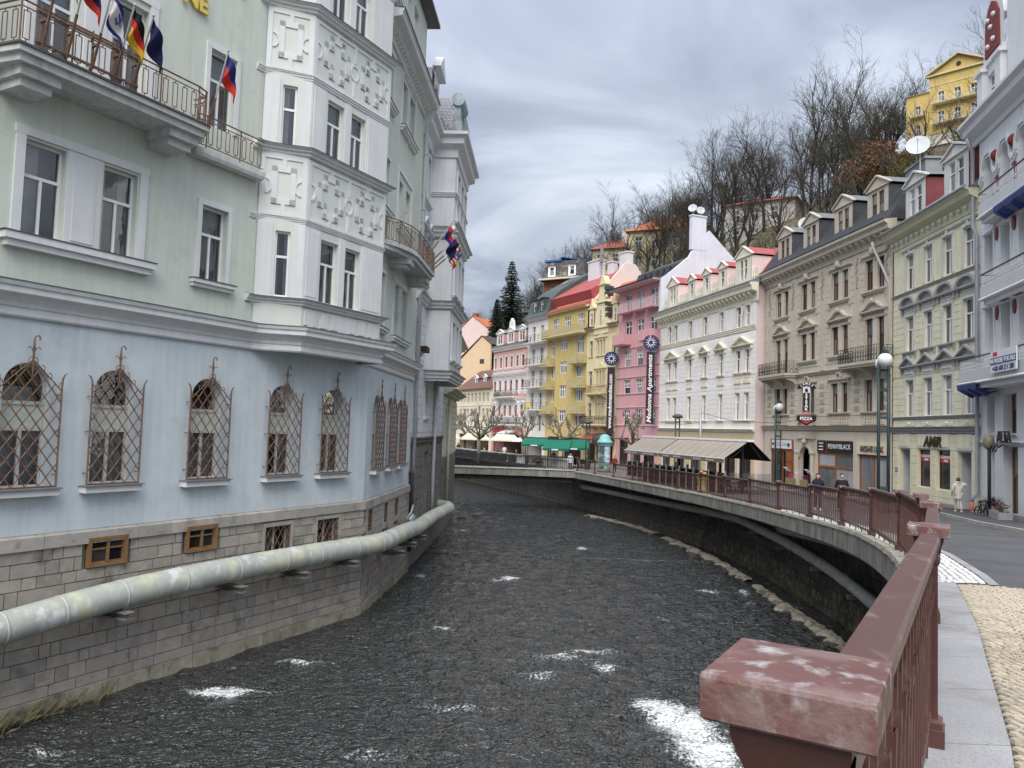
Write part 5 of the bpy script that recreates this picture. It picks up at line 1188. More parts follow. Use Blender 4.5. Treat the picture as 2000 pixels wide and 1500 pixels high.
for z, h, r_ in rows:
 for i, x in enumerate(px_):
  zz, hh = (z - .75, h + .75) if r_ == 'r2' and i in (0, 3) else (z, h)
  w2 = of2 + ww
  ex = [surround(w2, hh, b_tr, .14, .15, .05)]
  if r_ == 'r3': ex += [sill(w2, b_tr, .26, .2, .15, .18, True), pediment(w2, hh, b_tr, 'flat', .28, .2, .15, .18, .2, False)]
  if r_ == 'r2': ex += [pediment(w2, hh, b_tr, 'ogee', .34, .62, .15, .24, .34)]
  if r_ == 'r1': ex += [sill(w2, b_tr, .3, .14, .15, .16)] + ([pediment(w2, hh, b_tr, 'flat', .3, .2, .15, .16, .2, False)] if i in (1, 2) else [])
  if r_ == 'r2' and i in (1, 2): ex += [sill(w2, b_tr, .28, .2, .15, .18)]
  window(be, x, zz, ww, hh, 'T', brn, PANE, .15, .055, extras=ex); window(be, x + of2, zz, ww, hh, 'T', brn, PANE, .15, .055)
  mb = MB(); mb.lathe([(.1, zz), (.1, zz + .08), (.075, zz + .12), (.065, zz + hh - .14), (.1, zz + hh - .08), (.1, zz + hh - .005)], 8, (x + ww + .23, .0, 0)); mb.build('colonnette', b_tr, be)
  if r_ == 'r3':
   mb = MB(); c = x + w2 / 2; mb.ball((c, -.2, zz + hh + .38), .17, 8, 6, 1.4); mb.ball((c - .17, -.17, zz + hh + .26), .1, 6, 4); mb.ball((c + .17, -.17, zz + hh + .26), .1, 6, 4); mb.build('cartouche', b_tr, be)
  if r_ == 'r1':
   mb = MB()
   for k in range(8): mb.lathe([(.03, 7.45), (.055, 7.55), (.03, 7.66), (.05, 7.75), (.03, 7.85)], 6, (x + .06 + k * w2 / 7.6, -.03, 0))
   mb.box(x - .1, x + w2 + .1, -.09, .01, 7.38, 7.45); mb.build('baluster_apron', b_tr, be, kind='stuff')
   if i in (1, 2):
    mb = MB(); c = x + w2 / 2; n = 8; P = [(c + .3 * math.cos(math.pi * k / n), 10.18 + .3 * math.sin(math.pi * k / n)) for k in range(n + 1)]; Q = [(c + .2 * math.cos(math.pi * k / n), 10.18 + .2 * math.sin(math.pi * k / n)) for k in range(n + 1)]
    for p0, p1, q0, q1 in zip(P, P[1:], Q, Q[1:]): mb.prism([p0, p1, q1, q0], -.14, .01)
    mb.build('arch_hood', b_tr, be)
for x in (4.15, 7.9, 11.65, .75, 14.5):                                # pilaster strips with garlands and rusticated blocks
 mb = MB(); mb.box(x - .27, x + .27, -.045, .01, 10.7, 17.0); mb.build('pilaster', b_tr, be)
 mb = MB(); rr = random.Random(int(x * 10))
 for k in range(16): mb.ball((x + rr.uniform(-.12, .12), -.06, 16.75 - k * .11), rr.uniform(.05, .085), 6, 4)
 mb.build('garland', b_dk, be, kind='stuff')
 for k in range(4): mb = MB(); mb.box(x - .24, x + .24, -.05, .01, 8.15 + k * .48, 8.42 + k * .48); mb.build('quoin_block', b_dk, be)
belt(be, W, 7.3, .34, .26, b_tr, 'ground_cornice', fl=b_dk); belt(be, W, 10.62, .24, .2, b_tr)
mb = MB()
for k in range(26): x = .3 + k * (W - .6) / 26; mb.box(x, x + .4, -.03, .01, 16.55, 16.95)
mb.build('frieze_panels', b_tr, be, kind='stuff')
mb = MB(); mb.sweep([(-.35, 0), (W + .35, 0)], [(0, 17.05), (.08, 17.05), (.1, 17.3), (.2, 17.5), (.5, 17.6), (.52, 17.8), (.68, 17.92), (.7, 18.05), (0, 18.15)]); mb.build('eave_cornice', b_tr, be)
mb = MB(); modillions(mb, .1, W - .1, 17.58, 25, .17, .26, .42); mb.build('modillions', b_tr, be, kind='stuff')
mb = MB(); profx(mb, -.1, W + .1, [(-.62, 18.16), (-.3, 18.25), (1.0, 20.2), (1.6, 20.35), (8.5, 20.6), (9.2, 18.2)]); mb.build('roof', slate, be)
for x in (1.6, 5.15, 8.95, 12.4):
 dormer(be, x, 18.25, 1.95, 2.0, 2.3, b_tr, slate_l, slate, kind='tri', y=.1, hp=.62, panes=2, fm=M('light_brown_window_wood', (.22, .1, .05), .5, .1), sw=.5)
body_box(be, 0, W, zw, 18.1, 9, b_pl)
balcony(be, .75, 4.85, 10.72, .95, b_tr, iron_dark, .8, 'curls', .26, 3); balcony(be, 11.2, 15.0, 10.72, .95, b_tr, iron_dark, .8, 'curls', .26, 3)
orange_wood = M('orange_brown_shop_wood', (.30, .10, .03), .5, .15, 5, .1, 40)
for (a, b, c, d, *_), nm in zip(shop, ('left', 'mid', 'right')):
 o = window(be, a, 3.35, b - a, 5.72 - 3.35, 'D' if nm != 'mid' else 'X2', orange_wood, PANE_L if nm != 'left' else PANE_D, .12, .1, name='shop_window')
 m_ = MB(); m_.box(a, b, .02, .16, 5.722, d); m_.build('sign_board_frame', orange_wood, be)
 m_ = MB(); m_.box(a - .02, b + .02, -.06, .1, 3.0, 3.34); m_.build('shop_base', M('pale_shop_base', (.5, .49, .46), .8, .1), be)
cream_sign = M('cream_sign', (.72, .62, .42), .5, .05); black_sign = M('black_sign', (.012, .012, .013), .35); white_sign = M('white_sign', (.74, .77, .80), .4, .03)
mb = MB(); mb.box(1.25, 4.0, -.04, .02, 5.8, 6.36); so = mb.build('shop_sign', white_sign, be); lettering(so, 'CORLIONE', 2.7, 5.97, .34, -.05, M('faint_grey_letter', (.38, .36, .38)), .004)
m_ = MB(); m_.ball((3.75, -.04, 6.06), .12, 8, 5); m_.ball((1.5, -.04, 6.1), .1, 8, 5); put('tree_emblem', m_.mesh('tree_emblem', black_sign), so)
mb = MB(); mb.box(8.5, 11.25, -.04, .02, 5.78, 6.4); so = mb.build('shop_sign', black_sign, be); lettering(so, 'PENNYBLACK', 9.9, 5.97, .40, -.05, wht_txt, .004, sx=.98)
mb = MB(); mb.box(7.4, 8.3, -.04, .02, 5.78, 6.4); so = mb.build('shop_sign', black_sign, be)
for k in range(3): m_ = MB(); m_.box(7.6, 8.1, -.055, -.041, 6.24 - .19 * k, 6.3 - .19 * k); put('small_print', m_.mesh('small_print', wht_txt), so)
mb = MB(); mb.box(11.75, 14.7, -.06, .02, 5.76, 6.4); so = mb.build('shop_sign', cream_sign, be); lettering(so, 'MOHS LUX', 13.2, 5.93, .42, -.09, M('steel_letter', (.17, .17, .18), .4, .1, metal=.4), .03, bold=.01)
mb = MB(); mb.box(3.25, 4.25, .0, .06, 3.4, 5.7); o = mb.build('door', M('red_brown_door', (.25, .06, .02), .5, .12), be)
m_ = MB()
for k in range(3): m_.box(3.4, 4.1, -.02, .0, 3.6 + k * .7, 4.15 + k * .7)
put('door_panel', m_.mesh('door_panel', orange_wood), o)
mb = MB(); mb.box(5.28, 6.62, .5, .56, 3.2, 6.0); mb.build('door', PANE_D, be)
mb = MB();
for x in (5.0, 6.9): mb.lathe([(.17, 3.4), (.17, 4.3), (.14, 4.35), (.13, 5.5), (.2, 5.6), (.2, 5.72)], 8, (x, -.1, 0)); mb.ball((x, -.16, 5.64), .13, 8, 5)
n = 12; P = [(5.95 + .85 * math.cos(math.pi * k / n), 5.33 + .85 * math.sin(math.pi * k / n)) for k in range(n + 1)]; Q = [(5.95 + .68 * math.cos(math.pi * k / n), 5.33 + .68 * math.sin(math.pi * k / n)) for k in range(n + 1)]
for p0, p1, q0, q1 in zip(P, P[1:], Q, Q[1:]): mb.prism([p0, p1, q1, q0], -.1, .01)
mb.ball((5.95, -.12, 6.3), .2, 8, 6); mb.box(4.8, 7.1, -.12, .01, 6.5, 6.62)
mb.build('portal', b_tr, be)
mb = MB(); n = 10; P = [(5.95 + .95 * math.cos(math.pi * k / n), 7.3 + .6 * math.sin(math.pi * k / n)) for k in range(n + 1)]; Q = [(5.95 + .72 * math.cos(math.pi * k / n), 7.3 + .42 * math.sin(math.pi * k / n)) for k in range(n + 1)]
for p0, p1, q0, q1 in zip(P, P[1:], Q, Q[1:]): mb.prism([p0, p1, q1, q0], -.24, .01)
mb.prism(Q, -.08, .01); mb.build('portal_hood', b_tr, be)
sg = thing('restaurant_sign', 'tall black STEAK restaurant sign with curved top and PIZZA shield', 'sign', frame(BA, BB) @ T(7.75, -.95, 0, math.radians(62)))
mb = MB(); mb.box(-.2, .2, -.1, .1, 7.95, 9.65); mb.build('sign_body', white_sign, sg)
mb = MB(); mb.box(-.19, .19, -.115, -.1, 8.15, 9.28); mb.build('black_panel', black_sign, sg)
for k, ch in enumerate('STEAK'): lettering(sg, ch, 0, 9.07 - .215 * k, .25, -.13, wht_txt, .005, bold=.012)
mb = MB(); mb.box(-.19, .19, -.115, -.1, 7.97, 8.14); mb.build('red_panel', red_sign, sg); lettering(sg, 'GRILL', 0, 8.01, .13, -.13, wht_txt, .004)
mb = MB(); n = 12; P = [(.62 * math.cos(math.radians(25 + 130 * k / n)), 9.3 + .62 * math.sin(math.radians(25 + 130 * k / n))) for k in range(n + 1)]; Q = [(.40 * math.cos(math.radians(25 + 130 * k / n)), 9.34 + .40 * math.sin(math.radians(25 + 130 * k / n))) for k in range(n + 1)]
for p0, p1, q0, q1 in zip(P, P[1:], Q, Q[1:]): mb.prism([p0, p1, q1, q0], -.12, .12)
mb.build('curved_top', black_sign, sg)
for k, ch in enumerate('JAMES'):
 t = math.radians(128 - 19 * k); lettering(sg, ch, .47 * math.cos(t), 9.33 + .46 * math.sin(t), .17, -.14, wht_txt, .004, rz=-(t - math.pi / 2), bold=.006)
mb = MB(); mb.box(-.55, .55, -.1, .1, 7.6, 7.88); mb.prism([(-.55, 7.6), (0, 7.3), (.55, 7.6)], -.1, .1); mb.build('shield', black_sign, sg); lettering(sg, 'PIZZA', 0, 7.64, .26, -.12, wht_txt, .004, bold=.01)
mb = MB(); mb.prism([(-.3, 7.58), (0, 7.4), (.3, 7.58)], -.112, -.1); mb.build('red_tip', red_sign, sg)
mb = MB(); mb.box(-.12, .12, -.112, -.1, 9.3, 9.6); mb.build('logo_field', M('pale_logo_field', (.55, .58, .6)), sg); mb = MB(); mb.ball((0, -.11, 9.46), .085, 8, 6, 1.2); mb.box(-.05, .08, -.125, -.105, 9.34, 9.42); mb.build('head_logo', black_sign, sg)
WA, WB2 = (13.6, 70.7), (17.3, 54.5)
wh, W = house('white_house', 'white and cream house with triangular hoods and a row of red roofed dormers', WA, WB2)
w_pl = M('warm_white_plaster', (.79, .765, .735), .9, .05, 1.2, .15, 40, streak=.05)
w_tr = M('cream_trim', (.73, .68, .56), .85, .06, 2, .15, 40, streak=.06)
xs = [(1.72, .68, 0), (3.0, .66, 0), (5.85, .68, 1), (8.55, .66, 1), (11.25, .66, 1), (13.85, .66, 2), (15.15, .66, 2)]
rows = [(14.62, 1.5, 'r3'), (11.22, 1.65, 'r2'), (7.72, 2.0, 'r1')]
ops = [(x, x + w, z, z + h) for z, h, _ in rows for x, w, _ in xs]
gops = [(x, x + 1.9, 3.3, 5.9, 'arch') for x in (.8, 3.6, 6.4, 9.3, 12.1, 14.3)]
facade(wh, W, zw, 17.0, ops + gops, w_pl, .16, [(11.0, 14.0, .36), (7.5, 10.4, .36)], None)
for z, h, r_ in rows:
 for x, w, gid in xs:
  ex = [surround(w, h, w_tr, .13, .13, .045)]
  single = gid == 1
  if r_ == 'r2': ex += [sill(w, w_tr, .28, .16, .13, .16)] + ([pediment(w, h, w_tr, 'tri', .55, .55, .13, .3, .3)] if single else ([pediment(w + 1.28, h, w_tr, 'tri', .5, .66, .13, .3, .3)] if x in (1.72, 13.85) else []))
  if r_ == 'r1': ex += [sill(w, w_tr, .28, .14, .13, .16)]
  window(wh, x, z, w, h, 'T', white_paint, PANE_L if r_ == 'r1' else PANE, .13, .05, extras=ex)
  if r_ == 'r3':
   for q in (x - .62, x + w + .2): mb = MB(); mb.box(q, q + .4, -.02, .01, z + .05, z + h); mb.build('wall_panel', w_pl, wh)
  if r_ == 'r2':
   mb = MB()
   for k in range(6): mb.lathe([(.03, 10.5), (.05, 10.62), (.03, 10.72), (.045, 10.85), (.03, 10.98)], 5, (x - .05 + k * (w + .1) / 5, -.04, 0))
   mb.box(x - .22, x + w + .22, -.1, .01, 10.4, 10.5); mb.build('baluster_apron', w_tr, wh, kind='stuff')
 mb = MB()
belt(wh, W, 14.55, .42, .12, w_tr); belt(wh, W, 7.05, .3, .3, w_tr, 'ground_cornice'); belt(wh, W, 7.68, .12, .07, w_tr)
ground_y = M('ochre_ground_floor', (.60, .47, .28), .9, .06); mb = MB(); courses(mb, .02, W - .02, 3.2, 6.7, gops, .5, .03, .05); mb.build('ground_floor_blocks', ground_y, wh)
for x in (.8, 3.6, 6.4, 9.3, 12.1, 14.3): window(wh, x + .08, 3.4, 1.74, 2.3, 'X2', brn, PANE_D, .14, .07, name='shop_window')
mb = MB(); mb.sweep([(-.35, 0), (W + .3, 0)], [(0, 16.25), (.06, 16.25), (.08, 16.5), (.14, 16.9), (.55, 17.0), (.58, 17.25), (.72, 17.4), (.72, 17.5), (0, 17.6)]); mb.build('eave_cornice', w_tr, wh)
mb = MB(); modillions(mb, .05, W - .05, 16.98, 26, .2, .42, .46); mb.build('modillions', w_tr, wh, kind='stuff')
mb = MB(); profx(mb, -.3, W + .3, [(-.78, 17.5), (-.78, 17.58), (.2, 18.0), (.2, 17.6)]); mb.build('eave_roof', M('blue_grey_sheet', (.17, .2, .215), .5, .1), wh)
mb = MB(); profx(mb, .0, W, [(.3, 17.9), (2.4, 20.6), (8, 20.6), (9, 17)]); mb.build('roof', red_roof, wh)
mb = MB(); mb.box(.1, W - .1, .15, .28, 17.75, 18.75)
mb.build('attic_parapet', w_tr, wh)
mb = MB()
for k in range(60):
 x = .2 + k * (W - .4) / 60; mb.lathe([(.03, 17.95), (.06, 18.15), (.03, 18.4), (.04, 18.55)], 5, (x, .09, 0))
mb.build('parapet_balusters', w_tr, wh, kind='stuff')
for x, w, n in ((1.45, 2.05, 2), (5.6, 1.2, 1), (8.3, 1.2, 1), (10.95, 1.2, 1), (13.6, 2.25, 2)):
 dormer(wh, x, 17.8, w, 1.75 if n == 1 else 1.95, 3.2, w_tr, red_roof, pinkish, kind='tri', y=.0, hp=.5 if n == 1 else .75, panes=n)
body_box(wh, 0, W, zw, 17.5, 9, pinkish)
mb = MB(); mb.face((W + .001, .0, zw), (W + .001, 1.6, zw), (W + .001, 1.6, 17.3), (W + .001, 0, 17.3)); mb.build('side_wall', pinkish, wh)
dish(wh, 14.9, 4.0, 21.6, .55, .9); dish(wh, 16.4, 4.2, 22.1, .6, 1.2); dish(wh, 16.9, 3.8, 21.5, .5, .7)
PA, PB = (10.7, 78), (13.6, 70.7)
pk, W = house('pink_house', 'strong pink plain house with pale railings, two long dark banners and dark eave', PA, PB)
p_pl = M('pink_plaster', (.62, .34, .36), .9, .06, 1.2, .15, 40, streak=.06); p_lt = M('light_pink_trim', (.66, .45, .46), .9, .05)
xs = [1.35, 3.65, 6.0]; ww = 1.25; rows = [(18.55, 1.75, 'X3', 'r4'), (16.2, 1.35, 'X3', 'r3'), (13.05, 1.62, 'G', 'r2'), (10.35, 1.4, 'G', 'r1'), (7.25, 1.55, 'G', 'r0')]
ops = [(x, x + ww, z, z + h) for z, h, _, _ in rows for x in xs]
gops = [(x, x + 1.8, 3.2, 6.0) for x in (.6, 3.0, 5.4)]
facade(pk, W, zw, 20.9, ops + gops, p_pl, .18)
for z, h, k, r_ in rows:
 for x in xs: window(pk, x, z, ww, h, k if k != 'X3' else 'X2', white_paint, PANE if r_ != 'r2' else PANE_L, .14, .06, extras=[])
 if r_ in ('r2', 'r1', 'r0'): belt(pk, W, z, .14, .1, p_lt); belt(pk, W, z + h + .22, .12, .1, p_lt)
for x in (1.2, 3.5, 5.85): window(pk, x - .55, 3.3, 1.7, 2.6, 'X2', brn, PANE_D, .14, .07, name='shop_window')
mb = MB(); mb.box(.9, 7.4, -.05, .01, 20.5, 20.6); mb.box(.9, 1.0, -.05, .01, 15.9, 20.5); mb.box(7.4, 7.5, -.05, .01, 15.9, 20.6); mb.build('frame_moulding', p_lt, pk)
mb = MB(); profx(mb, -.3, W + .2, [(-1.1, 20.95), (-1.05, 20.8), (0, 20.75), (0, 21.0)]); mb.build('eave', p_lt, pk)
mb = MB(); profx(mb, -.35, W + .2, [(-1.2, 21.0), (-1.15, 20.9), (2.0, 21.9), (2.4, 22.9), (5.2, 24.2), (9, 19.5), (9, 21)]); mb.build('roof', slate, pk)
mb = MB()
for k in range(6): mb.box(.8 + k * 1.15, 1.5 + k * 1.15, 2.0, 2.2, 22.1, 22.65)
mb.build('roof_window', PANE, pk)
body_box(pk, 0, W, zw, 20.9, 10, p_pl)
fire_w = M('grey_white_firewall', (.66, .70, .77), .9, .06, .7, .2, 30, streak=.08, second=((.58, .59, .61), .8, .58, .75)); mb = MB(); profx(mb, W + .02, W + .32, [(-.25, 17), (-.25, 20.9), (.9, 21.7), (2.8, 23.3), (3.4, 24.4), (5.0, 26.0), (9.5, 22.3), (9.5, 15)]); mb.build('fire_wall', fire_w, pk)
mb = MB(); mb.box(W - .1, W + .34, 3.0, 4.6, 24.0, 27.2); mb.box(W - .16, W + .4, 2.94, 4.66, 27.2, 27.32); mb.build('chimney', fire_w, pk, label='tall grey white chimney with dishes on top')
dish(pk, W + .1, 3.3, 27.9, .42, .8); dish(pk, W + .1, 4.2, 27.8, .4, 1.2)
rail_wp = M('pale_pink_railing', (.62, .52, .55), .6, .05)
for x in (.95, 3.3, 5.65): balcony(pk, x, x + 2.0, 18.45, .75, p_pl, rail_wp, .85, 'bars', .16, 0, label='upper balcony with pale railing')
for x, w in ((.35, 2.2), (5.5, 2.1)): balcony(pk, x, x + w, 15.35, .95, p_pl, p_pl, .9, 'solid', .2, 0, label='boxy solid pink balcony')
ban = M('dark_plum_banner', (.03, .012, .022), .6, .05); bl = M('navy_roundel', (.02, .022, .10), .5)
for x, z0, z1, s_, sh, nm in ((.12, 6.35, 13.1, 'www.madonnasuites.com', 0, 'far'), (W - .32, 7.4, 14.05, 'Madonna Apartments', .2, 'near')):
 bt = thing('banner', ('dark plum vertical banner with a white web address at the far pink house edge' if nm == 'far' else 'dark plum vertical banner reading Madonna Apartments at the near pink house edge'), 'banner', frame(PA, PB) @ T(x, -.8, 0, math.radians(52)))
 mb = MB(); mb.box(-.36, .36, -.04, .04, z0, z1); mb.build('banner_sheet', ban, bt)
 lettering(bt, s_, .13, (z0 + z1) / 2 - .1, .54 if nm == 'far' else .56, -.06, wht_txt, .006, rz=-math.pi / 2, shear=sh, bold=.01, sx=.98 if nm == 'far' else 1.28)
 mb = MB(); n = 20; mb.prism([(.72 * math.cos(2 * math.pi * k / n), z1 + .86 + .72 * math.sin(2 * math.pi * k / n)) for k in range(n)], -.06, .06); mb.build('roundel', bl, bt)
 mb = MB()
 for k in range(12):
  t = 2 * math.pi * k / 12; mb.prism([(.2 * math.cos(t - .2), z1 + .86 + .2 * math.sin(t - .2)), (.2 * math.cos(t + .2), z1 + .86 + .2 * math.sin(t + .2)), (.62 * math.cos(t), z1 + .86 + .62 * math.sin(t))], -.075, -.06)
 mb.build('sun_emblem', wht_txt, bt)
 mb = MB(); mb.bar((0, .0, z0 + .2), (0, .6, z0 + .2), .04); mb.bar((0, .0, z1 - .2), (0, .6, z1 - .2), .04); mb.build('bracket', iron_dark, bt)
OA, OB = (8.1, 83.7), (10.7, 78)
orn, W = house('gabled_house', 'narrow pale yellow house with tall curved gable, pinnacles and a three light centre bay', OA, OB)
o_pl = M('butter_yellow_plaster', (.74, .645, .41), .9, .06, 1.2, .15, 40, streak=.06); o_tr = M('butter_yellow_trim', (.66, .57, .36), .85, .08, 2, .2, 40, streak=.08)
rows = [(14.6, 1.7), (11.45, 1.55), (8.05, 1.5)]; ops = []
lay = [(.55, .7), (2.12, .48), (2.74, .48), (3.36, .48), (5.2, .68)]
for z, h in rows: ops += [(x, x + w, z, z + h) + (('arch',) if z > 14 and (x < 1 or x > 5) else ()) for x, w in lay]
facade(orn, W, zw, 17.6, ops + [(.6, 2.2, 3.2, 5.8), (2.6, 3.8, 3.2, 5.9), (4.2, 5.7, 3.2, 5.8)], o_pl, .16)
for z, h in rows:
 for x, w in lay:
  window(orn, x, z, w, h, 'S2', M('cream_window_wood', (.6, .56, .46), .6, .05), PANE, .13, .045, extras=[surround(w, h, o_tr, .1, .13, .04), sill(w, o_tr, .15, .12, .13, .12)])
 mb = MB()
 for x in (2.06, 2.67, 3.29, 3.9): mb.lathe([(.06, z), (.045, z + .2), (.045, z + h - .2), (.07, z + h)], 6, (x, -.06, 0))
 mb.box(1.7, 4.25, -.14, .01, z + h + .2, z + h + .3); mb.prism([(1.75, z + h + .3), (4.2, z + h + .3), (3.5, z + h + .5), (3, z + h + .9), (2.5, z + h + .5)], -.1, .01); mb.build('bay_ornament', o_tr, orn)
for x in (.1, 1.6, 4.35, 6.0): mb = MB(); mb.box(x - .1, x + .12, -.06, .01, 7.2, 17.4); mb.build('pilaster', o_tr, orn)
for x in (.02, 4.7):
 mb = MB(); mb.sweep([(x - .1, 0), (x + 1.6, 0)], cornice_prof(17.7, .35, .4, 3)); mb.build('eave_cornice', o_tr, orn)
 mb = MB(); mb.box(x - .15, x + 1.65, -.5, .3, 17.7, 17.78); mb.build('eave_sheet', gutter_dark, orn)
 mb = MB()
 for k in range(7): mb.box(x + .1 + k * .2, x + .2 + k * .2, -.06, .01, 16.9, 17.25)
 mb.build('frieze', o_tr, orn, kind='stuff')
gp = [(1.55, 16.9), (4.55, 16.9), (4.55, 17.9), (4.3, 18.3), (4.1, 19.4), (3.95, 20.2), (3.95, 20.4), (3.7, 20.6), (3.62, 21.8), (3.55, 22.2), (3.5, 22.5), (3.25, 23.0), (3.05, 23.15), (2.85, 23.0), (2.6, 22.5), (2.55, 22.2), (2.48, 21.8), (2.4, 20.6), (2.15, 20.4), (2.15, 20.2), (2.0, 19.4), (1.8, 18.3), (1.55, 17.9)]
mb = MB(); mb.prism(gp, -.12, .55); mb.build('gable', o_pl, orn)
mb = MB()
for z, a, b in ((20.2, 1.95, 4.15), (22.1, 2.4, 3.7), (17.5, 1.5, 4.6)): mb.box(a, b, -.26, .56, z, z + .13)
for x in (2.1, 3.9): mb.ball((x, -.1, 20.75), .16, 6, 5, 1.5)
mb.prism([(2.6, 18.2), (3.5, 18.2), (3.35, 19.6), (2.75, 19.6)], -.16, -.119); mb.build('gable_trim', o_tr, orn)
window(orn, 2.85, 18.0, .4, 1.5, 'S2', white_paint, PANE, -.18, .04)
mb = MB()
for z in (18.6, 19.2, 19.8, 20.9, 21.5): mb.box(3.55 + (20.9 - z) * .12, 3.98 + max(0, (20.4 - z) * .25), -.14, .75, z, z + .42)
mb.build('dark_gable_edge', gutter_dark, orn)
for x in (.3, 5.05):
 mb = MB(); wall(mb, 0, .95, 0, 2.1, [(.25, .7, .3, 1.6)], .1); mb.box(0, .95, .1, 1.4, 0, 2.1, skip='f'); mb.box(-.12, 1.07, -.12, .3, 2.1, 2.25); mb.prism([(.0, 2.25), (.95, 2.25), (.6, 2.75), (.5, 3.3), (.45, 3.3), (.35, 2.75)], -.05, .4); o = mb.build('turret_dormer', o_pl, orn, Matrix.Translation((x, 0, 17.7)))
 me, ps = win_mesh(.45, 1.3, 'S2', white_paint, PANE, .04); wo = put('window', me, o, Matrix.Translation((.25, .08, .3)))
 for p in ps: put('pane', p, wo)
mb = MB(); profx(mb, 0, W, [(.3, 17.7), (4.2, 23.2), (6, 23.2), (9, 17)]); mb.build('roof', orange_tile, orn)
balcony(orn, 1.1, 4.6, 10.6, .8, o_tr, M('gilded_iron', (.30, .22, .10), .5, .2), .85, 'curls', .22, 3); balcony(orn, .2, 6.2, 7.3, .9, o_tr, iron_dark, .85, 'bars', .22, 4)
body_box(orn, 0, W, zw, 17.6, 9, o_pl)
aw = MB(); profx(aw, .3, 4.0, [(-1.8, 5.2), (-1.75, 5.25), (0, 6.3), (0, 6.2)]); aw.build('awning', M('brick_red_awning', (.34, .075, .04), .85, .08), orn)
mb = MB(); mb.smooth = True; mb.tube([(4.0, -.8, 5.7), (6.2, -.8, 5.7)], .7, 12); mb.build('arched_canopy', M('brown_smoked_canopy', (.07, .055, .05), .3, .1), orn)
CA, CB_ = (4.1, 91.7), (8.1, 83.7)
oc, W = house('ochre_house', 'ochre yellow house with crosslet windows, thin balconies and a crimson sheet roof', CA, CB_)
c_pl = M('ochre_plaster', (.58, .455, .19), .9, .06, 1.2, .15, 40, streak=.05); c_tr = M('ochre_light_trim', (.62, .52, .29), .9, .06)
colx = [(1.0, .9), (3.12, 1.55), (6.7, 1.5)]; rows = [(15.75, 1.4), (13.1, 1.35), (10.35, 1.35), (7.55, 1.3)]
ops = [(x, x + w, z - (.55 if i != 1 else 0), z + h) for z, h in rows for i, (x, w) in enumerate(colx)] + [(x, x + 1.45, 18.1 if i == 1 else 17.6, 19.6) for i, x in enumerate((1.15, 3.85, 6.8))]
facade(oc, W, zw, 20.3, ops + [(.8, 3.4, 3.2, 5.8), (4.2, 8.2, 3.2, 5.8)], c_pl, .16)
for o_ in ops: window(oc, o_[0], o_[2], o_[1] - o_[0], o_[3] - o_[2], 'X3' if o_[1] - o_[0] > 1.2 else 'X2', white_paint, PANE_L, .13, .075)
bar_o = M('ochre_railing', (.45, .38, .2), .6, .1)
for z in (14.1, 11.4, 8.55): balcony(oc, 6.2, 9.1, z + .0, .9, c_tr, bar_o, .8, 'sheet', .16, 0); balcony(oc, -.15, 2.1, z, .9, c_tr, bar_o, .8, 'sheet', .16, 0)
balcony(oc, .1, 9.0, 17.45, 1.0, c_tr, bar_o, .85, 'sheet', .2, 0, label='top balcony across the whole front')
mb = MB(); mb.box(2.5, 6.3, -.25, .01, 7.0, 17.2); mb.build('flat_bay', c_pl, oc) if False else None
mb = MB(); profx(mb, -.2, W + .2, [(-.5, 20.35), (-.45, 20.25), (0, 20.2), (0, 20.5)]); mb.build('eave', c_tr, oc)
mb = MB(); profx(mb, -.1, W + .1, [(-.55, 20.4), (1.2, 21.4), (1.2, 20.2)]); profx(mb, 0, W, [(.2, 22.15), (5.2, 25.2), (9, 21.5), (9, 20.3), (1, 20.3)]); mb.build('roof', red_roof, oc)
mb = MB(); profx(mb, .9, W - .6, [(.62, 21.05), (.62, 22.3), (1.6, 22.8), (2, 21)]); mb.build('loft_wall', c_pl, oc)
for x, w in ((1.3, .7), (3.8, .7), (4.75, .7), (7.1, .75)): window(oc, x, 21.35, w, .75, 'S', white_paint, PANE, .6, .06)
body_box(oc, 0, W, zw, 20.3, 9, pinkish)
fw = MB(); profx(fw, W, W + .25, [(.2, 17), (.2, 20.5), (4.6, 25.6), (6, 25.6), (9, 22), (9, 15)]); fw.build('fire_wall', M('pale_rose_firewall', (.70, .62, .58), .9, .05), oc)
chimney(oc, 2.0, 4.2, 23.5, 26.8, 2.2, 1.0, M('white_chimney', (.66, .65, .66), .9, .06)); chimney(oc, 5.6, 4.6, 24, 26.2, .9, .8, M('white_chimney', (.66, .65, .66))); chimney(oc, 7.7, 4.8, 24, 26.9, 1.4, .9, M('white_chimney', (.66, .65, .66)))
mb = MB(); mb.tube([(4.6, 4.4, 25), (4.6, 4.4, 28.6)], .06, 6); mb.tube([(4.6, 4.4, 26.5), (4.6, 4.4, 28.2)], .22, 6); mb.tube([(4.3, 4.4, 27), (4.9, 4.4, 27.4)], .12, 5); mb.build('roof_antenna', M('antenna_grey', (.22, .23, .25), .5, .1), oc)
A_, B_ = (1.83, 96.2), (4.1, 91.7)
wb, W = house('balcony_house', 'narrow white house with dark slatted balconies on every floor and a dark curved mansard', A_, B_)
v_pl = M('chalk_white_plaster', (.75, .71, .68), .9, .05, 1.2, .15, 40, streak=.08)
ops = [(x, x + .85, z, z + 2.0) for z in (17.25, 14.5, 11.8, 9.05, 6.3) for x in (1.2, 3.3)]
facade(wb, W, zw, 20.1, ops + [(.6, 4.4, 3.2, 5.6)], v_pl, .16)
for o_ in ops: window(wb, o_[0], o_[2], .85, 2.0, 'TT', white_paint, PANE, .13, .05, extras=[surround(.85, 2.0, v_pl, .1, .13, .04)])
for z in (17.15, 14.4, 11.7, 8.95): balcony(wb, .6, 5.4, z, 1.0, v_pl, iron_dark, .85, 'slats', .18, 0)
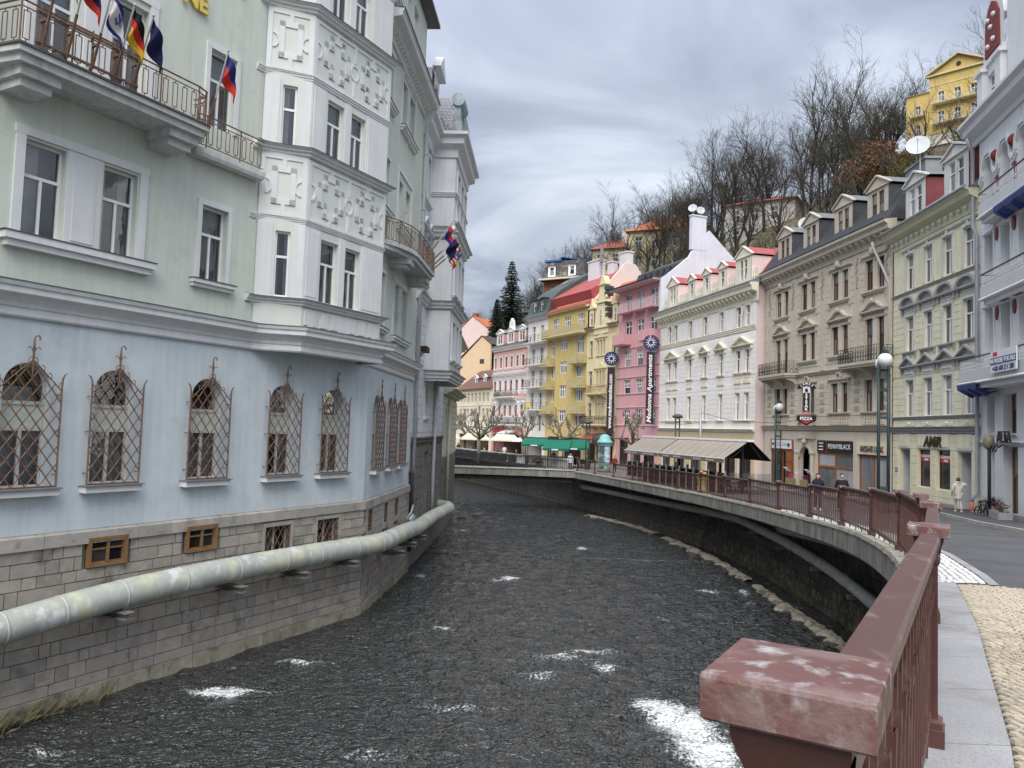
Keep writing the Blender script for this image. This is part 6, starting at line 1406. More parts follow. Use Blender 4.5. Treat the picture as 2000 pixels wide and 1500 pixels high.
mb = MB(); mb.box(1.9, 3.1, -1.06, -1.02, 9.2, 9.75); so = mb.build('yellow_notice', M('yellow_notice', (.75, .55, .05), .5), wb)
belt(wb, W, 20.3, .45, .45, v_pl, 'eave_cornice')
mb = MB(); profx(mb, -.15, W + .15, [(-.6, 20.3), (-.1, 20.9), (.3, 22.3), (1.6, 23.6), (6, 26.3), (9, 21), (9, 20)]); mb.build('roof', green_sheet, wb)
for x in (1.4, 3.2): dormer(wb, x, 20.75, .95, 1.75, 1.6, gutter_dark, green_sheet, green_sheet, kind='flat', y=-.12, panes=1, sw=.7)
for x in (2.4, 3.9): mb = MB(); mb.bar((x, 3.35, 24.85), (x, 4.05, 25.3), .5, .06); mb.build('roof_light', PANE_L, wb)
body_box(wb, 0, W, zw, 20.1, 9, v_pl)
A_, B_ = (-2.6, 105), (1.83, 96.2)
po, W = house('pink_white_house', 'pink house with white stucco trim, twin round dormers and long ornate balcony', A_, B_)
q_pl = M('salmon_pink_plaster', (.64, .35, .30), .9, .06, 1.2, .1, 40); q_tr = M('white_stucco', (.75, .735, .715), .85, .06, 2, .2, 30, streak=.06)
xs = [.35, 1.95, 3.6, 5.15, 6.8, 8.4]; rows = [(14.6, 1.4), (11.45, 1.4), (8.2, 1.4)]
ops = [(x, x + .75, z, z + h) for z, h in rows for x in xs]
facade(po, W, zw, 17.3, ops + [(.5, 9.2, 3.2, 5.8)], q_pl, .16, [(11.0, 13.3, .35), (7.4, 10.2, .35)], q_tr)
pink_w = M('salmon_window_wood', (.50, .2, .16), .6, .08)
for z, h in rows:
 for x in xs: window(po, x, z, .75, h, 'T', pink_w, PANE, .13, .06, extras=[surround(.75, h, q_tr, .2, .13, .06), sill(.75, q_tr, .2, .3, .13, .12), pediment(.75, h, q_tr, 'tri' if z < 12 else 'flat', .25, .3, .13, .12, .2, False)])
for z, h, o_ in ((17.5, .8, .55), (14.1, .4, .1), (13.6, .5, .3), (10.5, .35, .2), (7.4, .5, .35)): belt(po, W, z, h, o_, q_tr)
balcony(po, 2.0, 7.6, 10.7, .85, q_tr, iron_dark, .85, 'curls', .2, 4); balcony(po, .2, 9.6, 7.1, .8, q_tr, iron_dark, .85, 'curls', .2, 4)
mb = MB(); profx(mb, -.1, W + .1, [(-.6, 17.5), (.5, 18.0), (2.2, 20.6), (5, 21.0), (9, 17)]); mb.build('roof', slate, po)
for x, w in ((.75, 2.1), (3.95, 2.1), (7.2, 2.1)): dormer(po, x, 17.7, w, 1.55, 2.2, q_pl if False else q_tr, slate_l, q_pl, kind='tri', y=.0, hp=.55, panes=2, sw=.55, fm=pink_w)
mb = MB(); mb.prism([(4.3, 19.6), (5.7, 19.6), (5.5, 20.6), (5.0, 21.1), (4.5, 20.6)], .0, .3); mb.build('crest_gable', q_tr, po)
mb = MB(); mb.box(8.0, 9.3, 2.4, 3.6, 19.5, 22.3); mb.build('chimney', M('dark_metal_shaft', (.05, .055, .07), .4), po)
body_box(po, 0, W, zw, 17.3, 9, q_pl)
aw = MB(); profx(aw, 4.6, 7.6, [(-1.5, 5.7), (-1.5, 5.9), (0, 6.5), (0, 6.3)]); aw.build('shop_awning', M('grey_white_awning', (.5, .5, .48), .8), po); aw = MB(); aw.box(1.2, 4.2, -.3, -.05, 6.0, 6.5); aw.build('red_shop_sign', red_sign, po)
A_, B_ = (-8.1, 116), (-2.6, 105)
cr, W = house('low_cream_house', 'low cream house with a brown tiled roof and three little dormers at the street end', A_, B_)
k_pl = M('cream_plaster', (.72, .65, .50), .9, .05, 1.2, .1, 40)
xs = [1.0 + 1.34 * k for k in range(8)]; ops = [(x, x + .72, z, z + 1.2) for z in (10.25, 8.0) for x in xs]
facade(cr, W, zw, 12.0, ops + [(1, 11.5, 3.2, 5.6)], k_pl, .14)
for o_ in ops: window(cr, o_[0], o_[2], .72, 1.2, 'TT', M('cream_window_wood', (.6, .56, .46)), PANE_L, .1, .06, extras=[surround(.72, 1.2, M('grey_beige_trim', (.5, .46, .38), .85, .06), .1, .1, .03)])
belt(cr, W, 12.1, .3, .3, M('ochre_eave', (.55, .40, .18), .85, .06), 'eave_cornice'); belt(cr, W, 9.7, .12, .06, k_pl)
mb = MB(); profx(mb, -.1, W + .1, [(-.4, 12.1), (3.6, 15.2), (7.5, 12)]); mb.build('roof', brown_tile, cr)
for x in (4.1, 7.2, 10.3): dormer(cr, x, 12.6, 1.0, 1.1, 1.8, white_paint, brown_tile, slate_l, kind='tri', y=.9, hp=.4, panes=1, sw=.6)
body_box(cr, 0, W, zw, 12.0, 7, k_pl)
A_, B_ = (-9.6, 122), (-3.4, 116.6)
pc, W = house('peach_house', 'tall plain peach house with orange dormer roofs behind the low cream house', A_, B_)
pc_pl = M('peach_plaster', (.70, .52, .33), .9, .05, 1.2, .1, 40)
mb = MB(); mb.prism([(-.2, zw), (W, zw), (W, 19.3), (W - 1.9, 20.6), (.3, 16.0), (-.2, 16.0)], 0, .3); mb.build('gable_wall', pc_pl, pc)
mb = MB(); mb.idx([(-.4, -.15, 15.9), (W - 1.9, -.15, 20.75), (W + .3, -.15, 19.3), (W + .3, 8, 19.3), (W - 1.9, 8, 20.75), (-.4, 8, 15.9)], [(0, 1, 4, 5), (1, 2, 3, 4)]); mb.build('roof', M('dark_verge_roof', (.09, .07, .065), .7, .1), pc)
mb = MB(); mb.box(-2.2, -.2, .2, 8, zw, 16.0); mb.build('side_wing', pc_pl, pc)
for k in range(4): dormer(pc, -2.2 + .75 * k, 15.6 + .32 * k, .55, 1.0, 1.5, M('white_dormer', (.6, .58, .55)), orange_tile, slate_l, kind='flat', y=.1, panes=1, sw=.35)
mb = MB(); mb.box(6.0, 6.9, -.03, .0, 16.4, 17.1); mb.build('vent', gutter_dark, pc)
for z in (12.6, 10.2, 7.8, 5.6): balcony(pc, -2.3, -.4, z, .8, pc_pl, iron_dark, .8, 'slats', .15, 0, y=.2)
for z in (12.7, 10.3, 7.9): window(pc, -1.8, z, 1.0, 1.8, 'T', gutter_dark, PANE_D, .19, .05)
A_, B_ = (-9.2, 130), (-2.6, 126)
rg_, W = house('rose_gable_house', 'pale rose blank gable with red ridge behind the peach house', A_, B_)
mb = MB(); mb.prism([(-.5, zw), (W + .1, zw), (W + .1, 21.6), (2.6, 25.2), (-.5, 22.6)], 0, .3); mb.build('gable_wall', M('pale_rose_plaster', (.72, .56, .53), .9, .05), rg_)
mb = MB(); mb.idx([(-.8, -.1, 22.4), (2.6, -.1, 25.35), (W + .3, -.1, 21.5), (W + .3, 9, 21.5), (2.6, 9, 25.35), (-.8, 9, 22.4)], [(0, 1, 4, 5), (1, 2, 3, 4)]); mb.build('roof', orange_tile, rg_)
mb = MB(); mb.box(1.8, 2.6, 1, 2, 24.5, 26); mb.box(.2, .6, 1, 1.6, 23, 25); mb.build('chimney', M('brick_chimney', (.3, .12, .09), .9, .2), rg_)
GA, GB = (19.3, 31.6), (17.2, 22.0)
gr, W = house('white_balcony_house', 'tall white grey house at the right edge with red medallions and stacked iron balconies', GA, GB)
g_pl = M('grey_white_plaster', (.74, .75, .765), .9, .05, 1.2, .15, 40, streak=.06); g_tr = M('grey_white_trim', (.70, .71, .725), .85, .05, 2, .1, 40)
med = M('red_medallion', (.20, .03, .026), .6, .15, 8, .4, 20); brown_door = M('brown_shop_door', (.17, .075, .03), .5, .15, 5, .1)
xs = [.62, 2.24, 3.86, 5.48, 7.1]; rows = [(16.4, 1.75, 'u'), (13.1, 1.9, 'm'), (10.1, 1.9, 'l')]
ops = [(x, x + .85, z, z + h) + (('arch',) if t_ == 'u' else ()) for z, h, t_ in rows for x in xs] + [(.75, 1.5, 6.95, 8.45), (2.3, 3.5, 6.95, 8.45), (4.4, 5.6, 6.95, 8.45), (.75, 1.5, 3.95, 6.45), (2.3, 3.6, 3.6, 6.45), (4.4, 5.6, 3.6, 6.45)]
facade(gr, W, zw, 20.0, ops, g_pl, .4)
for z, h, t_ in rows:
 for x in xs: window(gr, x, z, .85, h, 'T', white_paint, PANE, .34, .06, extras=[surround(.85, h - (.45 if t_ == 'u' else 0), g_tr, .12, .34, .04)] if t_ != 'u' else [])
for z, h in ((6.95, 1.5),):
 for x, w in ((.75, .75), (2.3, 1.2), (4.4, 1.2)): window(gr, x, z, w, h, 'T', brown_door, PANE, .34, .09, extras=[sill(w, g_tr, .12, .1, .34, .1)])
window(gr, .75, 3.95, .75, 2.5, 'S2', brown_door, PANE, .34, .08); window(gr, 2.3, 3.65, 1.3, 2.75, 'T', brown_door, PANE, .34, .12, name='shop_door'); window(gr, 4.4, 3.65, 1.2, 2.75, 'T', brown_door, PANE, .34, .12, name='shop_door')
belt(gr, W, 6.62, .16, .12, g_tr); belt(gr, W, 9.3, .2, .15, g_tr)
mb = MB(); mb.sweep([(-.45, 0), (W + .1, 0)], [(0, 19.1), (.1, 19.1), (.12, 19.3), (.5, 19.5), (.52, 19.75), (.7, 19.85), (.7, 19.98), (0, 20.05)]); mb.build('eave_cornice', g_tr, gr)
for i, x in enumerate(xs):                                            # angular hoods, red piers and medallions of the upper floor
 mb = MB(); P = [(x - .38, 17.3), (x - .15, 17.5), (x - .15, 17.85), (x + .15, 18.35), (x + .7, 18.35), (x + 1.0, 17.85), (x + 1.0, 17.5), (x + 1.22, 17.3)]
 for a, b in zip(P, P[1:]): mb.bar((a[0], -.06, a[1]), (b[0], -.06, b[1]), .14, .13, (0, 1, 0)); mb.bar((a[0], -.03, a[1] - .14), (b[0], -.03, b[1] - .14), .08, .1, (0, 1, 0))
 mb.build('hood_moulding', g_tr, gr)
 mb = MB(); mb.ball((x + 1.24, -.05, 17.95), .2, 10, 7, 1.2); mb.build('medallion', med, gr)
 mb = MB(); mb.box(x + 1.1, x + 1.38, -.06, .01, 16.0, 17.1); mb.build('red_pier', med, gr); mb = MB(); mb.box(x + 1.18, x + 1.30, -.075, -.055, 16.15, 16.95); mb.build('pier_inset', g_tr, gr)
 for z in (14.8, 11.65): mb = MB(); n = 12; mb.prism([(x + 1.24 + .14 * math.cos(2 * math.pi * k / n), z + .28 * math.sin(2 * math.pi * k / n)) for k in range(n)], -.06, .01); mb.build('oval_plaque', med, gr)
 for z in (13.1, 10.1):
  mb = MB(); mb.box(x - .2, x + 1.05, -.09, .01, z + 1.95, z + 2.07)
  for k in range(4): mb.box(x - .12 + .04 * k, x + .97 - .04 * k, -.05, .01, z + 2.09 + k * .12, z + 2.18 + k * .12)
  mb.build('stepped_relief', g_tr, gr)
courses_mb = MB(); courses(courses_mb, .0, W, 10.0, 15.6, [(o_[0] - .2, o_[1] + .2, o_[2] - .1, o_[3] + .8) for o_ in ops], .95, .02, .02); courses_mb.build('ashlar', g_pl, gr)
g_rail = M('white_iron', (.58, .59, .61), .5, .05)
def g_balcony(z, x0, x1, dep, tarp):
 mb = MB(); mb.box(x0, x1, -dep, .02, z - .12, z); mb.box(x0 + .1, x1, -dep + .12, .02, z - .3, z - .121); bo = mb.build('balcony', g_tr, gr)
 r = MB(); P = [(x0 + .04, 0), (x0 + .04, -dep + .04), (x1, -dep + .04)]
 for a, b in zip(P, P[1:]):
  r.bar((*a, z + .42), (*b, z + .42), .03); r.bar((*a, z + .66), (*b, z + .66), .02); r.bar((*a, z + .22), (*b, z + .22), .05, .4); n = int(dist(a, b) / .17)
  for k in range(n + 1): q = (lerp(a[0], b[0], k / n), lerp(a[1], b[1], k / n)); r.bar((*q, z), (*q, z + .9), .022); r.bar((*q, z + .55), (*q, z + .6), .07)
 put('railing', r.mesh('railing', g_rail), bo); m_ = MB()
 for a, b in zip(P, P[1:]): m_.bar((*a, z + .92), (*b, z + .92), .05, .04)
 put('top_rail', m_.mesh('top_rail', iron_dark), bo); m_ = MB(); n = int((x1 - x0) / .15)
 for k in range(n): m_.ball((x0 + .08 + .15 * k, -dep - .02, z - .08), .06, 5, 4)
 put('egg_moulding', m_.mesh('egg_moulding', g_rail), bo)
 if tarp:
  m_ = MB(); a, b = tarp; n = 10
  for k in range(n):
   p, q = lerp(a, b, k / n), lerp(a, b, (k + 1) / n); s0, s1 = .10 * math.sin(k * 1.7), .10 * math.sin((k + 1) * 1.7); prof = lambda s: [(-dep - .06, z - .06), (-dep - .03, z - .3 - s * .4), (-dep * .5, z - .52 - s), (-.1, z - .36)]
   for (y0, z0), (y1, z1), (y2, z2), (y3, z3) in zip(prof(s0), prof(s0)[1:], prof(s1), prof(s1)[1:]): m_.face((p, y0, z0), (p, y1, z1), (q, y3, z3), (q, y2, z2))
  put('blue_tarpaulin', m_.mesh('blue_tarpaulin', M('blue_tarpaulin', (.012, .035, .19), .45, .2, 3, .3, 12)), bo)
 for k in range(3):
  if k and not tarp: m_ = MB(); m_.box(x0 + 1.2 * k, x0 + 1.2 * k + .7, -dep + .25, -.2, z - .315, z - .302); put('soffit_panel', m_.mesh('soffit_panel', med), bo)
 return bo
g_balcony(15.55, 1.5, W, .6, (3.2, 6.2)); g_balcony(12.25, 1.7, W, .6, None); low = g_balcony(8.98, .25, W, .9, (.25, 2.3))
mb = MB(); mb.box(3.9, 6.1, -1.0, -.96, 9.1, 9.9); so = mb.build('for_sale_banner', white_sign, gr)
nav = M('navy_print', (.03, .05, .22), .5); mb = MB(); mb.box(3.92, 6.08, -1.012, -1.0, 9.4, 9.64); put('blue_band', mb.mesh('blue_band', nav), so)
lettering(so, 'NA PRODEJ / FOR SALE', 5.0, 9.44, .23, -1.02, wht_txt, .003, bold=.006, sx=.9); lettering(so, '+420 608 211 288', 5.0, 9.16, .25, -1.01, nav, .003, bold=.004, sx=1.0)
m_ = MB(); m_.box(4.15, 4.5, -1.01, -1.0, 9.7, 9.84); put('red_logo', m_.mesh('red_logo', red_sign), so)
mb = MB(); wall(mb, 0, 2.1, 0, 3.6, [(.45, 1.65, .3, 1.7)], .2); mb.prism([(0, 3.6), (2.1, 3.6), (1.9, 4.3), (1.6, 4.8), (1.3, 5.0), (1.05, 5.25), (.8, 5.0), (.5, 4.8), (.2, 4.3)], 0, .3); o = mb.build('gable_dormer', g_pl, gr, Matrix.Translation((.2, .1, 20.0)))
me, ps = win_mesh(1.2, 1.4, 'T', white_paint, PANE, .06); wo = put('window', me, o, Matrix.Translation((.45, .15, .3)))
for p in ps: put('pane', p, wo)
m_ = MB(); m_.prism([(.35, 2.45), (1.75, 2.45), (1.7, 3.9), (1.4, 4.4), (1.05, 4.6), (.7, 4.4), (.4, 3.9)], -.08, .0); put('red_relief', m_.mesh('red_relief', med), o)
m_ = MB()
for a, b in ((.75, 2.8), (1.3, 2.9), (1.05, 3.5), (.75, 3.9), (1.35, 3.9)): m_.ball((a, -.1, b), .11, 7, 5)
put('relief_bosses', m_.mesh('relief_bosses', g_tr), o)
m_ = MB(); m_.box(-.15, .4, -.2, .5, 0, 1.9); m_.box(-.25, .5, -.3, .6, 1.9, 2.05); m_.box(1.7, 2.25, -.2, .5, 0, 1.9); m_.box(1.6, 2.35, -.3, .6, 1.9, 2.05); m_.box(-.1, 2.2, -.1, .2, 2.1, 2.3); put('pillar', m_.mesh('pillar', g_tr), o)
mb = MB(); mb.box(2.6, W, .1, .5, 20.0, 24.5); mb.prism([(2.7, 24.5), (W, 24.5), (W, 28), (4.2, 27.4), (3.2, 25.6)], .1, .5); mb.build('main_gable', g_pl, gr)
mb = MB(); mb.prism([(3.6, 25.0), (5.4, 25.0), (5.2, 26.6), (4.3, 26.6)], .0, .099); mb.build('red_relief', med, gr)
mb = MB(); profx(mb, .0, W, [(.5, 20.0), (3.0, 23.4), (8, 23.4), (9, 19)]); mb.build('roof', lead_grey, gr)
body_box(gr, 0, W, zw, 20.0, 9, g_pl, y=.45)
mb = MB(); mb.box(.02, 2.2, -.1, .02, 2.9, 4.15); mb.box(2.2, W, -.12, .02, 2.9, 3.75); mb.build('socle', M('grey_stone_socle', (.28, .275, .265), .85, .12, 3, .3, 40, objvar=.05), gr)
st = MB(); st.box(1.0, 2.6, -.7, -.1, 3.2, 3.85); st.box(2.6, 4.4, -.85, -.1, 3.2, 3.72); st.box(4.4, W, -.6, -.1, 3.2, 4.1); st.build('steps', M('grey_stone_socle', (.3, .3, .3)), gr)
al = MB(); al.bar((2.5, -.25, 6.6), (4.4, -.25, 6.6), .03); ao = al.build('shop_sign', iron_dark, gr); lettering(ao, 'ALTA', 3.1, 6.62, .6, -.28, M('dark_letter', (.05, .045, .04), .5), .03, sx=.85)
F3 = frame(HC, HD); L3 = dist(HC, HD)
lw = thing('white_river_house', 'white house beyond the hotel with an oriel tower and dark stone base', 'building', F3)
e_pl = M('cool_white_plaster', (.715, .73, .735), .9, .05, 1.0, .15, 40, streak=.08); e_tr = M('cool_white_trim', (.69, .705, .71), .85, .05, 2, .1, 40, streak=.06)
ops = [(.35, 1.35, 6.95, 8.6), (3.5, 4.6, 6.95, 8.6), (.35, 1.45, 9.95, 11.5), (.35, 1.3, 13.4, 15.6, 'arch'), (1.8, 2.7, 13.4, 15.6, 'arch'), (.35, 1.3, 17.3, 20.0, 'arch'), (1.75, 2.6, 17.3, 20.0, 'arch')]
mb = MB(); wall(mb, 0, L3, 5.9, 21.0, ops, .22); mb.build('wall', e_pl, lw)
mb = MB(); courses(mb, .02, 3.0, 6.2, 12.2, [(o_[0] - .1, o_[1] + .1, o_[2] - .05, o_[3] + .15) for o_ in ops], .42, .03, .025); courses(mb, 3.05, L3, 6.2, 8.9, [(o_[0] - .1, o_[1] + .1, o_[2] - .05, o_[3] + .15) for o_ in ops], .42, .03, .025); courses(mb, .02, 3.0, 12.9, 20.4, [(o_[0] - .1, o_[1] + .1, o_[2] - .05, o_[3] + .15) for o_ in ops], .5, .03, .025); mb.build('rustication', e_pl, lw)
for o_ in ops: window(lw, o_[0], o_[2], o_[1] - o_[0], o_[3] - o_[2], 'T', white_paint, PANE, .17, .06, extras=[surround(o_[1] - o_[0], o_[3] - o_[2] - (.4 if len(o_) > 4 else 0), e_tr, .12, .17, .05), sill(o_[1] - o_[0], e_tr, .2, .16, .17, .18)] + ([pediment(o_[1] - o_[0], o_[3] - o_[2], e_tr, 'tri', .3, .45, .17, .3, .25)] if 12 < o_[2] < 14 else []))
st_d = M('dark_grey_ashlar', (.20, .19, .17), .9, .18, 2.5, .4, 30, streak=.35, objvar=.12)
so_ = [(.25, 1.1, 3.7, 5.55), (4.2, 5.4, 3.2, 5.2), (.6, 1.3, 1.9, 2.8), (1.9, 2.5, 1.9, 2.8), (5.6, 6.2, 2.0, 2.8)]
mb = MB(); wall(mb, 0, L3, -.6, 5.6, so_, .25); mb.build('stone_base', st_d, lw)
mb = MB(); courses(mb, .02, L3, .1, 5.5, [(a - .1, b + .1, c - .1, d + .1) for a, b, c, d in so_], .5, .03, .05); mb.build('base_courses', st_d, lw)
mb = MB(); mb.sweep([(0, 0), (L3, 0)], cornice_prof(5.95, .4, .16, 2)); mb.build('base_cornice', st_d, lw)
for a, b, c, d in so_: window(lw, a, c, b - a, d - c, 'T' if d - c > 1 else 'S', white_paint if d - c > 1 else gutter_dark, PANE, .2, .05, name='base_window')
TX0, TX1, TD = 3.1, 8.6, 1.2
tp = [(TX0, 0), (TX0, -TD), (TX1, -TD), (TX1, .1)]
mb = MB(); mb.face((TX0, .1, 9.2), (TX0, -TD, 9.2), (TX0, -TD, 20.6), (TX0, .1, 20.6)); mb.face((TX1, .1, 9.2), (TX1, -TD, 9.2), (TX1, -TD, 20.6), (TX1, .1, 20.6)); mb.face((TX0, 0, 9.2), (TX1, 0, 9.2), (TX1, -TD, 9.2), (TX0, -TD, 9.2))
tops_ = [(x, x + .95, z, z + h) for z, h in ((9.9, 1.9), (13.2, 2.1), (17.0, 2.4)) for x in (.7, 2.3, 3.9)]
mb.build('oriel_side', e_pl, lw); mb = MB(); wall(mb, 0, TX1 - TX0, 9.2, 20.6, tops_, .2); mb.build('oriel_front', e_pl, lw, T(TX0, -TD, 0))
for o_ in tops_: window(lw, o_[0] + TX0, o_[2], .95, o_[3] - o_[2], 'T', white_paint, PANE, -TD + .15, .06, extras=[surround(.95, o_[3] - o_[2], e_tr, .12, .15, .08), sill(.95, e_tr, .2, .16, .15, .18)])
for z, h, o_ in ((9.25, .5, .3), (12.7, .45, .32), (16.4, .6, .4), (18.2, .25, .12)):
 mb = MB(); mb.sweep([(0, 0)] + tp + [(L3, 0)] if z > 12 and z < 13 else tp, cornice_prof(z, h, o_, 3)); mb.build('moulding', e_tr, lw)
 if o_ > .25: mb = MB(); mb.sweep([(0, 0)] + tp + [(L3, 0)] if z > 12 and z < 13 else tp, [(0, z + .04), (o_ + .02, z + .012), (o_ + .02, z - .01)]); mb.build('flashing', flash, lw)
mb = MB(); mb.sweep([(-.0, 0), (TX0, 0), (TX0, -TD), (TX1, -TD), (TX1, 0), (L3, 0)], [(0, 20.0), (.08, 20.0), (.1, 20.4), (.4, 20.6), (.42, 20.9), (.62, 21.0), (.62, 21.15), (0, 21.2)]); mb.build('main_cornice', e_tr, lw)
mb = MB()
for k in range(14): y_ = -TD * k / 14 - .05; mb.box(TX0 - .1, TX0 + .01, y_ - .04, y_, 20.15, 20.35)
mb.build('dentils', e_tr, lw, kind='stuff')
scale_tile = M('grey_scale_tile', (.17, .17, .18), .6, .15, 3, .2, 30, objvar=.25)
mb = MB(); profx(mb, .1, L3, [(-.1, 21.2), (2.8, 24.0), (6, 24), (8, 20)]); mb.idx([(TX0, -TD, 21.2), (TX1, -TD, 21.2), (TX1 - 1, .8, 23.3), (TX0 + .6, .8, 23.3), (TX0, .3, 21.3), (TX1, .3, 21.3)], [(0, 1, 2, 3), (0, 3, 4), (1, 5, 2)]); mb.build('roof', slate, lw)
rt = MB()
for r_ in range(11):                                                   # fish scale tiles on the slope turned to the viewer
 for k in range(9):
  t = r_ / 11; y_ = lerp(.45, -TD + .05, (k + (.5 if r_ % 2 else 0)) / 9); x = TX0 + .55 * t - .02; z = 21.25 + 2.0 * t
  if y_ > -TD + .05 + t * .4: rt.idx([(x, y_ - .085, z + .2), (x, y_ + .085, z + .2), (x - .03, y_ + .085, z + .08), (x - .05, y_, z), (x - .03, y_ - .085, z + .08)], [(0, 1, 2, 3, 4)])
rt.build('roof_tiles', M('light_scale_tile', (.22, .22, .23), .5, .25, 8, .1), lw, kind='stuff')
verd = M('verdigris_sheet', (.33, .40, .42), .6, .15, 2, .2, 20, streak=.25)
mb = MB(); mb.box(TX0 + .1, TX0 + 2.2, -TD - .2, -TD + .3, 21.2, 21.95); mb.box(TX0 + .25, TX0 + 1.8, -TD - .1, -TD + .25, 21.95, 23.0); mb.smooth = True; mb.tube([(TX0 + .15, -TD + .02, 23.1), (TX0 + 1.9, -TD + .02, 23.1)], .34, 14); mb.smooth = False; mb.prism([(TX0 + 1.0, 22.0), (TX1 - .3, 22), (TX1 - .8, 23.2), (TX0 + 1.2, 23.4)], -TD - .1, -TD + .12); mb.build('scroll_gable', verd, lw)
mb = MB(); wall(mb, 0, 1.6, 0, 2.4, [(.4, 1.2, .4, 1.8)], .12); mb.prism([(-.2, 2.4), (1.8, 2.4), (.8, 3.3)], -.3, .1); mb.box(0, 1.6, .12, 2, 0, 2.4, skip='f'); mb.build('gable_dormer', e_tr, lw, T(.9, -.3, 21.2))
bx = MB(); bx.box(.5, 1.4, -.5, -.2, 9.95, 10.2); bo = bx.build('flower_box', M('dark_brown_box', (.05, .03, .02), .7, .2), lw)
mb = MB(); mb.smooth = True; mb.tube([(6.6, -.15, 1.3), (6.6, -.15, 9.1)], .1, 8); mb.build('downpipe', pipe_white, lw)
mb = MB(); mb.face((L3, 0, 0), (L3, 6, 0), (L3, 6, 21), (L3, 0, 21)); mb.build('party_wall', e_pl, lw)
A_, B_ = HD, (-4.15, 58.0)
ol, W = house('olive_white_house', 'pale olive rusticated house beyond the white river house, just before the footbridge', A_, B_, None)
ol_pl = M('pale_olive_plaster', (.60, .60, .49), .9, .06, 1.2, .15, 40, streak=.08)
mb = MB(); wall(mb, 0, W, 4.6, 12.4, [(1.5, 2.5, 8.9, 10.8), (4, 5, 8.9, 10.8), (1.5, 2.5, 5.3, 7.6), (4, 5, 5.3, 7.6)], .2); mb.build('wall', ol_pl, ol)
mb = MB(); courses(mb, .02, W, 4.7, 8.3, [(1.3, 2.7, 5.2, 7.8), (3.8, 5.2, 5.2, 7.8)], .42, .04, .06); mb.build('rustication', ol_pl, ol)
for z in (8.9, 5.3):
 for x in (1.5, 4.0): window(ol, x, z, 1.0, 1.9 if z > 8 else 2.3, 'T', white_paint, PANE, .15, .06, extras=[surround(1.0, 1.9 if z > 8 else 2.3, ol_pl, .12, .15, .08)])
mb = MB(); mb.sweep([(0, 0), (W, 0)], cornice_prof(8.8, .45, .8, 3)); mb.sweep([(0, 0), (W, 0)], cornice_prof(12.4, .5, .8, 3)); mb.build('cornice', ol_pl, ol)
mb = MB(); wall(mb, 0, W, -.6, 4.6, [(.3, 1.3, 2.2, 3.9)], .3); courses(mb, .0, W, .0, 4.5, [(.2, 1.4, 2.1, 4)], .45, .03, .05); mb.build('stone_base', st_d, ol)
window(ol, .3, 2.2, 1.0, 1.7, 'G', M('green_grey_bars', (.1, .13, .12)), PANE_D, .2, .04)
mb = MB(); profx(mb, 0, W, [(-.8, 12.4), (4, 16), (8, 12)]); mb.build('roof', slate, ol); body_box(ol, 0, W, -.5, 12.4, 8, ol_pl)
mb = MB(); mb.smooth = True; mb.tube([(3.0, -.2, 1.2), (3.0, -.2, 8.3)], .09, 8); mb.build('downpipe', M('pale_green_pipe', (.5, .52, .38), .5, .08), ol)
# ================================================================ wooded hill
BASE = [(30, 10, 5.2), (28, 24, 5), (28, 36, 5), (27.5, 50, 5), (25, 62, 5), (21.5, 74, 5), (18, 84, 5), (13, 95, 4.6), (6, 106, 4.2), (-1, 118, 4), (-8, 130, 3.6), (-24, 142, 3.4)]
CREST = [(86, 50, 44), (76, 82, 46), (68, 98, 47), (58, 108, 47.5), (52, 114, 46), (42, 124, 43.5), (32, 136, 40.5), (20, 146, 38), (11, 152, 33.5), (1, 158, 26), (-12, 168, 20), (-34, 180, 15)]
def hill_pt(t, s):
 n = len(BASE) - 1; i = min(n - 1, int(t * n)); f = t * n - i
 b = Vector(BASE[i]).lerp(Vector(BASE[i + 1]), f); c = Vector(CREST[i]).lerp(Vector(CREST[i + 1]), f)
 if s <= 1: p = b.lerp(c, s); p.z = lerp(b.z, c.z, s ** .92)
 else: p = b.lerp(c, s); p.z = c.z + (s - 1) * 9
 p.z += 1.3 * mnoise.noise((p.x * .09, p.y * .09, 1.5)) * min(1, s * 4) + .5 * mnoise.noise((p.x * .3, p.y * .3, 4)) * min(1, s * 4)
 return p
earth = M('leaf_litter_slope', (.15, .125, .085), .95, .3, .35, .8, 3, second=((.085, .095, .035), .12, .52, .68), third=((.16, .135, .10), .5, .56, .72), bdist=.15)
mb = MB(); NT, NS = 90, 44; V = []
for j in range(NS + 1):
 s = 1.9 * j / NS
 for i in range(NT + 1): V.append(tuple(hill_pt(i / NT, s)))
mb.smooth = True; mb.idx(V, [(j * (NT + 1) + i, j * (NT + 1) + i + 1, (j + 1) * (NT + 1) + i + 1, (j + 1) * (NT + 1) + i) for j in range(NS) for i in range(NT)])
mb.build('hillside', earth, kind='structure')
mb = MB(); mb.slab([(-400, -100), (400, -100), (400, 600), (-400, 600)], -1.3, -1.0); mb.build('ground', M('far_ground', (.1, .1, .09), .95), kind='structure')
bark = M('grey_brown_bark', (.040, .036, .032), .95, .3, 1.5, .6, 12, objvar=.25)
twig = M('bare_twig', (.060, .052, .044), .95, .25, 1.0, 0, objvar=.3)
twig2 = M('bare_twig_greenish', (.058, .055, .038), .95, .25, 1.0, 0, objvar=.25)
def rvec(r, s): return Vector((r.uniform(-1, 1), r.uniform(-1, 1), r.uniform(-1, 1))) * s
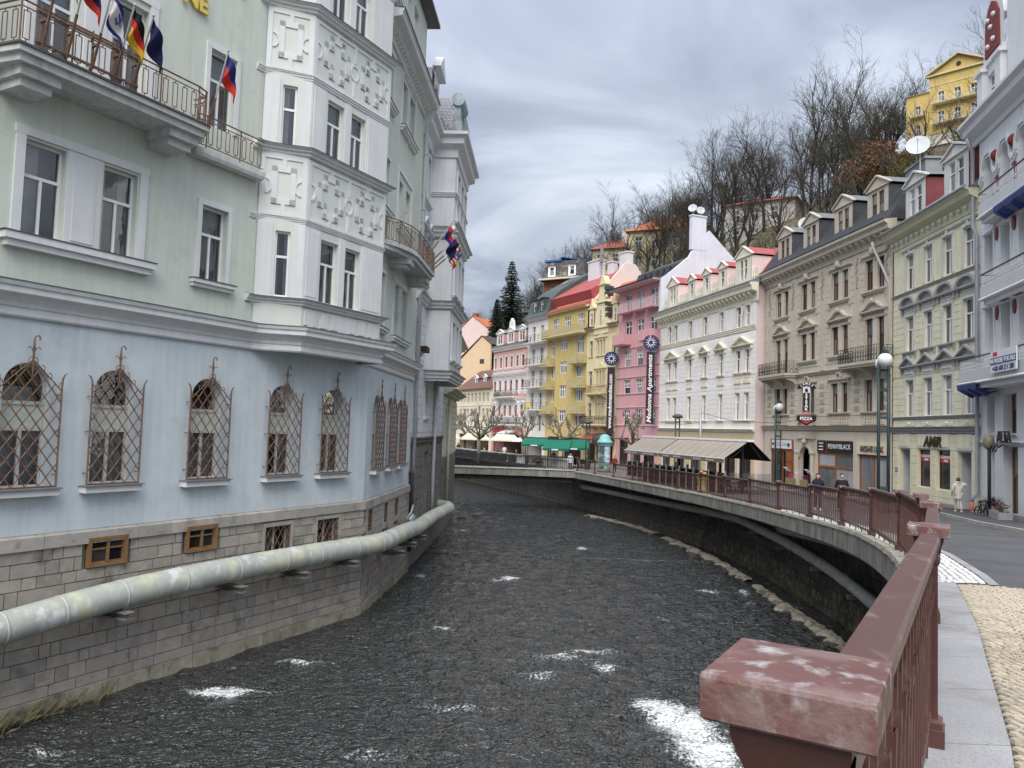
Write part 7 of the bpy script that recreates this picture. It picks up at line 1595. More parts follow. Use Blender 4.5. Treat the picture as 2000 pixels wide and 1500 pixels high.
def grow(r, trunk, crown, p, d, L_, rad, lev, maxl, spread, up):
 n = 4 if lev == 0 else (3 if lev < 3 else 2); pts = [p]; rs = [rad]; q = p.copy(); dd = d.copy()
 for k in range(n):
  dd = (dd + rvec(r, .16 + .05 * lev) + Vector((0, 0, up))).normalized(); q = q + dd * (L_ / n); pts.append(q.copy()); rs.append(max(.012, lerp(rad, rad * .5, (k + 1) / n)))
 tgt = trunk if lev < 2 else crown; sd = (7, 5, 4, 3, 3, 3)[min(lev, 5)]
 tgt.tube(pts, rs, sd, False)
 if lev >= maxl: return
 nb = (r.randint(5, 7), r.randint(4, 6), r.randint(4, 6), r.randint(3, 5), 3)[min(lev, 4)]
 for k in range(nb):
  t = r.uniform(.35 if lev == 0 else .2, 1.0); i = min(n - 1, int(t * n)); f = t * n - i; b = pts[i].lerp(pts[i + 1], f); br_ = lerp(rs[i], rs[i + 1], f)
  ax = dd.cross(rvec(r, 1)).normalized(); a = r.uniform(.35, .9) * spread; nd = (dd * math.cos(a) + ax * math.sin(a)).normalized()
  grow(r, trunk, crown, b, nd, L_ * r.uniform(.42, .68), br_ * r.uniform(.5, .72), lev + 1, maxl, spread, up)
def tree_proto(seed, h, spread, up, maxl=4, leaves=0, rad=.2, lean=.05):
 r = random.Random(seed); tr, cr_ = MB(), MB(); d = Vector((r.uniform(-lean, lean), r.uniform(-lean, lean), 1)).normalized()
 for _ in range(1 if r.random() < .7 else 2):
  grow(r, tr, cr_, Vector((0, 0, -.4)), (d + rvec(r, .12)).normalized(), h * .62, rad, 0, maxl, spread, up)
 lf = None
 if leaves:
  lf = MB(); vs_ = [v for v in cr_.v]
  for k in range(leaves):
   c = Vector(r.choice(vs_)) + rvec(r, .35); a, b = rvec(r, .13), rvec(r, .13); lf.face(c - a - b, c + a - b, c + a + b, c - a + b)
 return tr.mesh('trunk', bark), cr_.mesh('crown', twig if seed % 2 else twig2), (lf.mesh('leaves', M('dry_brown_leaf', (.20, .085, .035), .9, .3, 3, 0, second=((.27, .13, .06), 6, .5, .6))) if lf else None)
PROTO = [tree_proto(s, h, sp, up, 4, 0, rd) for s, h, sp, up, rd in ((1, 14, .85, .06, .22), (2, 16, .72, .10, .24), (3, 13, 1.05, .03, .22), (4, 17, .66, .11, .26), (5, 12, .95, .05, .18), (6, 15, .8, .08, .22))]
PROTO_S = [tree_proto(s, h, sp, up, 3, 0, rd) for s, h, sp, up, rd in ((21, 13, .95, .05, .22), (22, 15, .8, .08, .24), (23, 12, 1.05, .03, .2), (24, 14, .85, .07, .22))]
def plant(proto, p, rz, sc, label, group, name='bare_tree', cat='tree', tilt=0):
 t = thing(name, label, cat, Matrix.Translation(p) @ Matrix.Rotation(tilt, 4, 'X') @ Matrix.Rotation(rz, 4, 'Z') @ Matrix.Diagonal((sc, sc, sc * 1.0, 1)), group)
 put('trunk', proto[0], t); put('crown', proto[1], t)
 if proto[2]: put('leaves', proto[2], t)
 return t
rt_ = random.Random(33); spots = []; hill_s = {}
def too_close(p, dmin): return any((p - q).length < dmin for q in spots)
tries = 0
VILLA = [(55.9, 108.9), (49.5, 81.5)]
def blocked(p):
 q = p.x / p.y
 if p.y < 136 and p.z > 26 and (.135 < q < .245 or .285 < q < .35) and rt_.random() < .35: return True
 if 53 < p.x < 66 and 96 < p.y < 110: return True
 if 49 < p.x < 62 and 84 < p.y < 106 and p.z > 33: return True
 return False
while len(spots) < 185 and tries < 6000:
 tries += 1; t = rt_.uniform(.12, .95); s = rt_.choice([rt_.uniform(.8, 1.12), rt_.uniform(.15, 1.0), rt_.uniform(.45, 1.05)])
 p = hill_pt(t, s)
 if blocked(p) or too_close(p, 2.5 if s > .75 else 3.2): continue
 if t > .78 and s > .55 and rt_.random() < .4: continue
 spots.append(p); hill_s[tuple(p)] = s
def tree_label(p, sc):
 q = 1000 + 1500 * p.x / p.y
 where = next(n for lim, n in ((1150, 'the ochre house roof'), (1220, 'the gabled butter yellow house'), (1300, 'the pink house roof'), (1385, 'the left half of the white house'), (1480, 'the tall grey white fire wall'), (1560, 'the leftmost slate dormer'), (1630, 'the second slate dormer'), (1700, 'the third slate dormer'), (1760, 'the fourth slate dormer'), (9999, 'the yellow house dormers')) if q < lim)
 return '%s leafless tree %s above %s' % ('stout tall' if sc > .95 else ('slender' if sc > .82 else 'small'), 'on the hill skyline' if hill_s[tuple(p)] > .8 else ('halfway up the slope' if hill_s[tuple(p)] > .45 else 'low on the slope'), where)
for p in spots:
 edge = p.z > 38
 sc = rt_.uniform(.75, 1.05) * (1.0 if p.x > 18 else .72)
 if p.x > 44 and p.z > 40: sc *= 1.0
 if 26 < p.x < 44: sc *= 1.08
 plant(rt_.choice(PROTO if hill_s[tuple(p)] > .82 or p.x < 6 else PROTO_S), p - Vector((0, 0, .3)), rt_.uniform(0, 6.28), sc, tree_label(p, sc), 'bare trees on the hillside')
def hz(x, y):
 return min(((hill_pt(i / 120, j / 40) for i in range(121) for j in range(70))), key=lambda p: (p.x - x) ** 2 + (p.y - y) ** 2).z
for (x, y, sc, pr, lb) in ((51.5, 96.5, .62, 2, 'bare crooked tree standing before the left half of the yellow villa'), (55.2, 92, .62, 0, 'bare tree with spreading boughs before the right half of the yellow villa'), (64, 101, .95, 3, 'tall bare tree rising behind the right end of the yellow villa'), (52, 118, 1.25, 1, 'tallest bare tree with a wide crown on the skyline left of the yellow villa'), (47, 121, 1.2, 3, 'second tallest bare tree on the skyline left of the yellow villa')):
 plant(PROTO[pr], Vector((x, y, hz(x, y) - .3)), x, sc, lb, None)
oak = tree_proto(11, 9.5, 1.0, .0, 4, 5200, .2)
plant(oak, Vector((50.3, 103, hz(50.3, 103) - .3)), .4, .9, 'oak keeping its dry brown leaves near the top of the hill', None, 'oak_tree'); plant(oak, Vector((46.8, 102, hz(46.8, 102) - .3)), 2.4, .75, 'smaller oak with dry brown leaves left of the bigger brown oak', None, 'oak_tree')
far_t = [(-8.2, 134, 6, .75, 'bare roundish tree above the rose gable house'), (-11.5, 140, 6, .8, 'leaning bare tree left of the rounder one behind the rose gable house'), (3.5, 132, 16, .6, 'bare tree right of the tall dark spruce')]
for x, y, z, sc, lb in far_t: plant(PROTO[0 if x > -9 else 4], Vector((x, y, z + 4)), x, sc * 1.25, lb, None)
ug = MB(); ru = random.Random(9)
for k in range(11000):
 t = ru.uniform(.03, .97); s = ru.uniform(.08, 1.08); p = hill_pt(t, s)
 if blocked(p): continue
 h = ru.uniform(.4, 1.7); a = rvec(ru, .5); w_ = ru.uniform(.012, .03); q = p + Vector((a.x, a.y, h)); e = p + Vector((a.x * .5 + rvec(ru, .1).x, a.y * .5, h * .6))
 ug.face((p.x - w_, p.y, p.z), (p.x + w_, p.y, p.z), (e.x + w_, e.y, e.z), (e.x - w_, e.y, e.z)); ug.face((e.x - w_, e.y, e.z), (e.x + w_, e.y, e.z), q)
 for _ in range(2):
  f = e + rvec(ru, .55) + Vector((0, 0, .25)); ug.face((e.x - w_ * .6, e.y, e.z), (e.x + w_ * .6, e.y, e.z), f)
o = ug.build('undergrowth', M('brown_undergrowth', (.15, .115, .08), .95, .35, .25, 0, second=((.10, .10, .04), .2, .52, .64)), kind='stuff'); o['label'] = 'brown leafless brushwood covering the steep hillside'; o['category'] = 'undergrowth'
bs = MB()
for k in range(5200):
 c = Vector((50.0, 98, 41.5)) + Vector((ru.gauss(0, 1.7), ru.gauss(0, 1.5), ru.gauss(0, .9))); a, b = rvec(ru, .12), rvec(ru, .12); bs.face(c - a, c + b, c + a)
tag(bs.build('forsythia_bush', M('yellow_green_bush', (.16, .15, .035), .9, .3, 2, 0)), 'yellow green flowering bush below the villa retaining wall', 'bush')
def spruce(x, y, z, h, seed, lb):
 r = random.Random(seed); t = thing('spruce_tree', lb, 'tree', Matrix.Translation((x, y, z))); tr = MB(); tr.tube([(0, 0, 0), (.05, 0, h * .5), (0, 0, h)], [.2, .12, .02], 7); tr.build('trunk', bark, t); cr_ = MB()
 zz = h * .1
 while zz < h * .99:
  R_ = (1 - zz / h) ** .8 * h * .25 * r.uniform(.75, 1.12) + .1; nb = r.randint(6, 8); off = r.random() * 6
  for k in range(nb):
   a = off + 2 * math.pi * k / nb + r.uniform(-.25, .25); d = Vector((math.cos(a), math.sin(a), -.18)); s_ = d.cross(Vector((0, 0, 1))); base = Vector((0, 0, zz)); L_ = R_ * r.uniform(.7, 1.1); m = max(5, int(L_ / .16))
   for j in range(m):
    f = (j + .5) / m; c = base + d * (L_ * f) + Vector((0, 0, .10 * L_ * f * f)); w = (.30 * (1 - f) + .12) * L_ * .8
    for sg in (-1, 1):
     tip = c + s_ * (sg * w * r.uniform(.6, 1.1)) + d * (.22 * r.uniform(.6, 1.2)) + Vector((0, 0, -r.uniform(.05, .3))); cr_.face(c - d * .07, c + d * .09, tip); cr_.face(c + Vector((0, 0, .05)), c - Vector((0, 0, .12)), tip)
  zz += h * .021 * r.uniform(.8, 1.2)
 cr_.build('crown', M('spruce_needles', (.014, .026, .016), .95, .35, 1.2, 0, second=((.03, .045, .026), 2, .5, .66)), t)
spruce(-.6, 125, 17, 17.3, 2, 'tallest dark green spruce rising above the pink and white house'); spruce(-2.8, 123, 16, 11.5, 3, 'lower dark spruce close left of the tallest one'); spruce(.9, 122, 15.5, 8.5, 4, 'small dark spruce at the right foot of the tallest one'); spruce(4.2, 124, 17, 8.0, 5, 'small dark spruce behind the green mansard roof')
v_y = M('villa_yellow', (.58, .43, .15), .9, .06, .8, .1, 30); v_t = M('villa_cream_trim', (.62, .55, .38), .85, .05); v_w = M('villa_white_base', (.62, .58, .50), .9, .06)
VA, VB = (54.44, 106), (61.64, 99)
vl = thing('yellow_villa', 'big yellow hilltop villa with a low pediment, arched windows and long white balconies', 'building', frame(VA, VB)); VW = dist(VA, VB)
ops = [(x, x + .8, z, z + h) + (('arch',) if z > 52.5 else ()) for x in (4.1, 6.1, 8.1) for z, h in ((53.1, 1.6), (50.3, 1.6))] + [(1.2, 1.85, 52.0, 53.4, 'arch'), (1.2, 1.85, 49.2, 50.7)]
mb = MB(); wall(mb, 0, 3.05, 48.9, 55.0, [o for o in ops if o[1] < 3], .2); wall(mb, 3.05, VW, 48.9, 57.0, [o for o in ops if o[0] > 3], .2, -.2); mb.face((3.05, -.2, 48.9), (3.05, 6, 48.9), (3.05, 6, 57), (3.05, -.2, 57)); mb.face((0, 0, 48.9), (0, 8, 48.9), (0, 8, 55), (0, 0, 55)); mb.build('wall', v_y, vl)
mb = MB(); mb.box(-.06, VW, -.1, 8, 40, 48.9); mb.build('base_wall', v_w, vl)
for o in ops: window(vl, o[0], o[2], o[1] - o[0], o[3] - o[2], 'X2', white_paint, PANE, (.16 if o[1] < 3 else -.04), .07, extras=[surround(o[1] - o[0], o[3] - o[2], v_t, .12, .16, .05)])
c = (2.9 + VW + .3) / 2; mb = MB(); mb.prism([(2.9, 57.15), (VW + .3, 57.15), (c, 59.2)], -.1, .4); mb.build('pediment', v_y, vl)
mb = MB()
for a, b in (((2.6, 57.2), (c, 59.3)), ((c, 59.3), (VW + .5, 57.2))): mb.prism([a, b, (b[0], b[1] + .22), (a[0], a[1] + .22)], -.6, .5)
mb.box(2.7, VW + .4, -.5, .1, 57.0, 57.16); mb.box(3.0, VW, -.25, -.19, 55.6, 55.72); mb.sweep([(-.2, 0), (3.05, 0)], cornice_prof(55.1, .2, .2, 2)); mb.build('roof_trim', v_t, vl)
mb = MB(); mb.idx([(2.6, -.6, 57.4), (c, -.6, 59.55), (VW + .5, -.6, 57.4), (2.6, 9, 57.4), (c, 9, 59.55), (VW + .5, 9, 57.4)], [(0, 1, 4, 3), (1, 2, 5, 4)]); mb.build('roof', slate_l, vl)
mb = MB(); mb.lathe([(.3, 0), (.3, .08)], 14); put('round_window', mb.mesh('round_window', PANE), vl, T(c, -.11, 58.0) @ Matrix.Rotation(math.pi / 2, 4, 'X'))
for z, x0, x1 in ((53.0, 3.5, VW - .1), (50.2, 3.5, VW - .1)): balcony(vl, x0, x1, z, .8, v_t, M('villa_railing', (.5, .47, .38), .6, .05), .6, 'bars', .2, 3, y=-.2)
for z in (51.9, 49.1): balcony(vl, .6, 2.5, z, .6, v_t, M('villa_railing', (.5, .47, .38)), .55, 'bars', .16, 0)
rw = thing('retaining_wall', 'rough stone retaining wall on the slope below the yellow villa', 'wall', frame((50.2, 108), (61, 97)))
mb = MB(); mb.box(-3, 17, -.6, 0, 40, 46.4); mb.build('masonry', M('rubble_wall', (.2, .175, .13), .95, .2, 1.5, .8, 4, bdist=.1), rw); mb = MB(); mb.box(-3, 17, -.75, .1, 46.4, 46.65); mb.build('coping', v_w, rw)
lp = thing('hill_lamp', 'small white globe lamp on a post on the hillside path', 'lamp', Matrix.Translation((42.2, 98, 33.0))); mb = MB(); mb.tube([(0, 0, 0), (0, 0, 4.4)], .07, 6); mb.build('post', iron_dark, lp); mb = MB(); mb.ball((0, 0, 4.7), .38, 12, 8); mb.build('globe', M('opal_globe', (.8, .8, .8), .3, .02, 1, 0), lp)
def block(name, lb, A, B, z0, z1, wm, rm, ops, dep=10, roof=3.0, hip=True, kind='X2', fm=None):
 t = thing(name, lb, 'building', frame(A, B), 'houses on the hillside'); W = dist(A, B)
 mb = MB(); wall(mb, 0, W, z0, z1, [(a, a + b, c, c + d) for a, b, c, d in ops], .25); mb.face((W, 0, z0), (W, dep, z0), (W, dep, z1), (W, 0, z1)); mb.face((0, 0, z0), (0, dep, z0), (0, dep, z1), (0, 0, z1)); mb.build('wall', wm, t)
 for a, b, c, d in ops: window(t, a, c, b, d, kind, fm or white_paint, PANE, .2, .1)
 mb = MB(); e = .6; i = min(W, dep) * .4 if hip else 0
 mb.idx([(-e, -e, z1), (W + e, -e, z1), (W + e, dep + e, z1), (-e, dep + e, z1), (i, dep / 2, z1 + roof), (W - i, dep / 2, z1 + roof)], [(0, 1, 5, 4), (1, 2, 5), (2, 3, 4, 5), (3, 0, 4), (0, 3, 2, 1)]); mb.build('roof', rm, t)
 return t, W
cream_h = M('hill_cream', (.56, .50, .33), .9, .08, .8, .1, 20); pale_h = M('hill_pale', (.58, .56, .52), .9, .06)
block('orange_roof_villa', 'cream villa with an orange tiled roof half hidden by bare trees on the hill', (20.0, 136), (33, 130.5), 30, 42.5, cream_h, orange_tile, [(x, 1.3, z, 2.0) for x in (1.2, 4.2, 8, 11) for z in (39.5, 36, 32.5)], 11, 3.6)
t_, W = block('brick_red_wing_house', 'smaller red roofed house left of the orange roofed villa on the hill', (14.2, 141), (20.4, 138.2), 30, 40.2, cream_h, M('dull_red_tile', (.28, .09, .06), .8, .15), [(x, 1.1, z, 1.7) for x in (.8, 3.8) for z in (37.5, 34.5)], 8, 2.6)
mb = MB(); mb.box(4.6, 5.8, 3, 4, 41, 44.2); mb.build('chimney', pale_h, t_)
block('pale_villa', 'pale villa with a red roof band glimpsed between trunks on the slope', (33.6, 122), (42.5, 116), 36, 43.4, pale_h, M('rose_red_roof', (.4, .12, .11), .7, .1), [(x, 1.2, z, 1.9) for x in (1, 4, 7) for z in (40.6, 37.4)], 8, 1.8)
ru_t, W = block('ruined_house', 'ruined bare brick house with a broken mansard and blue sheets on the hill', (5.2, 137), (12.0, 133), 24, 33.2, M('raw_brick', (.30, .115, .07), .95, .2, 1.2, .4, 10, second=((.36, .33, .28), 1.0, .55, .66)), slate, [(x, 1.2, z, 2.2) for x in (.9, 3.2, 5.6) for z in (30, 26.6)], 8, .3, True, 'D', gutter_dark)
mb = MB(); mb.prism([(-.4, 33.4), (8.2, 33.4), (7.6, 36.6), (.4, 36.6)], -.3, 8); mb.build('mansard', M('ruin_slate', (.10, .10, .105), .9, .4, 1.5, .5, 5, second=((.3, .27, .2), .8, .52, .62)), ru_t); mb = MB(); mb.box(.2, 3.6, -.5, 4, 36.6, 36.9); mb.bar((3.2, 0, 37.2), (7.0, 3, 36.9), 2.0, .1); mb.build('blue_sheet', M('blue_cover_sheet', (.05, .14, .38), .5, .1), ru_t)
for x in (1.0, 5.0): dormer(ru_t, x, 33.8, 1.5, 1.9, 1, white_paint, slate, slate, kind='flat', y=-.5, panes=1, sw=.8)
mb = MB(); mb.box(-.6, 8.4, -1.3, 0, 33.2, 33.5); mb.build('broken_ledge', v_w, ru_t)
block('grey_tower_house', 'grey house behind thin trees right of the spruce', (1.6, 128), (5.8, 126), 15, 26, M('grey_render', (.3, .3, .31), .9, .1), slate, [(x, .8, z, 1.5) for x in (.6, 2.6) for z in (23, 20, 17)], 5, 1.5)
# ================================================================ street furniture
lamp_g = M('dark_green_lamp_paint', (.035, .055, .055), .45, .1, 3, .04, 40); opal = M('opal_globe', (.8, .8, .8), .3, .02, 1, 0)
def lamp(x, y, z, H, rz, label, globes=True, sc=1.0, cab=True):
 t = thing('street_lamp', label, 'street lamp', T(x, y, z, rz, sc), 'twin pole street lamps'); a = .175
 for s_ in (-1, 1): mb = MB(); mb.smooth = True; mb.tube([(s_ * a, 0, 0), (s_ * a, 0, H)], .062, 10); mb.build('pole', lamp_g, t)
 mb = MB()
 for zz in (H * .35, H * .62, H * .8, H * .93): mb.box(-a + .05, a - .05, -.035, .035, zz, zz + .1)
 mb.build('crosspiece', lamp_g, t)
 if cab: mb = MB(); mb.box(-.14, .14, -.12, .12, .0, 1.1); mb.build('service_box', lamp_g, t)
 if globes:
  for yy, zz in ((-.42, H + .0), (.42, H - .08)): mb = MB(); mb.ball((0, yy, zz), .27, 18, 12); mb.build('globe', opal, t)
  mb = MB(); mb.tube([(0, -.42, H + .28), (0, -.42, H + .36), (0, -.2, H + .5), (0, .2, H + .42), (0, .42, H + .25)], .06, 8); mb.tube([(0, -.42, H + .24), (0, -.42, H + .34)], .13, 10); mb.tube([(0, .42, H + .14), (0, .42, H + .24)], .13, 10); mb.bar((-a, 0, H - .05), (a, 0, H - .05), .08); mb.bar((0, 0, H - .1), (0, 0, H + .4), .1); mb.build('globe_arm', lamp_g, t)
 else:
  mb = MB(); mb.lathe([(.05, H), (.42, H + .1), (.46, H + .2), (.4, H + .3), (.1, H + .42)], 14); mb.build('lamp_head', M('dark_lamp_head', (.06, .07, .07), .5, .1), t)
 return t
lamp(14.55, 30.0, 3.65, 6.0, math.radians(-19), 'near twin pole street lamp with two white globes before the yellow house', True, 1.0)
lamp(18.1, 52.0, 3.28, 5.3, math.radians(-8), 'farther twin pole street lamp with two white globes before the beige house', True, 1.0)
lamp(13.45, 62.0, 3.25, 4.75, .2, 'twin pole street lamp with a dark mushroom head before the white house', False, .95)
lamp(6.65, 66.0, 3.25, 4.3, .2, 'twin pole street lamp with a dark mushroom head before the butter yellow house', False, .9)
pl = thing('wire_pole', 'thin grey pole carrying a cable before the white house', 'pole', T(13.9, 56.3, 3.26)); mb = MB(); mb.smooth = True; mb.tube([(0, 0, 0), (0, 0, 5.0)], .08, 8); mb.build('pole', lead_grey, pl)
mb = MB(); mb.tube([(0, 0, 4.9), (1.5, -3, 4.3), (3.4, -6.2, 4.2), (5.2, -9.5, 4.6)], .015, 4); mb.tube([(0, 0, 4.2), (-.4, 4, 4.05), (-.6, 9, 4.15), (-.4, 13, 4.3)], .015, 4); mb.build('cable', iron_dark, pl)
kx0, ky0, kx1, ky1 = 8.15, 54.8, 11.45, 41.2
kF = frame((kx0, ky0), (kx1, ky1)); KL = dist((kx0, ky0), (kx1, ky1)); kz = 3.27
aw = thing('terrace_awning', 'long ridged taupe awning over the cafe terrace beside the railing', 'awning', kF @ Matrix.Translation((0, 0, kz)))
taupe = M('taupe_awning_cloth', (.31, .27, .23), .9, .06, 1.2, .1, 60, objvar=.03); taupe_in = M('awning_valance', (.18, .15, .13), .9, .08, 2, .1, 60); alu = M('aluminium', (.5, .51, .52), .4, .05, 2, .02, metal=.5)
RZ, EZ, DW = 2.98, 2.03, 1.45
for (a, b) in ((.0, 5.6), (5.75, KL)):
 mb = MB(); n = 8
 for k in range(n):
  x0, x1 = lerp(a, b, k / n), lerp(a, b, (k + 1) / n); xm = (x0 + x1) / 2; sg = .025
  mb.idx([(x0, 0, EZ), (x0, DW, RZ), (xm, DW, RZ), (xm, DW * .5, (EZ + RZ) / 2 - sg), (xm, 0, EZ), (x1, DW, RZ), (x1, 0, EZ)], [(0, 4, 3, 2, 1), (4, 6, 5, 2, 3)])
 mb.build('awning_cloth', taupe, aw)
 mb = MB()
 for k in range(1, n): x0 = lerp(a, b, k / n); mb.bar((x0, -.01, EZ + .012), (x0, DW, RZ + .012), .02, .01)
 mb.build('cloth_seam', M('taupe_seam', (.22, .19, .165), .9), aw)
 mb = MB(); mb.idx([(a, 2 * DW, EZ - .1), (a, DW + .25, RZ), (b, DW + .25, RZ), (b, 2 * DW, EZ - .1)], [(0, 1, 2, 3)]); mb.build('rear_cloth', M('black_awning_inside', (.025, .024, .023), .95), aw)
 mb = MB(); mb.box(a, b, -.03, .01, EZ - .24, EZ - .02); mb.build('valance', taupe_in, aw)
 mb = MB(); mb.bar((a, -.02, EZ), (b, -.02, EZ), .06, .05); mb.build('front_bar', white_paint, aw)
 mb = MB()
 for q in (.12, .3, .62, .8):
  for d in (0, .32, .65): x0 = lerp(a, b, q) + d - .3; mb.box(x0, x0 + .24, -.042, -.031, EZ - .17, EZ - .08)
 mb.build('printed_labels', M('pale_print', (.5, .48, .46), .8), aw)
mb = MB(); mb.box(-.02, KL + .1, DW - .1, DW + .3, RZ - .02, RZ + .1); mb.build('ridge_box', white_paint, aw)
mb = MB()
for x in (.3, 5.7, 11.0, KL - .6): mb.bar((x, DW, 0), (x, DW, RZ), .12)
for x in (KL - .2, 5.9, .2): mb.bar((x, DW, RZ - .12), (x, .75, EZ + .15), .05); mb.bar((x, .75, EZ + .15), (x - .3, .02, EZ), .04); mb.bar((x, DW + .2, RZ - .12), (x, 2.3, EZ + .1), .05); mb.bar((x, 2.3, EZ + .1), (x - .3, 2.85, EZ - .1), .04)
mb.build('frame', iron_dark, aw)
wsn = 15
ws = thing('glass_screen', 'row of low glass windbreak panels on steel posts round the cafe terrace', 'windbreak', kF @ Matrix.Translation((0, 0, kz)))
clr = glass_mat('windbreak_glass', (.80, .84, .86), .05)
for k in range(wsn + 1):
 x = lerp(.2, KL - .1, k / wsn); mb = MB(); mb.bar((x, .15, 0), (x, .15, 1.35), .06); mb.build('post', alu, ws)
 if k < wsn: x1 = lerp(.2, KL - .1, (k + 1) / wsn); mb = MB(); mb.box(x + .04, x1 - .04, .145, .155, .25, 1.25); mb.build('pane', clr, ws)
for k in range(3): mb = MB(); y0 = .2 + .9 * k; mb.box(KL - .1, KL - .08, y0 + .05, y0 + .85, .25, 1.25); mb.build('pane', clr, ws)
rr = random.Random(12); blackp = M('black_wicker', (.02, .02, .02), .7, .2, 6, .3, 60); wood_t = M('cafe_table_top', (.16, .12, .09), .5, .1)
def chair_mesh():
 mb = MB()
 for sx in (-1, 1):
  for sy in (-1, 1): mb.bar((sx * .17, sy * .17, 0), (sx * .17, sy * .17, .36), .03)
 mb.box(-.2, .2, -.2, .2, .34, .39); mb.box(-.2, .2, .17, .21, .39, .75); mb.box(-.2, -.17, -.18, .17, .52, .55); mb.box(.17, .2, -.18, .17, .52, .55)
 return mb
chm = chair_mesh().mesh('cafe_chair', blackp); mb = MB(); mb.lathe([(.2, 0), (.2, .03), (.03, .05), (.03, .58), (.33, .59), (.33, .62)], 12); tbm = mb.mesh('cafe_table', wood_t)
def cafe(F_, z, spots_, where):
 for x, y in spots_:
  tag(put('cafe_table', tbm, None, F_ @ Matrix.Translation((x, y, z))), 'small round cafe table ' + where, 'table', 'cafe tables ' + where)
  for a in (0, math.pi * .5, math.pi, math.pi * 1.5)[:rr.choice([2, 3, 4])]:
   tag(put('cafe_chair', chm, None, F_ @ T(x + .5 * math.sin(a), y + .5 * math.cos(a), z, -a + rr.uniform(-.2, .2))), 'black cafe chair at a table ' + where, 'chair', 'cafe chairs ' + where)
cafe(kF, kz, [(1.2 + 1.5 * k, .9 + 1.1 * (k % 2)) for k in range(8)], 'under the taupe awning')
ac = thing('advertising_column', 'round advertising column with posters and a turquoise domed cap by the railing corner', 'advertising column', T(7.75, 63, 3.25))
mb = MB(); mb.smooth = True; mb.tube([(0, 0, .0), (0, 0, .25)], .55, 20); mb.build('base', M('column_base', (.2, .22, .22), .6), ac)
for k, c in enumerate([(.60, .66, .72), (.12, .20, .33), (.7, .7, .72), (.08, .10, .09), (.45, .58, .68), (.5, .06, .06)]):
 a0, a1 = 2 * math.pi * k / 6 + .4, 2 * math.pi * (k + 1) / 6 + .38; n = 5; mb = MB()
 for j in range(n): p, q = lerp(a0, a1, j / n), lerp(a0, a1, (j + 1) / n); mb.face((.5 * math.cos(p), .5 * math.sin(p), .3), (.5 * math.cos(q), .5 * math.sin(q), .3), (.5 * math.cos(q), .5 * math.sin(q), 2.1), (.5 * math.cos(p), .5 * math.sin(p), 2.1))
 mb.build('poster', M('poster_%d' % k, c, .6, .5, 2.5, 0, second=((.15, .3, .25), 1.6, .52, .56)), ac)
mb = MB(); mb.smooth = True; mb.tube([(0, 0, .25), (0, 0, 2.12)], .48, 20); mb.build('drum', M('column_drum', (.4, .42, .43), .7), ac)
mb = MB(); mb.smooth = True; mb.lathe([(.52, 2.1), (.58, 2.15), (.58, 2.35), (.66, 2.38), (.66, 2.45), (.5, 2.6), (.42, 2.8), (.36, 2.95), (.2, 3.05), (.06, 3.08)], 20); mb.build('cap', M('turquoise_cap', (.22, .46, .47), .55, .08), ac)
ga = [(1.1, 3.6, 70.0, 5.75, 5.2, 'left'), (2.9, 5.2, 66.8, 5.7, 4.95, 'middle, set forward'), (4.5, 7.0, 67.5, 5.78, 5.05, 'right')]
grn = M('bottle_green_awning', (.008, .135, .085), .85, .06, 1, .05)
for x0, x1, y, zr, ze, nm in ga:
 t = thing('green_awning', 'bright green cafe awning, %s one of the three behind the bridge rail' % nm, 'awning', T(x0, y, 0), 'green cafe awnings'); w = x1 - x0
 mb = MB(); mb.idx([(-.1, -.3, ze), (w - .1, -.3, ze), (w + .3, 1.6, zr), (.4, 1.6, zr)], [(0, 1, 2, 3)]); mb.box(-.1, w - .1, -.31, -.29, ze - .2, ze); mb.build('cloth', grn, t)
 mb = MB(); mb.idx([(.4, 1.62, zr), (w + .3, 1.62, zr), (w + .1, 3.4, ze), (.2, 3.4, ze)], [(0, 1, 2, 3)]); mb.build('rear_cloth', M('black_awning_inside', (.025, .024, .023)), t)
 mb = MB(); mb.bar((.4, 1.6, zr + .03), (w + .3, 1.6, zr + .03), .1); mb.bar((.5, 1.6, 3.25), (.5, 1.6, zr), .1); mb.bar((w + .2, 1.6, 3.25), (w + .2, 1.6, zr), .1); mb.build('frame', iron_dark, t)
 mb = MB(); mb.box(w * .3, w * .55, -.325, -.312, ze - .15, ze - .05); mb.build('printed_label', white_paint, t)
cafe(Matrix.Identity(4), 3.25, [(1.6, 69), (2.8, 70.5), (4.2, 69.2), (5.6, 70.8), (6.6, 69.3)], 'under the green awnings')
cw = M('cream_canopy_cloth', (.68, .62, .46), .9, .05, 1, .05)
for k in range(3):
 x0, y0 = -9.8 + 3.7 * k, 95.5 - 1.2 * k
 t = thing('cream_canopy', ('cream cafe canopy, partly hidden by the olive house', 'cream cafe canopy in the middle of the three by the river bend', 'cream cafe canopy nearest the pollarded tree')[k], 'canopy', T(x0, y0, 0), 'cream cafe canopies')
 mb = MB(); mb.idx([(0, 0, 5.15), (3.6, -.6, 5.15), (3.6, 3.4, 5.15), (0, 4, 5.15), (.7, 1.6, 5.8), (2.9, 1.4, 5.8)], [(0, 1, 5, 4), (1, 2, 5), (2, 3, 4, 5), (3, 0, 4)]); mb.bar((0, 0, 5.08), (3.6, -.6, 5.08), .02, .16); mb.build('cloth', cw, t)
 mb = MB(); mb.bar((1.8, 1.5, 3.25), (1.8, 1.5, 5.7), .14); mb.build('pole', iron_dark, t)
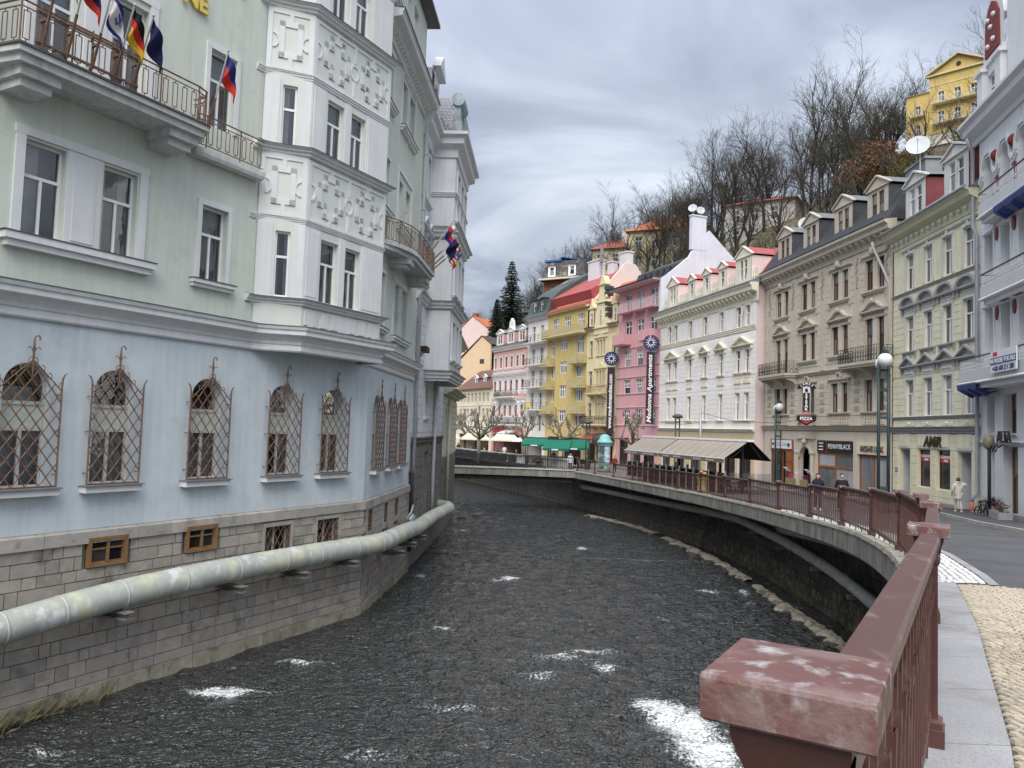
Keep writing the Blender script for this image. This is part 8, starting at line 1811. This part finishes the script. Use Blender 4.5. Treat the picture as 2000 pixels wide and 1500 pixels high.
t = thing('white_awning', 'small white sloping awning between cream canopies and green awnings', 'awning', T(.2, 84, 0)); mb = MB(); mb.idx([(0, -.5, 5.15), (3.2, -1.5, 5.3), (3.0, 1.6, 5.75), (.2, 2.2, 5.5)], [(0, 1, 2, 3)]); mb.build('cloth', white_paint, t); mb = MB(); mb.bar((1.5, .5, 3.25), (1.5, .5, 5.4), .12); mb.build('frame', iron_dark, t)
hedge = thing('planter_row', 'row of black planter boxes screening the cafe terrace behind the bridge', 'planter')
for k in range(9): mb = MB(); x = -8.5 + 1.05 * k; y = 90 - 1.9 * k; mb.box(x, x + .98, y, y + .4, 3.3, 4.05); mb.build('box', blackp, hedge)
cafe(Matrix.Identity(4), 3.25, [(-7 + 1.4 * k, 94.5 - 1.6 * k) for k in range(6)], 'under the cream canopies')
pol_b = M('plane_bark', (.17, .15, .12), .95, .25, 3, .5, 15, objvar=.1)
def pollard(x, y, z, h, R_, seed, lb, nt=5, lean=None):
 r = random.Random(seed); t = thing('plane_tree', lb, 'tree', T(x, y, z, r.uniform(0, 6)), 'pollarded plane trees on the promenade'); tr, cr_ = MB(), MB(); th = h * .48
 tr.smooth = True; tr.tube([(0, 0, -.1), (.03, 0, th * .5), (0, .03, th)], [.2, .16, .15], 9)
 for k in range(nt):
  a = 2 * math.pi * k / nt + r.uniform(-.4, .4); p = Vector((0, 0, th)); d = Vector((math.cos(a), math.sin(a), .75)).normalized(); pts = [p];
  for j in range(5): d = (d + rvec(r, .35) + Vector((0, 0, .1))).normalized(); p = p + d * (R_ / 4.2); pts.append(p.copy())
  tr.tube(pts, [.11, .09, .075, .06, .055, .05], 6); subs = [pts[-1]]
  for q in (2, 3, 4):
   e = Vector(pts[q]); dd = (rvec(r, 1) + Vector((0, 0, .6))).normalized(); pp = [e]
   for j in range(3): dd = (dd + rvec(r, .3) + Vector((0, 0, .15))).normalized(); e = e + dd * (R_ / 6); pp.append(e.copy())
   tr.tube(pp, [.06, .05, .045, .04], 5); subs.append(pp[-1])
  for s_ in subs:
   tr.ball(s_, r.uniform(.08, .12), 6, 4)
   for j in range(r.randint(5, 9)):
    dd = (rvec(r, .6) + Vector((0, 0, .9))).normalized(); L_ = r.uniform(.25, .65); cr_.tube([s_, s_ + dd * L_ * .6 + rvec(r, .04), s_ + dd * L_], [.014, .01, .005], 3, False)
 tr.build('trunk', pol_b, t); cr_.build('crown', twig, t)
pollard(-2.95, 73.5, 3.25, 4.6, 2.7, 4, 'largest pollarded plane tree, in front of the cream canopy edge', 6)
pollard(-5.6, 96, 3.25, 5.0, 2.6, 5, 'pollarded plane tree before the low cream house', 5); pollard(-8.2, 92, 3.25, 4.6, 2.2, 6, 'pollarded plane tree partly hidden by the olive house', 5); pollard(1.4, 82, 3.25, 4.6, 2.4, 7, 'pollarded plane tree rising behind the left green awning', 5)
pollard(5.2, 74.5, 3.25, 4.8, 2.3, 8, 'pollarded plane tree before the ochre house', 6); pollard(10.6, 66.5, 3.25, 4.6, 2.5, 9, 'pollarded plane tree before the pink house with knobbly arms', 5); pollard(-3.6, 88, 3.25, 4.8, 2.3, 10, 'pollarded plane tree between cream canopies', 5)
pg = M('grey_concrete_planter', (.27, .275, .28), .85, .1, 3, .2, 50); leaf = M('planter_leaf', (.05, .075, .03), .8, .3, 6, 0); pinkf = M('magenta_flower', (.42, .04, .19), .8, .3, 8, 0)
def planter(F_, x, y, z, w, h, lb, kind):
 t = thing('planter', lb, 'planter', F_ @ T(x, y, z), 'planters'); mb = MB(); mb.box(-w, w, -w * .8, w * .8, 0, h); mb.box(-w * .9, w * .9, -w * .7, w * .7, h - .001, h + .01); mb.build('box', pg if kind != 'pot' else M('woven_pot', (.24, .19, .10), .9, .15, 8, .4, 40), t)
 r = random.Random(int(x * 100)); m1, m2 = MB(), MB()
 for k in range(120):
  a = r.uniform(0, 6.28); d = r.uniform(0, w * .95); hh = r.uniform(.02, .3); c = Vector((d * math.cos(a), d * math.sin(a), h + hh)); p, q = rvec(r, .05), rvec(r, .05); (m2 if kind in ('flower', 'pot') and r.random() < .7 else m1).face(c - p, c + q, c + p)
  if kind == 'spiky': m1.tube([(0, 0, h), c + Vector((d * math.cos(a) * .6, d * math.sin(a) * .6, .1))], [.012, .004], 3, False)
 m1.build('leaves', leaf, t)
 if m2.v: m2.build('flowers', pinkf, t)
FG = frame(GA, GB)
planter(FG, 2.55, -.45, 3.72, .28, .46, 'grey planter with a spiky plant on the upper step of the white balcony house', 'spiky'); planter(FG, 3.95, -.75, 3.72, .30, .42, 'grey planter with pink flowers right of the bicycle', 'flower'); planter(FG, 4.9, -1.0, 3.72, .28, .42, 'grey planter with low green leaves at the right picture edge', 'leaf')
FB = frame(BA, BB)
for x, lb in ((5.0, 'woven pot of magenta flowers left of the beige house portal'), (6.95, 'woven pot of magenta flowers right of the beige house portal')):
 planter(FB, x, -.55, 3.42, .26, .55, lb, 'pot')
 t = thing('menu_stand', 'slanted menu stand beside the ' + ('left' if x < 6 else 'right') + ' flower pot at the portal', 'menu stand', FB @ T(x - .35 if x < 6 else x + .45, -.5, 3.42)); mb = MB(); mb.bar((0, 0, 0), (0, 0, 1.1), .06); mb.build('post', iron_dark, t); mb = MB(); mb.bar((-.22, -.12, 1.08), (.22, -.12, 1.08), .34, .03, (0, .7, .7)); mb.build('menu_board', white_sign, t); mb = MB(); mb.box(-.16, .16, -.04, -.02, .35, .85); mb.build('black_board', blackp, t)
bk = thing('bicycle', 'small black bicycle leaning by the lamp post before the white balcony house', 'bicycle', FG @ T(2.95, -.95, 3.72, .15)); mb = MB()
for x in (-.32, .32): mb = MB(); mb.tube([(x + .22 * math.cos(2 * math.pi * k / 16), 0, .22 + .22 * math.sin(2 * math.pi * k / 16)) for k in range(17)], .022, 5); [mb.tube([(x, 0, .22), (x + .21 * math.cos(a), 0, .22 + .21 * math.sin(a))], .005, 3) for a in (0, 1.05, 2.1, 3.14, 4.2, 5.2)]; mb.build('wheel', blackp, bk)
mb = MB(); [mb.tube([a, b], .02, 5) for a, b in (((-.32, 0, .22), (-.1, 0, .55)), ((-.32, 0, .22), (-.02, 0, .22)), ((-.02, 0, .22), (-.12, 0, .6)), ((-.02, 0, .22), (.24, 0, .55)), ((-.1, 0, .52), (.24, 0, .55)), ((.32, 0, .22), (.22, 0, .68)), ((.22, -.2, .7), (.22, .2, .7)))]; mb.build('frame', blackp, bk)
mb = MB(); mb.box(-.2, -.02, -.06, .06, .6, .65); mb.build('saddle', blackp, bk)
sl = thing('iron_lantern_post', 'black iron post with curled arm and shell lamp before the ALTA shop', 'lamp post', FG @ T(3.05, -.75, 3.75)); mb = MB(); mb.smooth = True; mb.tube([(0, 0, 0), (0, 0, 2.55)], .065, 8); mb.build('post', blackp, sl); mb = MB()
mb.tube([(0, 0, 2.5), (.25, 0, 2.75), (.5, 0, 2.62), (.7, 0, 2.8), (.9, 0, 2.66), (1.2, 0, 2.78), (1.6, 0, 2.72)], .025, 5); mb.tube([(.3, 0, 2.5), (.45, 0, 2.72), (.6, 0, 2.5), (.8, 0, 2.72)], .02, 5); mb.build('curled_arm', iron_dark, sl); mb = MB(); mb.ball((-.05, 0, 2.85), .2, 10, 7, 1.5); mb.build('shell_lamp', M('bronze_shell', (.22, .18, .13), .4, .2, 6, .2), sl)
for x, y in ((-3.3, 55.5), (-2.2, 57.0)): m_ = MB(); m_.ball((0, 0, 0), .35, 8, 5, .4); tag(m_.build('river_stone', wet_stone, None, T(x, y, .02)), 'dark stone breaking the water surface near the footbridge, ' + ('left' if x < -3 else 'right') + ' one of two', 'stone')
# ================================================================ people
skin = M('skin', (.50, .30, .22), .6, .05, 4, .05); SKC = {}
def skinned(name, verts, edges, radii, mat, parent, root=0, sub=2):
 me = bpy.data.meshes.new(name); me.from_pydata([tuple(v) for v in verts], edges, []); me.materials.append(mat); o = put(name, me, parent)
 sk = o.modifiers.new('skin', 'SKIN'); sk.use_smooth_shade = True
 for i, r in enumerate(radii):
  v = me.skin_vertices[0].data[i]; v.radius = (r, r) if not isinstance(r, tuple) else r; v.use_root = (i == root)
 ss = o.modifiers.new('sub', 'SUBSURF'); ss.levels = sub; ss.render_levels = sub
 return o
def person(x, y, z, rz, H, label, coat, legs, hair, shoes, pose='walk', longcoat=False, arm_up=False, group=None, hood=None, cat='person', bag=None):
 """standing figure facing -y; H total height"""
 t = thing('person', label, cat, T(x, y, z, rz, H / 1.75), group)
 s_ = .10 if pose == 'walk' else .03; sit = pose == 'sit'
 hip, kn = .92, .50
 if sit: J = {'pel': (0, 0, .50), 'kl': (.10, -.42, .50), 'kr': (-.10, -.42, .50), 'al': (.10, -.40, .08), 'ar': (-.10, -.40, .08)}; dz = -.42
 else: J = {'pel': (0, 0, hip), 'kl': (.10, -s_ * 1.1, kn), 'kr': (-.10, s_ * .4, kn), 'al': (.10, -s_ * 1.3, .09), 'ar': (-.10, s_ * 1.9, .10)}; dz = 0
 hl, hr = (.10, 0 if not sit else -.02, J['pel'][2] - .04), (-.10, 0 if not sit else -.02, J['pel'][2] - .04)
 tz = lambda q: q + dz
 el = (.27, .02, tz(1.13)); wl_ = (.26, -.10, tz(.92)); er = (-.27, .03, tz(1.13)); wr_ = (-.26, -.05, tz(.92))
 if sit: wl_, wr_ = (.14, -.3, tz(1.08)), (-.14, -.3, tz(1.08))
 if arm_up: er, wr_ = (-.40, -.02, tz(1.40)), (-.12, -.06, tz(1.56))
 V = [J['pel'], (0, 0, tz(1.12)), (0, .01, tz(1.36)), (0, .0, tz(1.50)), (0, -.02, tz(1.60)), (0, -.02, tz(1.68)), (.17, .01, tz(1.42)), el, wl_, (-.17, .01, tz(1.42)), er, wr_, hl, J['kl'], J['al'], hr, J['kr'], J['ar'], (J['al'][0], J['al'][1] - .13, .04), (J['ar'][0], J['ar'][1] - .13, .04 if not sit else .04)]
 E_ = [(0, 1), (1, 2), (2, 3), (3, 4), (4, 5), (2, 6), (6, 7), (7, 8), (2, 9), (9, 10), (10, 11), (0, 12), (12, 13), (13, 14), (0, 15), (15, 16), (16, 17), (14, 18), (17, 19)]
 R_ = [.13, .12, .14, .055, .085, .075, .06, .042, .03, .06, .042, .03, .085, .055, .038, .085, .055, .038, .035, .035]
 skinned('body', V, E_, R_, skin, t)
 for w, e in ((wl_, el), (wr_, er)):
  w, e = Vector(w), Vector(e); d = (w - e).normalized(); sd = d.cross(Vector((0, 1, 0))).normalized() if abs(d.y) < .9 else Vector((1, 0, 0)); mb = MB(); mb.smooth = True; p = w + d * .05; mb.tube([w, p, p + d * .03], [.026, .034, .028], 6)
  for k in range(4): q = p + sd * (.022 * (k - 1.5)) + d * .02; mb.tube([q, q + d * (.035 + .006 * (1.5 - abs(k - 1.5))), q + d * .06 + Vector((0, -.02, 0))], [.011, .010, .007], 5)
  q = p - sd * .03; mb.tube([q, q - sd * .02 + d * .02 + Vector((0, -.02, 0)), q - sd * .015 + d * .045 + Vector((0, -.03, 0))], [.012, .011, .008], 5); mb.build('hand', skin, t)
 cm_ = M(coat[0], coat[1], .85, .1, 6, .3, 60); lm = M(legs[0], legs[1], .9, .08, 6, .2, 60)
 lo = tz(.62) if longcoat else tz(.86)
 cv = [(0, 0, tz(.95)), (0, 0, tz(1.15)), (0, .01, tz(1.36)), (0, .0, tz(1.49)), (.19, .01, tz(1.42)), el, tuple(Vector(wl_).lerp(Vector(el), .12)), (-.19, .01, tz(1.42)), er, tuple(Vector(wr_).lerp(Vector(er), .12)), (0, .0, lo)]
 skinned('coat', cv, [(0, 1), (1, 2), (2, 3), (2, 4), (4, 5), (5, 6), (2, 7), (7, 8), (8, 9), (0, 10)], [(.20, .165), (.19, .155), (.20, .15), .085, .088, .068, .052, .088, .068, .052, (.23, .19) if longcoat else (.20, .165)], cm_, t)
 skinned('trousers', [J['pel'], hl, J['kl'], tuple(Vector(J['al']) + Vector((0, 0, .03))), hr, J['kr'], tuple(Vector(J['ar']) + Vector((0, 0, .03)))], [(0, 1), (1, 2), (2, 3), (0, 4), (4, 5), (5, 6)], [.145, .105, .075, .058, .105, .075, .058], lm, t)
 mb = MB()
 for a in ('al', 'ar'):
  q = J[a]; mb.smooth = True; mb.tube([(q[0], q[1] + .07, .045), (q[0], q[1] - .06, .05), (q[0], q[1] - .17, .03)], [.045, .05, .035], 8)
 mb.build('shoes', M(shoes[0], shoes[1], .6, .05), t)
 hz = tz(1.65); mb = MB(); mb.ball((0, .015, hz + .03), .105, 12, 8, 1.18)
 hm = mb.mesh('hair', M(hair[0], hair[1], .8, .2, 20, .4, 80)); ho = put('hair', hm, t)
 if hair[2] == 'long': mb = MB(); mb.smooth = True; mb.tube([(0, .07, hz + .02), (0, .09, hz - .12), (0, .08, hz - .25)], [.09, .085, .05], 8); mb.build('hair_back', M(hair[0], hair[1]), t)
 mb = MB(); mb.ball((0, -.035, hz - .01), .088, 12, 8, 1.25); mb.build('face', skin, t)
 mb = MB(); mb.prism([(-.014, hz - .035), (.014, hz - .035), (0, hz + .02)], -.135, -.11); mb.ball((.09, .0, hz - .01), .022, 5, 4, 1.5); mb.ball((-.09, .0, hz - .01), .022, 5, 4, 1.5); mb.build('nose_and_ears', skin, t)
 mb = MB(); mb.ball((.034, -.112, hz + .012), .012, 6, 4); mb.ball((-.034, -.112, hz + .012), .012, 6, 4); mb.build('eyes', M('dark_eye', (.02, .015, .012), .3), t); mb = MB(); mb.box(-.025, .025, -.122, -.11, hz - .065, hz - .055); mb.build('mouth', M('lip', (.30, .11, .10), .6), t)
 if hood: mb = MB(); mb.smooth = True; mb.tube([(0, .02, tz(1.45)), (0, .06, tz(1.52)), (0, .10, tz(1.50))], [.12, .13, .07], 10); mb.build('hood', cm_, t)
 if bag: mb = MB(); mb.smooth = True; mb.tube([(-.16, -.02, tz(1.5)), (0, -.2, tz(1.3)), (.2, -.12, tz(1.0))], .018, 4); mb.box(.17, .27, -.2, .1, tz(.8), tz(1.02)); mb.build('shoulder_bag', M('bag_leather', (.1, .07, .05), .6), t)
 return t
person(12.25, 30.6, 3.69, math.radians(-12), 1.42, 'woman with dark hair in a navy quilted jacket walking behind the railing', ('navy_jacket', (.012, .014, .04)), ('dark_plum_trousers', (.035, .025, .035)), ('dark_hair', (.02, .015, .012), 'long'), ('white_shoe', (.6, .58, .58)), 'walk', False, False, 'couple behind the railing', True)
person(12.95, 30.0, 3.71, math.radians(-15), 1.46, 'man with sunglasses and short dark hair in a black jacket behind the railing', ('black_jacket', (.012, .012, .014)), ('black_trousers', (.018, .017, .02)), ('dark_hair_short', (.02, .015, .012), 'short'), ('dark_shoe', (.02, .02, .02)), 'walk', False, False, 'couple behind the railing', False)
person(18.05, 31.0, 3.76, math.radians(165), 1.36, 'woman in a long cream hooded coat seen from behind with one hand at her hair', ('cream_coat', (.62, .57, .52)), ('pale_grey_leggings', (.48, .45, .44)), ('brown_hair', (.12, .065, .035), 'short'), ('white_shoe', (.6, .58, .58)), 'walk', True, True, None, True)
rp8 = random.Random(77)
cl = [('charcoal_wool', (.03, .03, .033)), ('dark_green_coat', (.03, .04, .03)), ('dark_red_coat', (.16, .02, .02)), ('grey_coat', (.12, .12, .13)), ('white_top', (.55, .55, .55)), ('denim_jacket', (.05, .07, .13))]
seat_spots = []
for k in range(5): p = kF @ Vector((2.0 + 2.3 * k, 1.4 + .5 * (k % 2), kz)); seat_spots.append((p, ('guest in dark clothes seated under the taupe awning, number %s from the far end' % ('one', 'two', 'three', 'four', 'five')[k]), 'guests under the taupe awning', cl[k % 2 * 3] if k != 4 else cl[0]))
for p, lb, gp_, c in seat_spots: person(p.x, p.y, p.z - .04, rp8.uniform(0, 6.28), 1.42, 'guest in a %s seated under the taupe awning' % c[0].replace('_', ' '), c, ('black_trousers', (.018, .017, .02)), ('dark_hair_short', (.02, .015, .012), 'short'), ('dark_shoe', (.02, .02, .02)), 'sit', group=gp_)
p = kF @ Vector((8.0, .9, kz)); ye_p = person(p.x, p.y, p.z, math.radians(-20), 1.4, 'person in a blue jacket and bright yellow cap standing under the taupe awning', cl[5], ('black_trousers', (.018, .017, .02)), ('yellow_cap', (.75, .58, .05), 'short'), ('dark_shoe', (.02, .02, .02)), 'stand')
for x, y, c, lb in ((5.1, 64.6, cl[4], 'person in a white top at the corner of the footbridge railing'), (8.4, 61.6, cl[2], 'person in red beside the advertising column')): person(x, y, 3.25, rp8.uniform(-.5, .5), 1.38, lb, c, ('black_trousers', (.018, .017, .02)), ('dark_hair_short', (.02, .015, .012), 'short'), ('dark_shoe', (.02, .02, .02)), 'stand')
for k, (x, y) in enumerate(((-6.2, 92.5), (-4.6, 90.4), (-1.4, 86), (-.6, 85), (.7, 82.5), (2.6, 69.3), (4.0, 70.2), (5.9, 69.4), (-3.0, 90.5), (-7.5, 94.5))): person(x, y, 3.25, rp8.uniform(0, 6), 1.4, 'guest in a %s %s past the footbridge %s' % ((qc := cl[(0, 3, 1, 4, 0, 1, 3, 0, 4, 1)[k]])[0].replace('_', ' '), 'seated' if k % 3 else 'standing', 'near the cream canopies' if y > 84 else 'by the green awnings'), qc, ('black_trousers', (.018, .017, .02)), ('dark_hair_short', (.02, .015, .012), 'short'), ('dark_shoe', (.02, .02, .02)), 'sit' if k % 3 else 'stand', group='cafe guests behind the footbridge')
fs = thing('fruit_display', 'wicker stand heaped with orange and yellow fruit at the terrace corner', 'stand', kF @ T(KL - 1.9, -.25, kz)); mb = MB(); mb.lathe([(.3, 0), (.24, .5), (.32, .9), (.36, .95)], 12); mb.build('basket', M('pale_wicker', (.40, .30, .14), .9, .25, 12, .5, 30), fs); mb = MB()
for k in range(26): a = rp8.uniform(0, 6.28); d = rp8.uniform(0, .28); mb.ball((d * math.cos(a), d * math.sin(a), .98 + rp8.uniform(0, .12) + (.28 - d) * .5), .075, 7, 5)
mb.build('fruit', M('orange_fruit', (.48, .17, .04), .5, .3, 9, .05, second=((.5, .32, .06), 9, .52, .56)), fs, kind='stuff')
# ================================================================ lettering to mesh, then to metres
dg = bpy.context.evaluated_depsgraph_get()
for o in [o for o in bpy.data.objects if o.type == 'FONT']:
 n = bpy.data.objects.new('lettering', bpy.data.meshes.new_from_object(o.evaluated_get(dg))); COL.objects.link(n); n.parent = o.parent; n.matrix_basis = o.matrix_basis.copy(); bpy.data.objects.remove(o)
for o in list(bpy.data.objects):
 if o.parent is None and o.type not in ('CAMERA', 'LIGHT'):
  o.matrix_basis = Matrix.Scale(S, 4) @ o.matrix_basis
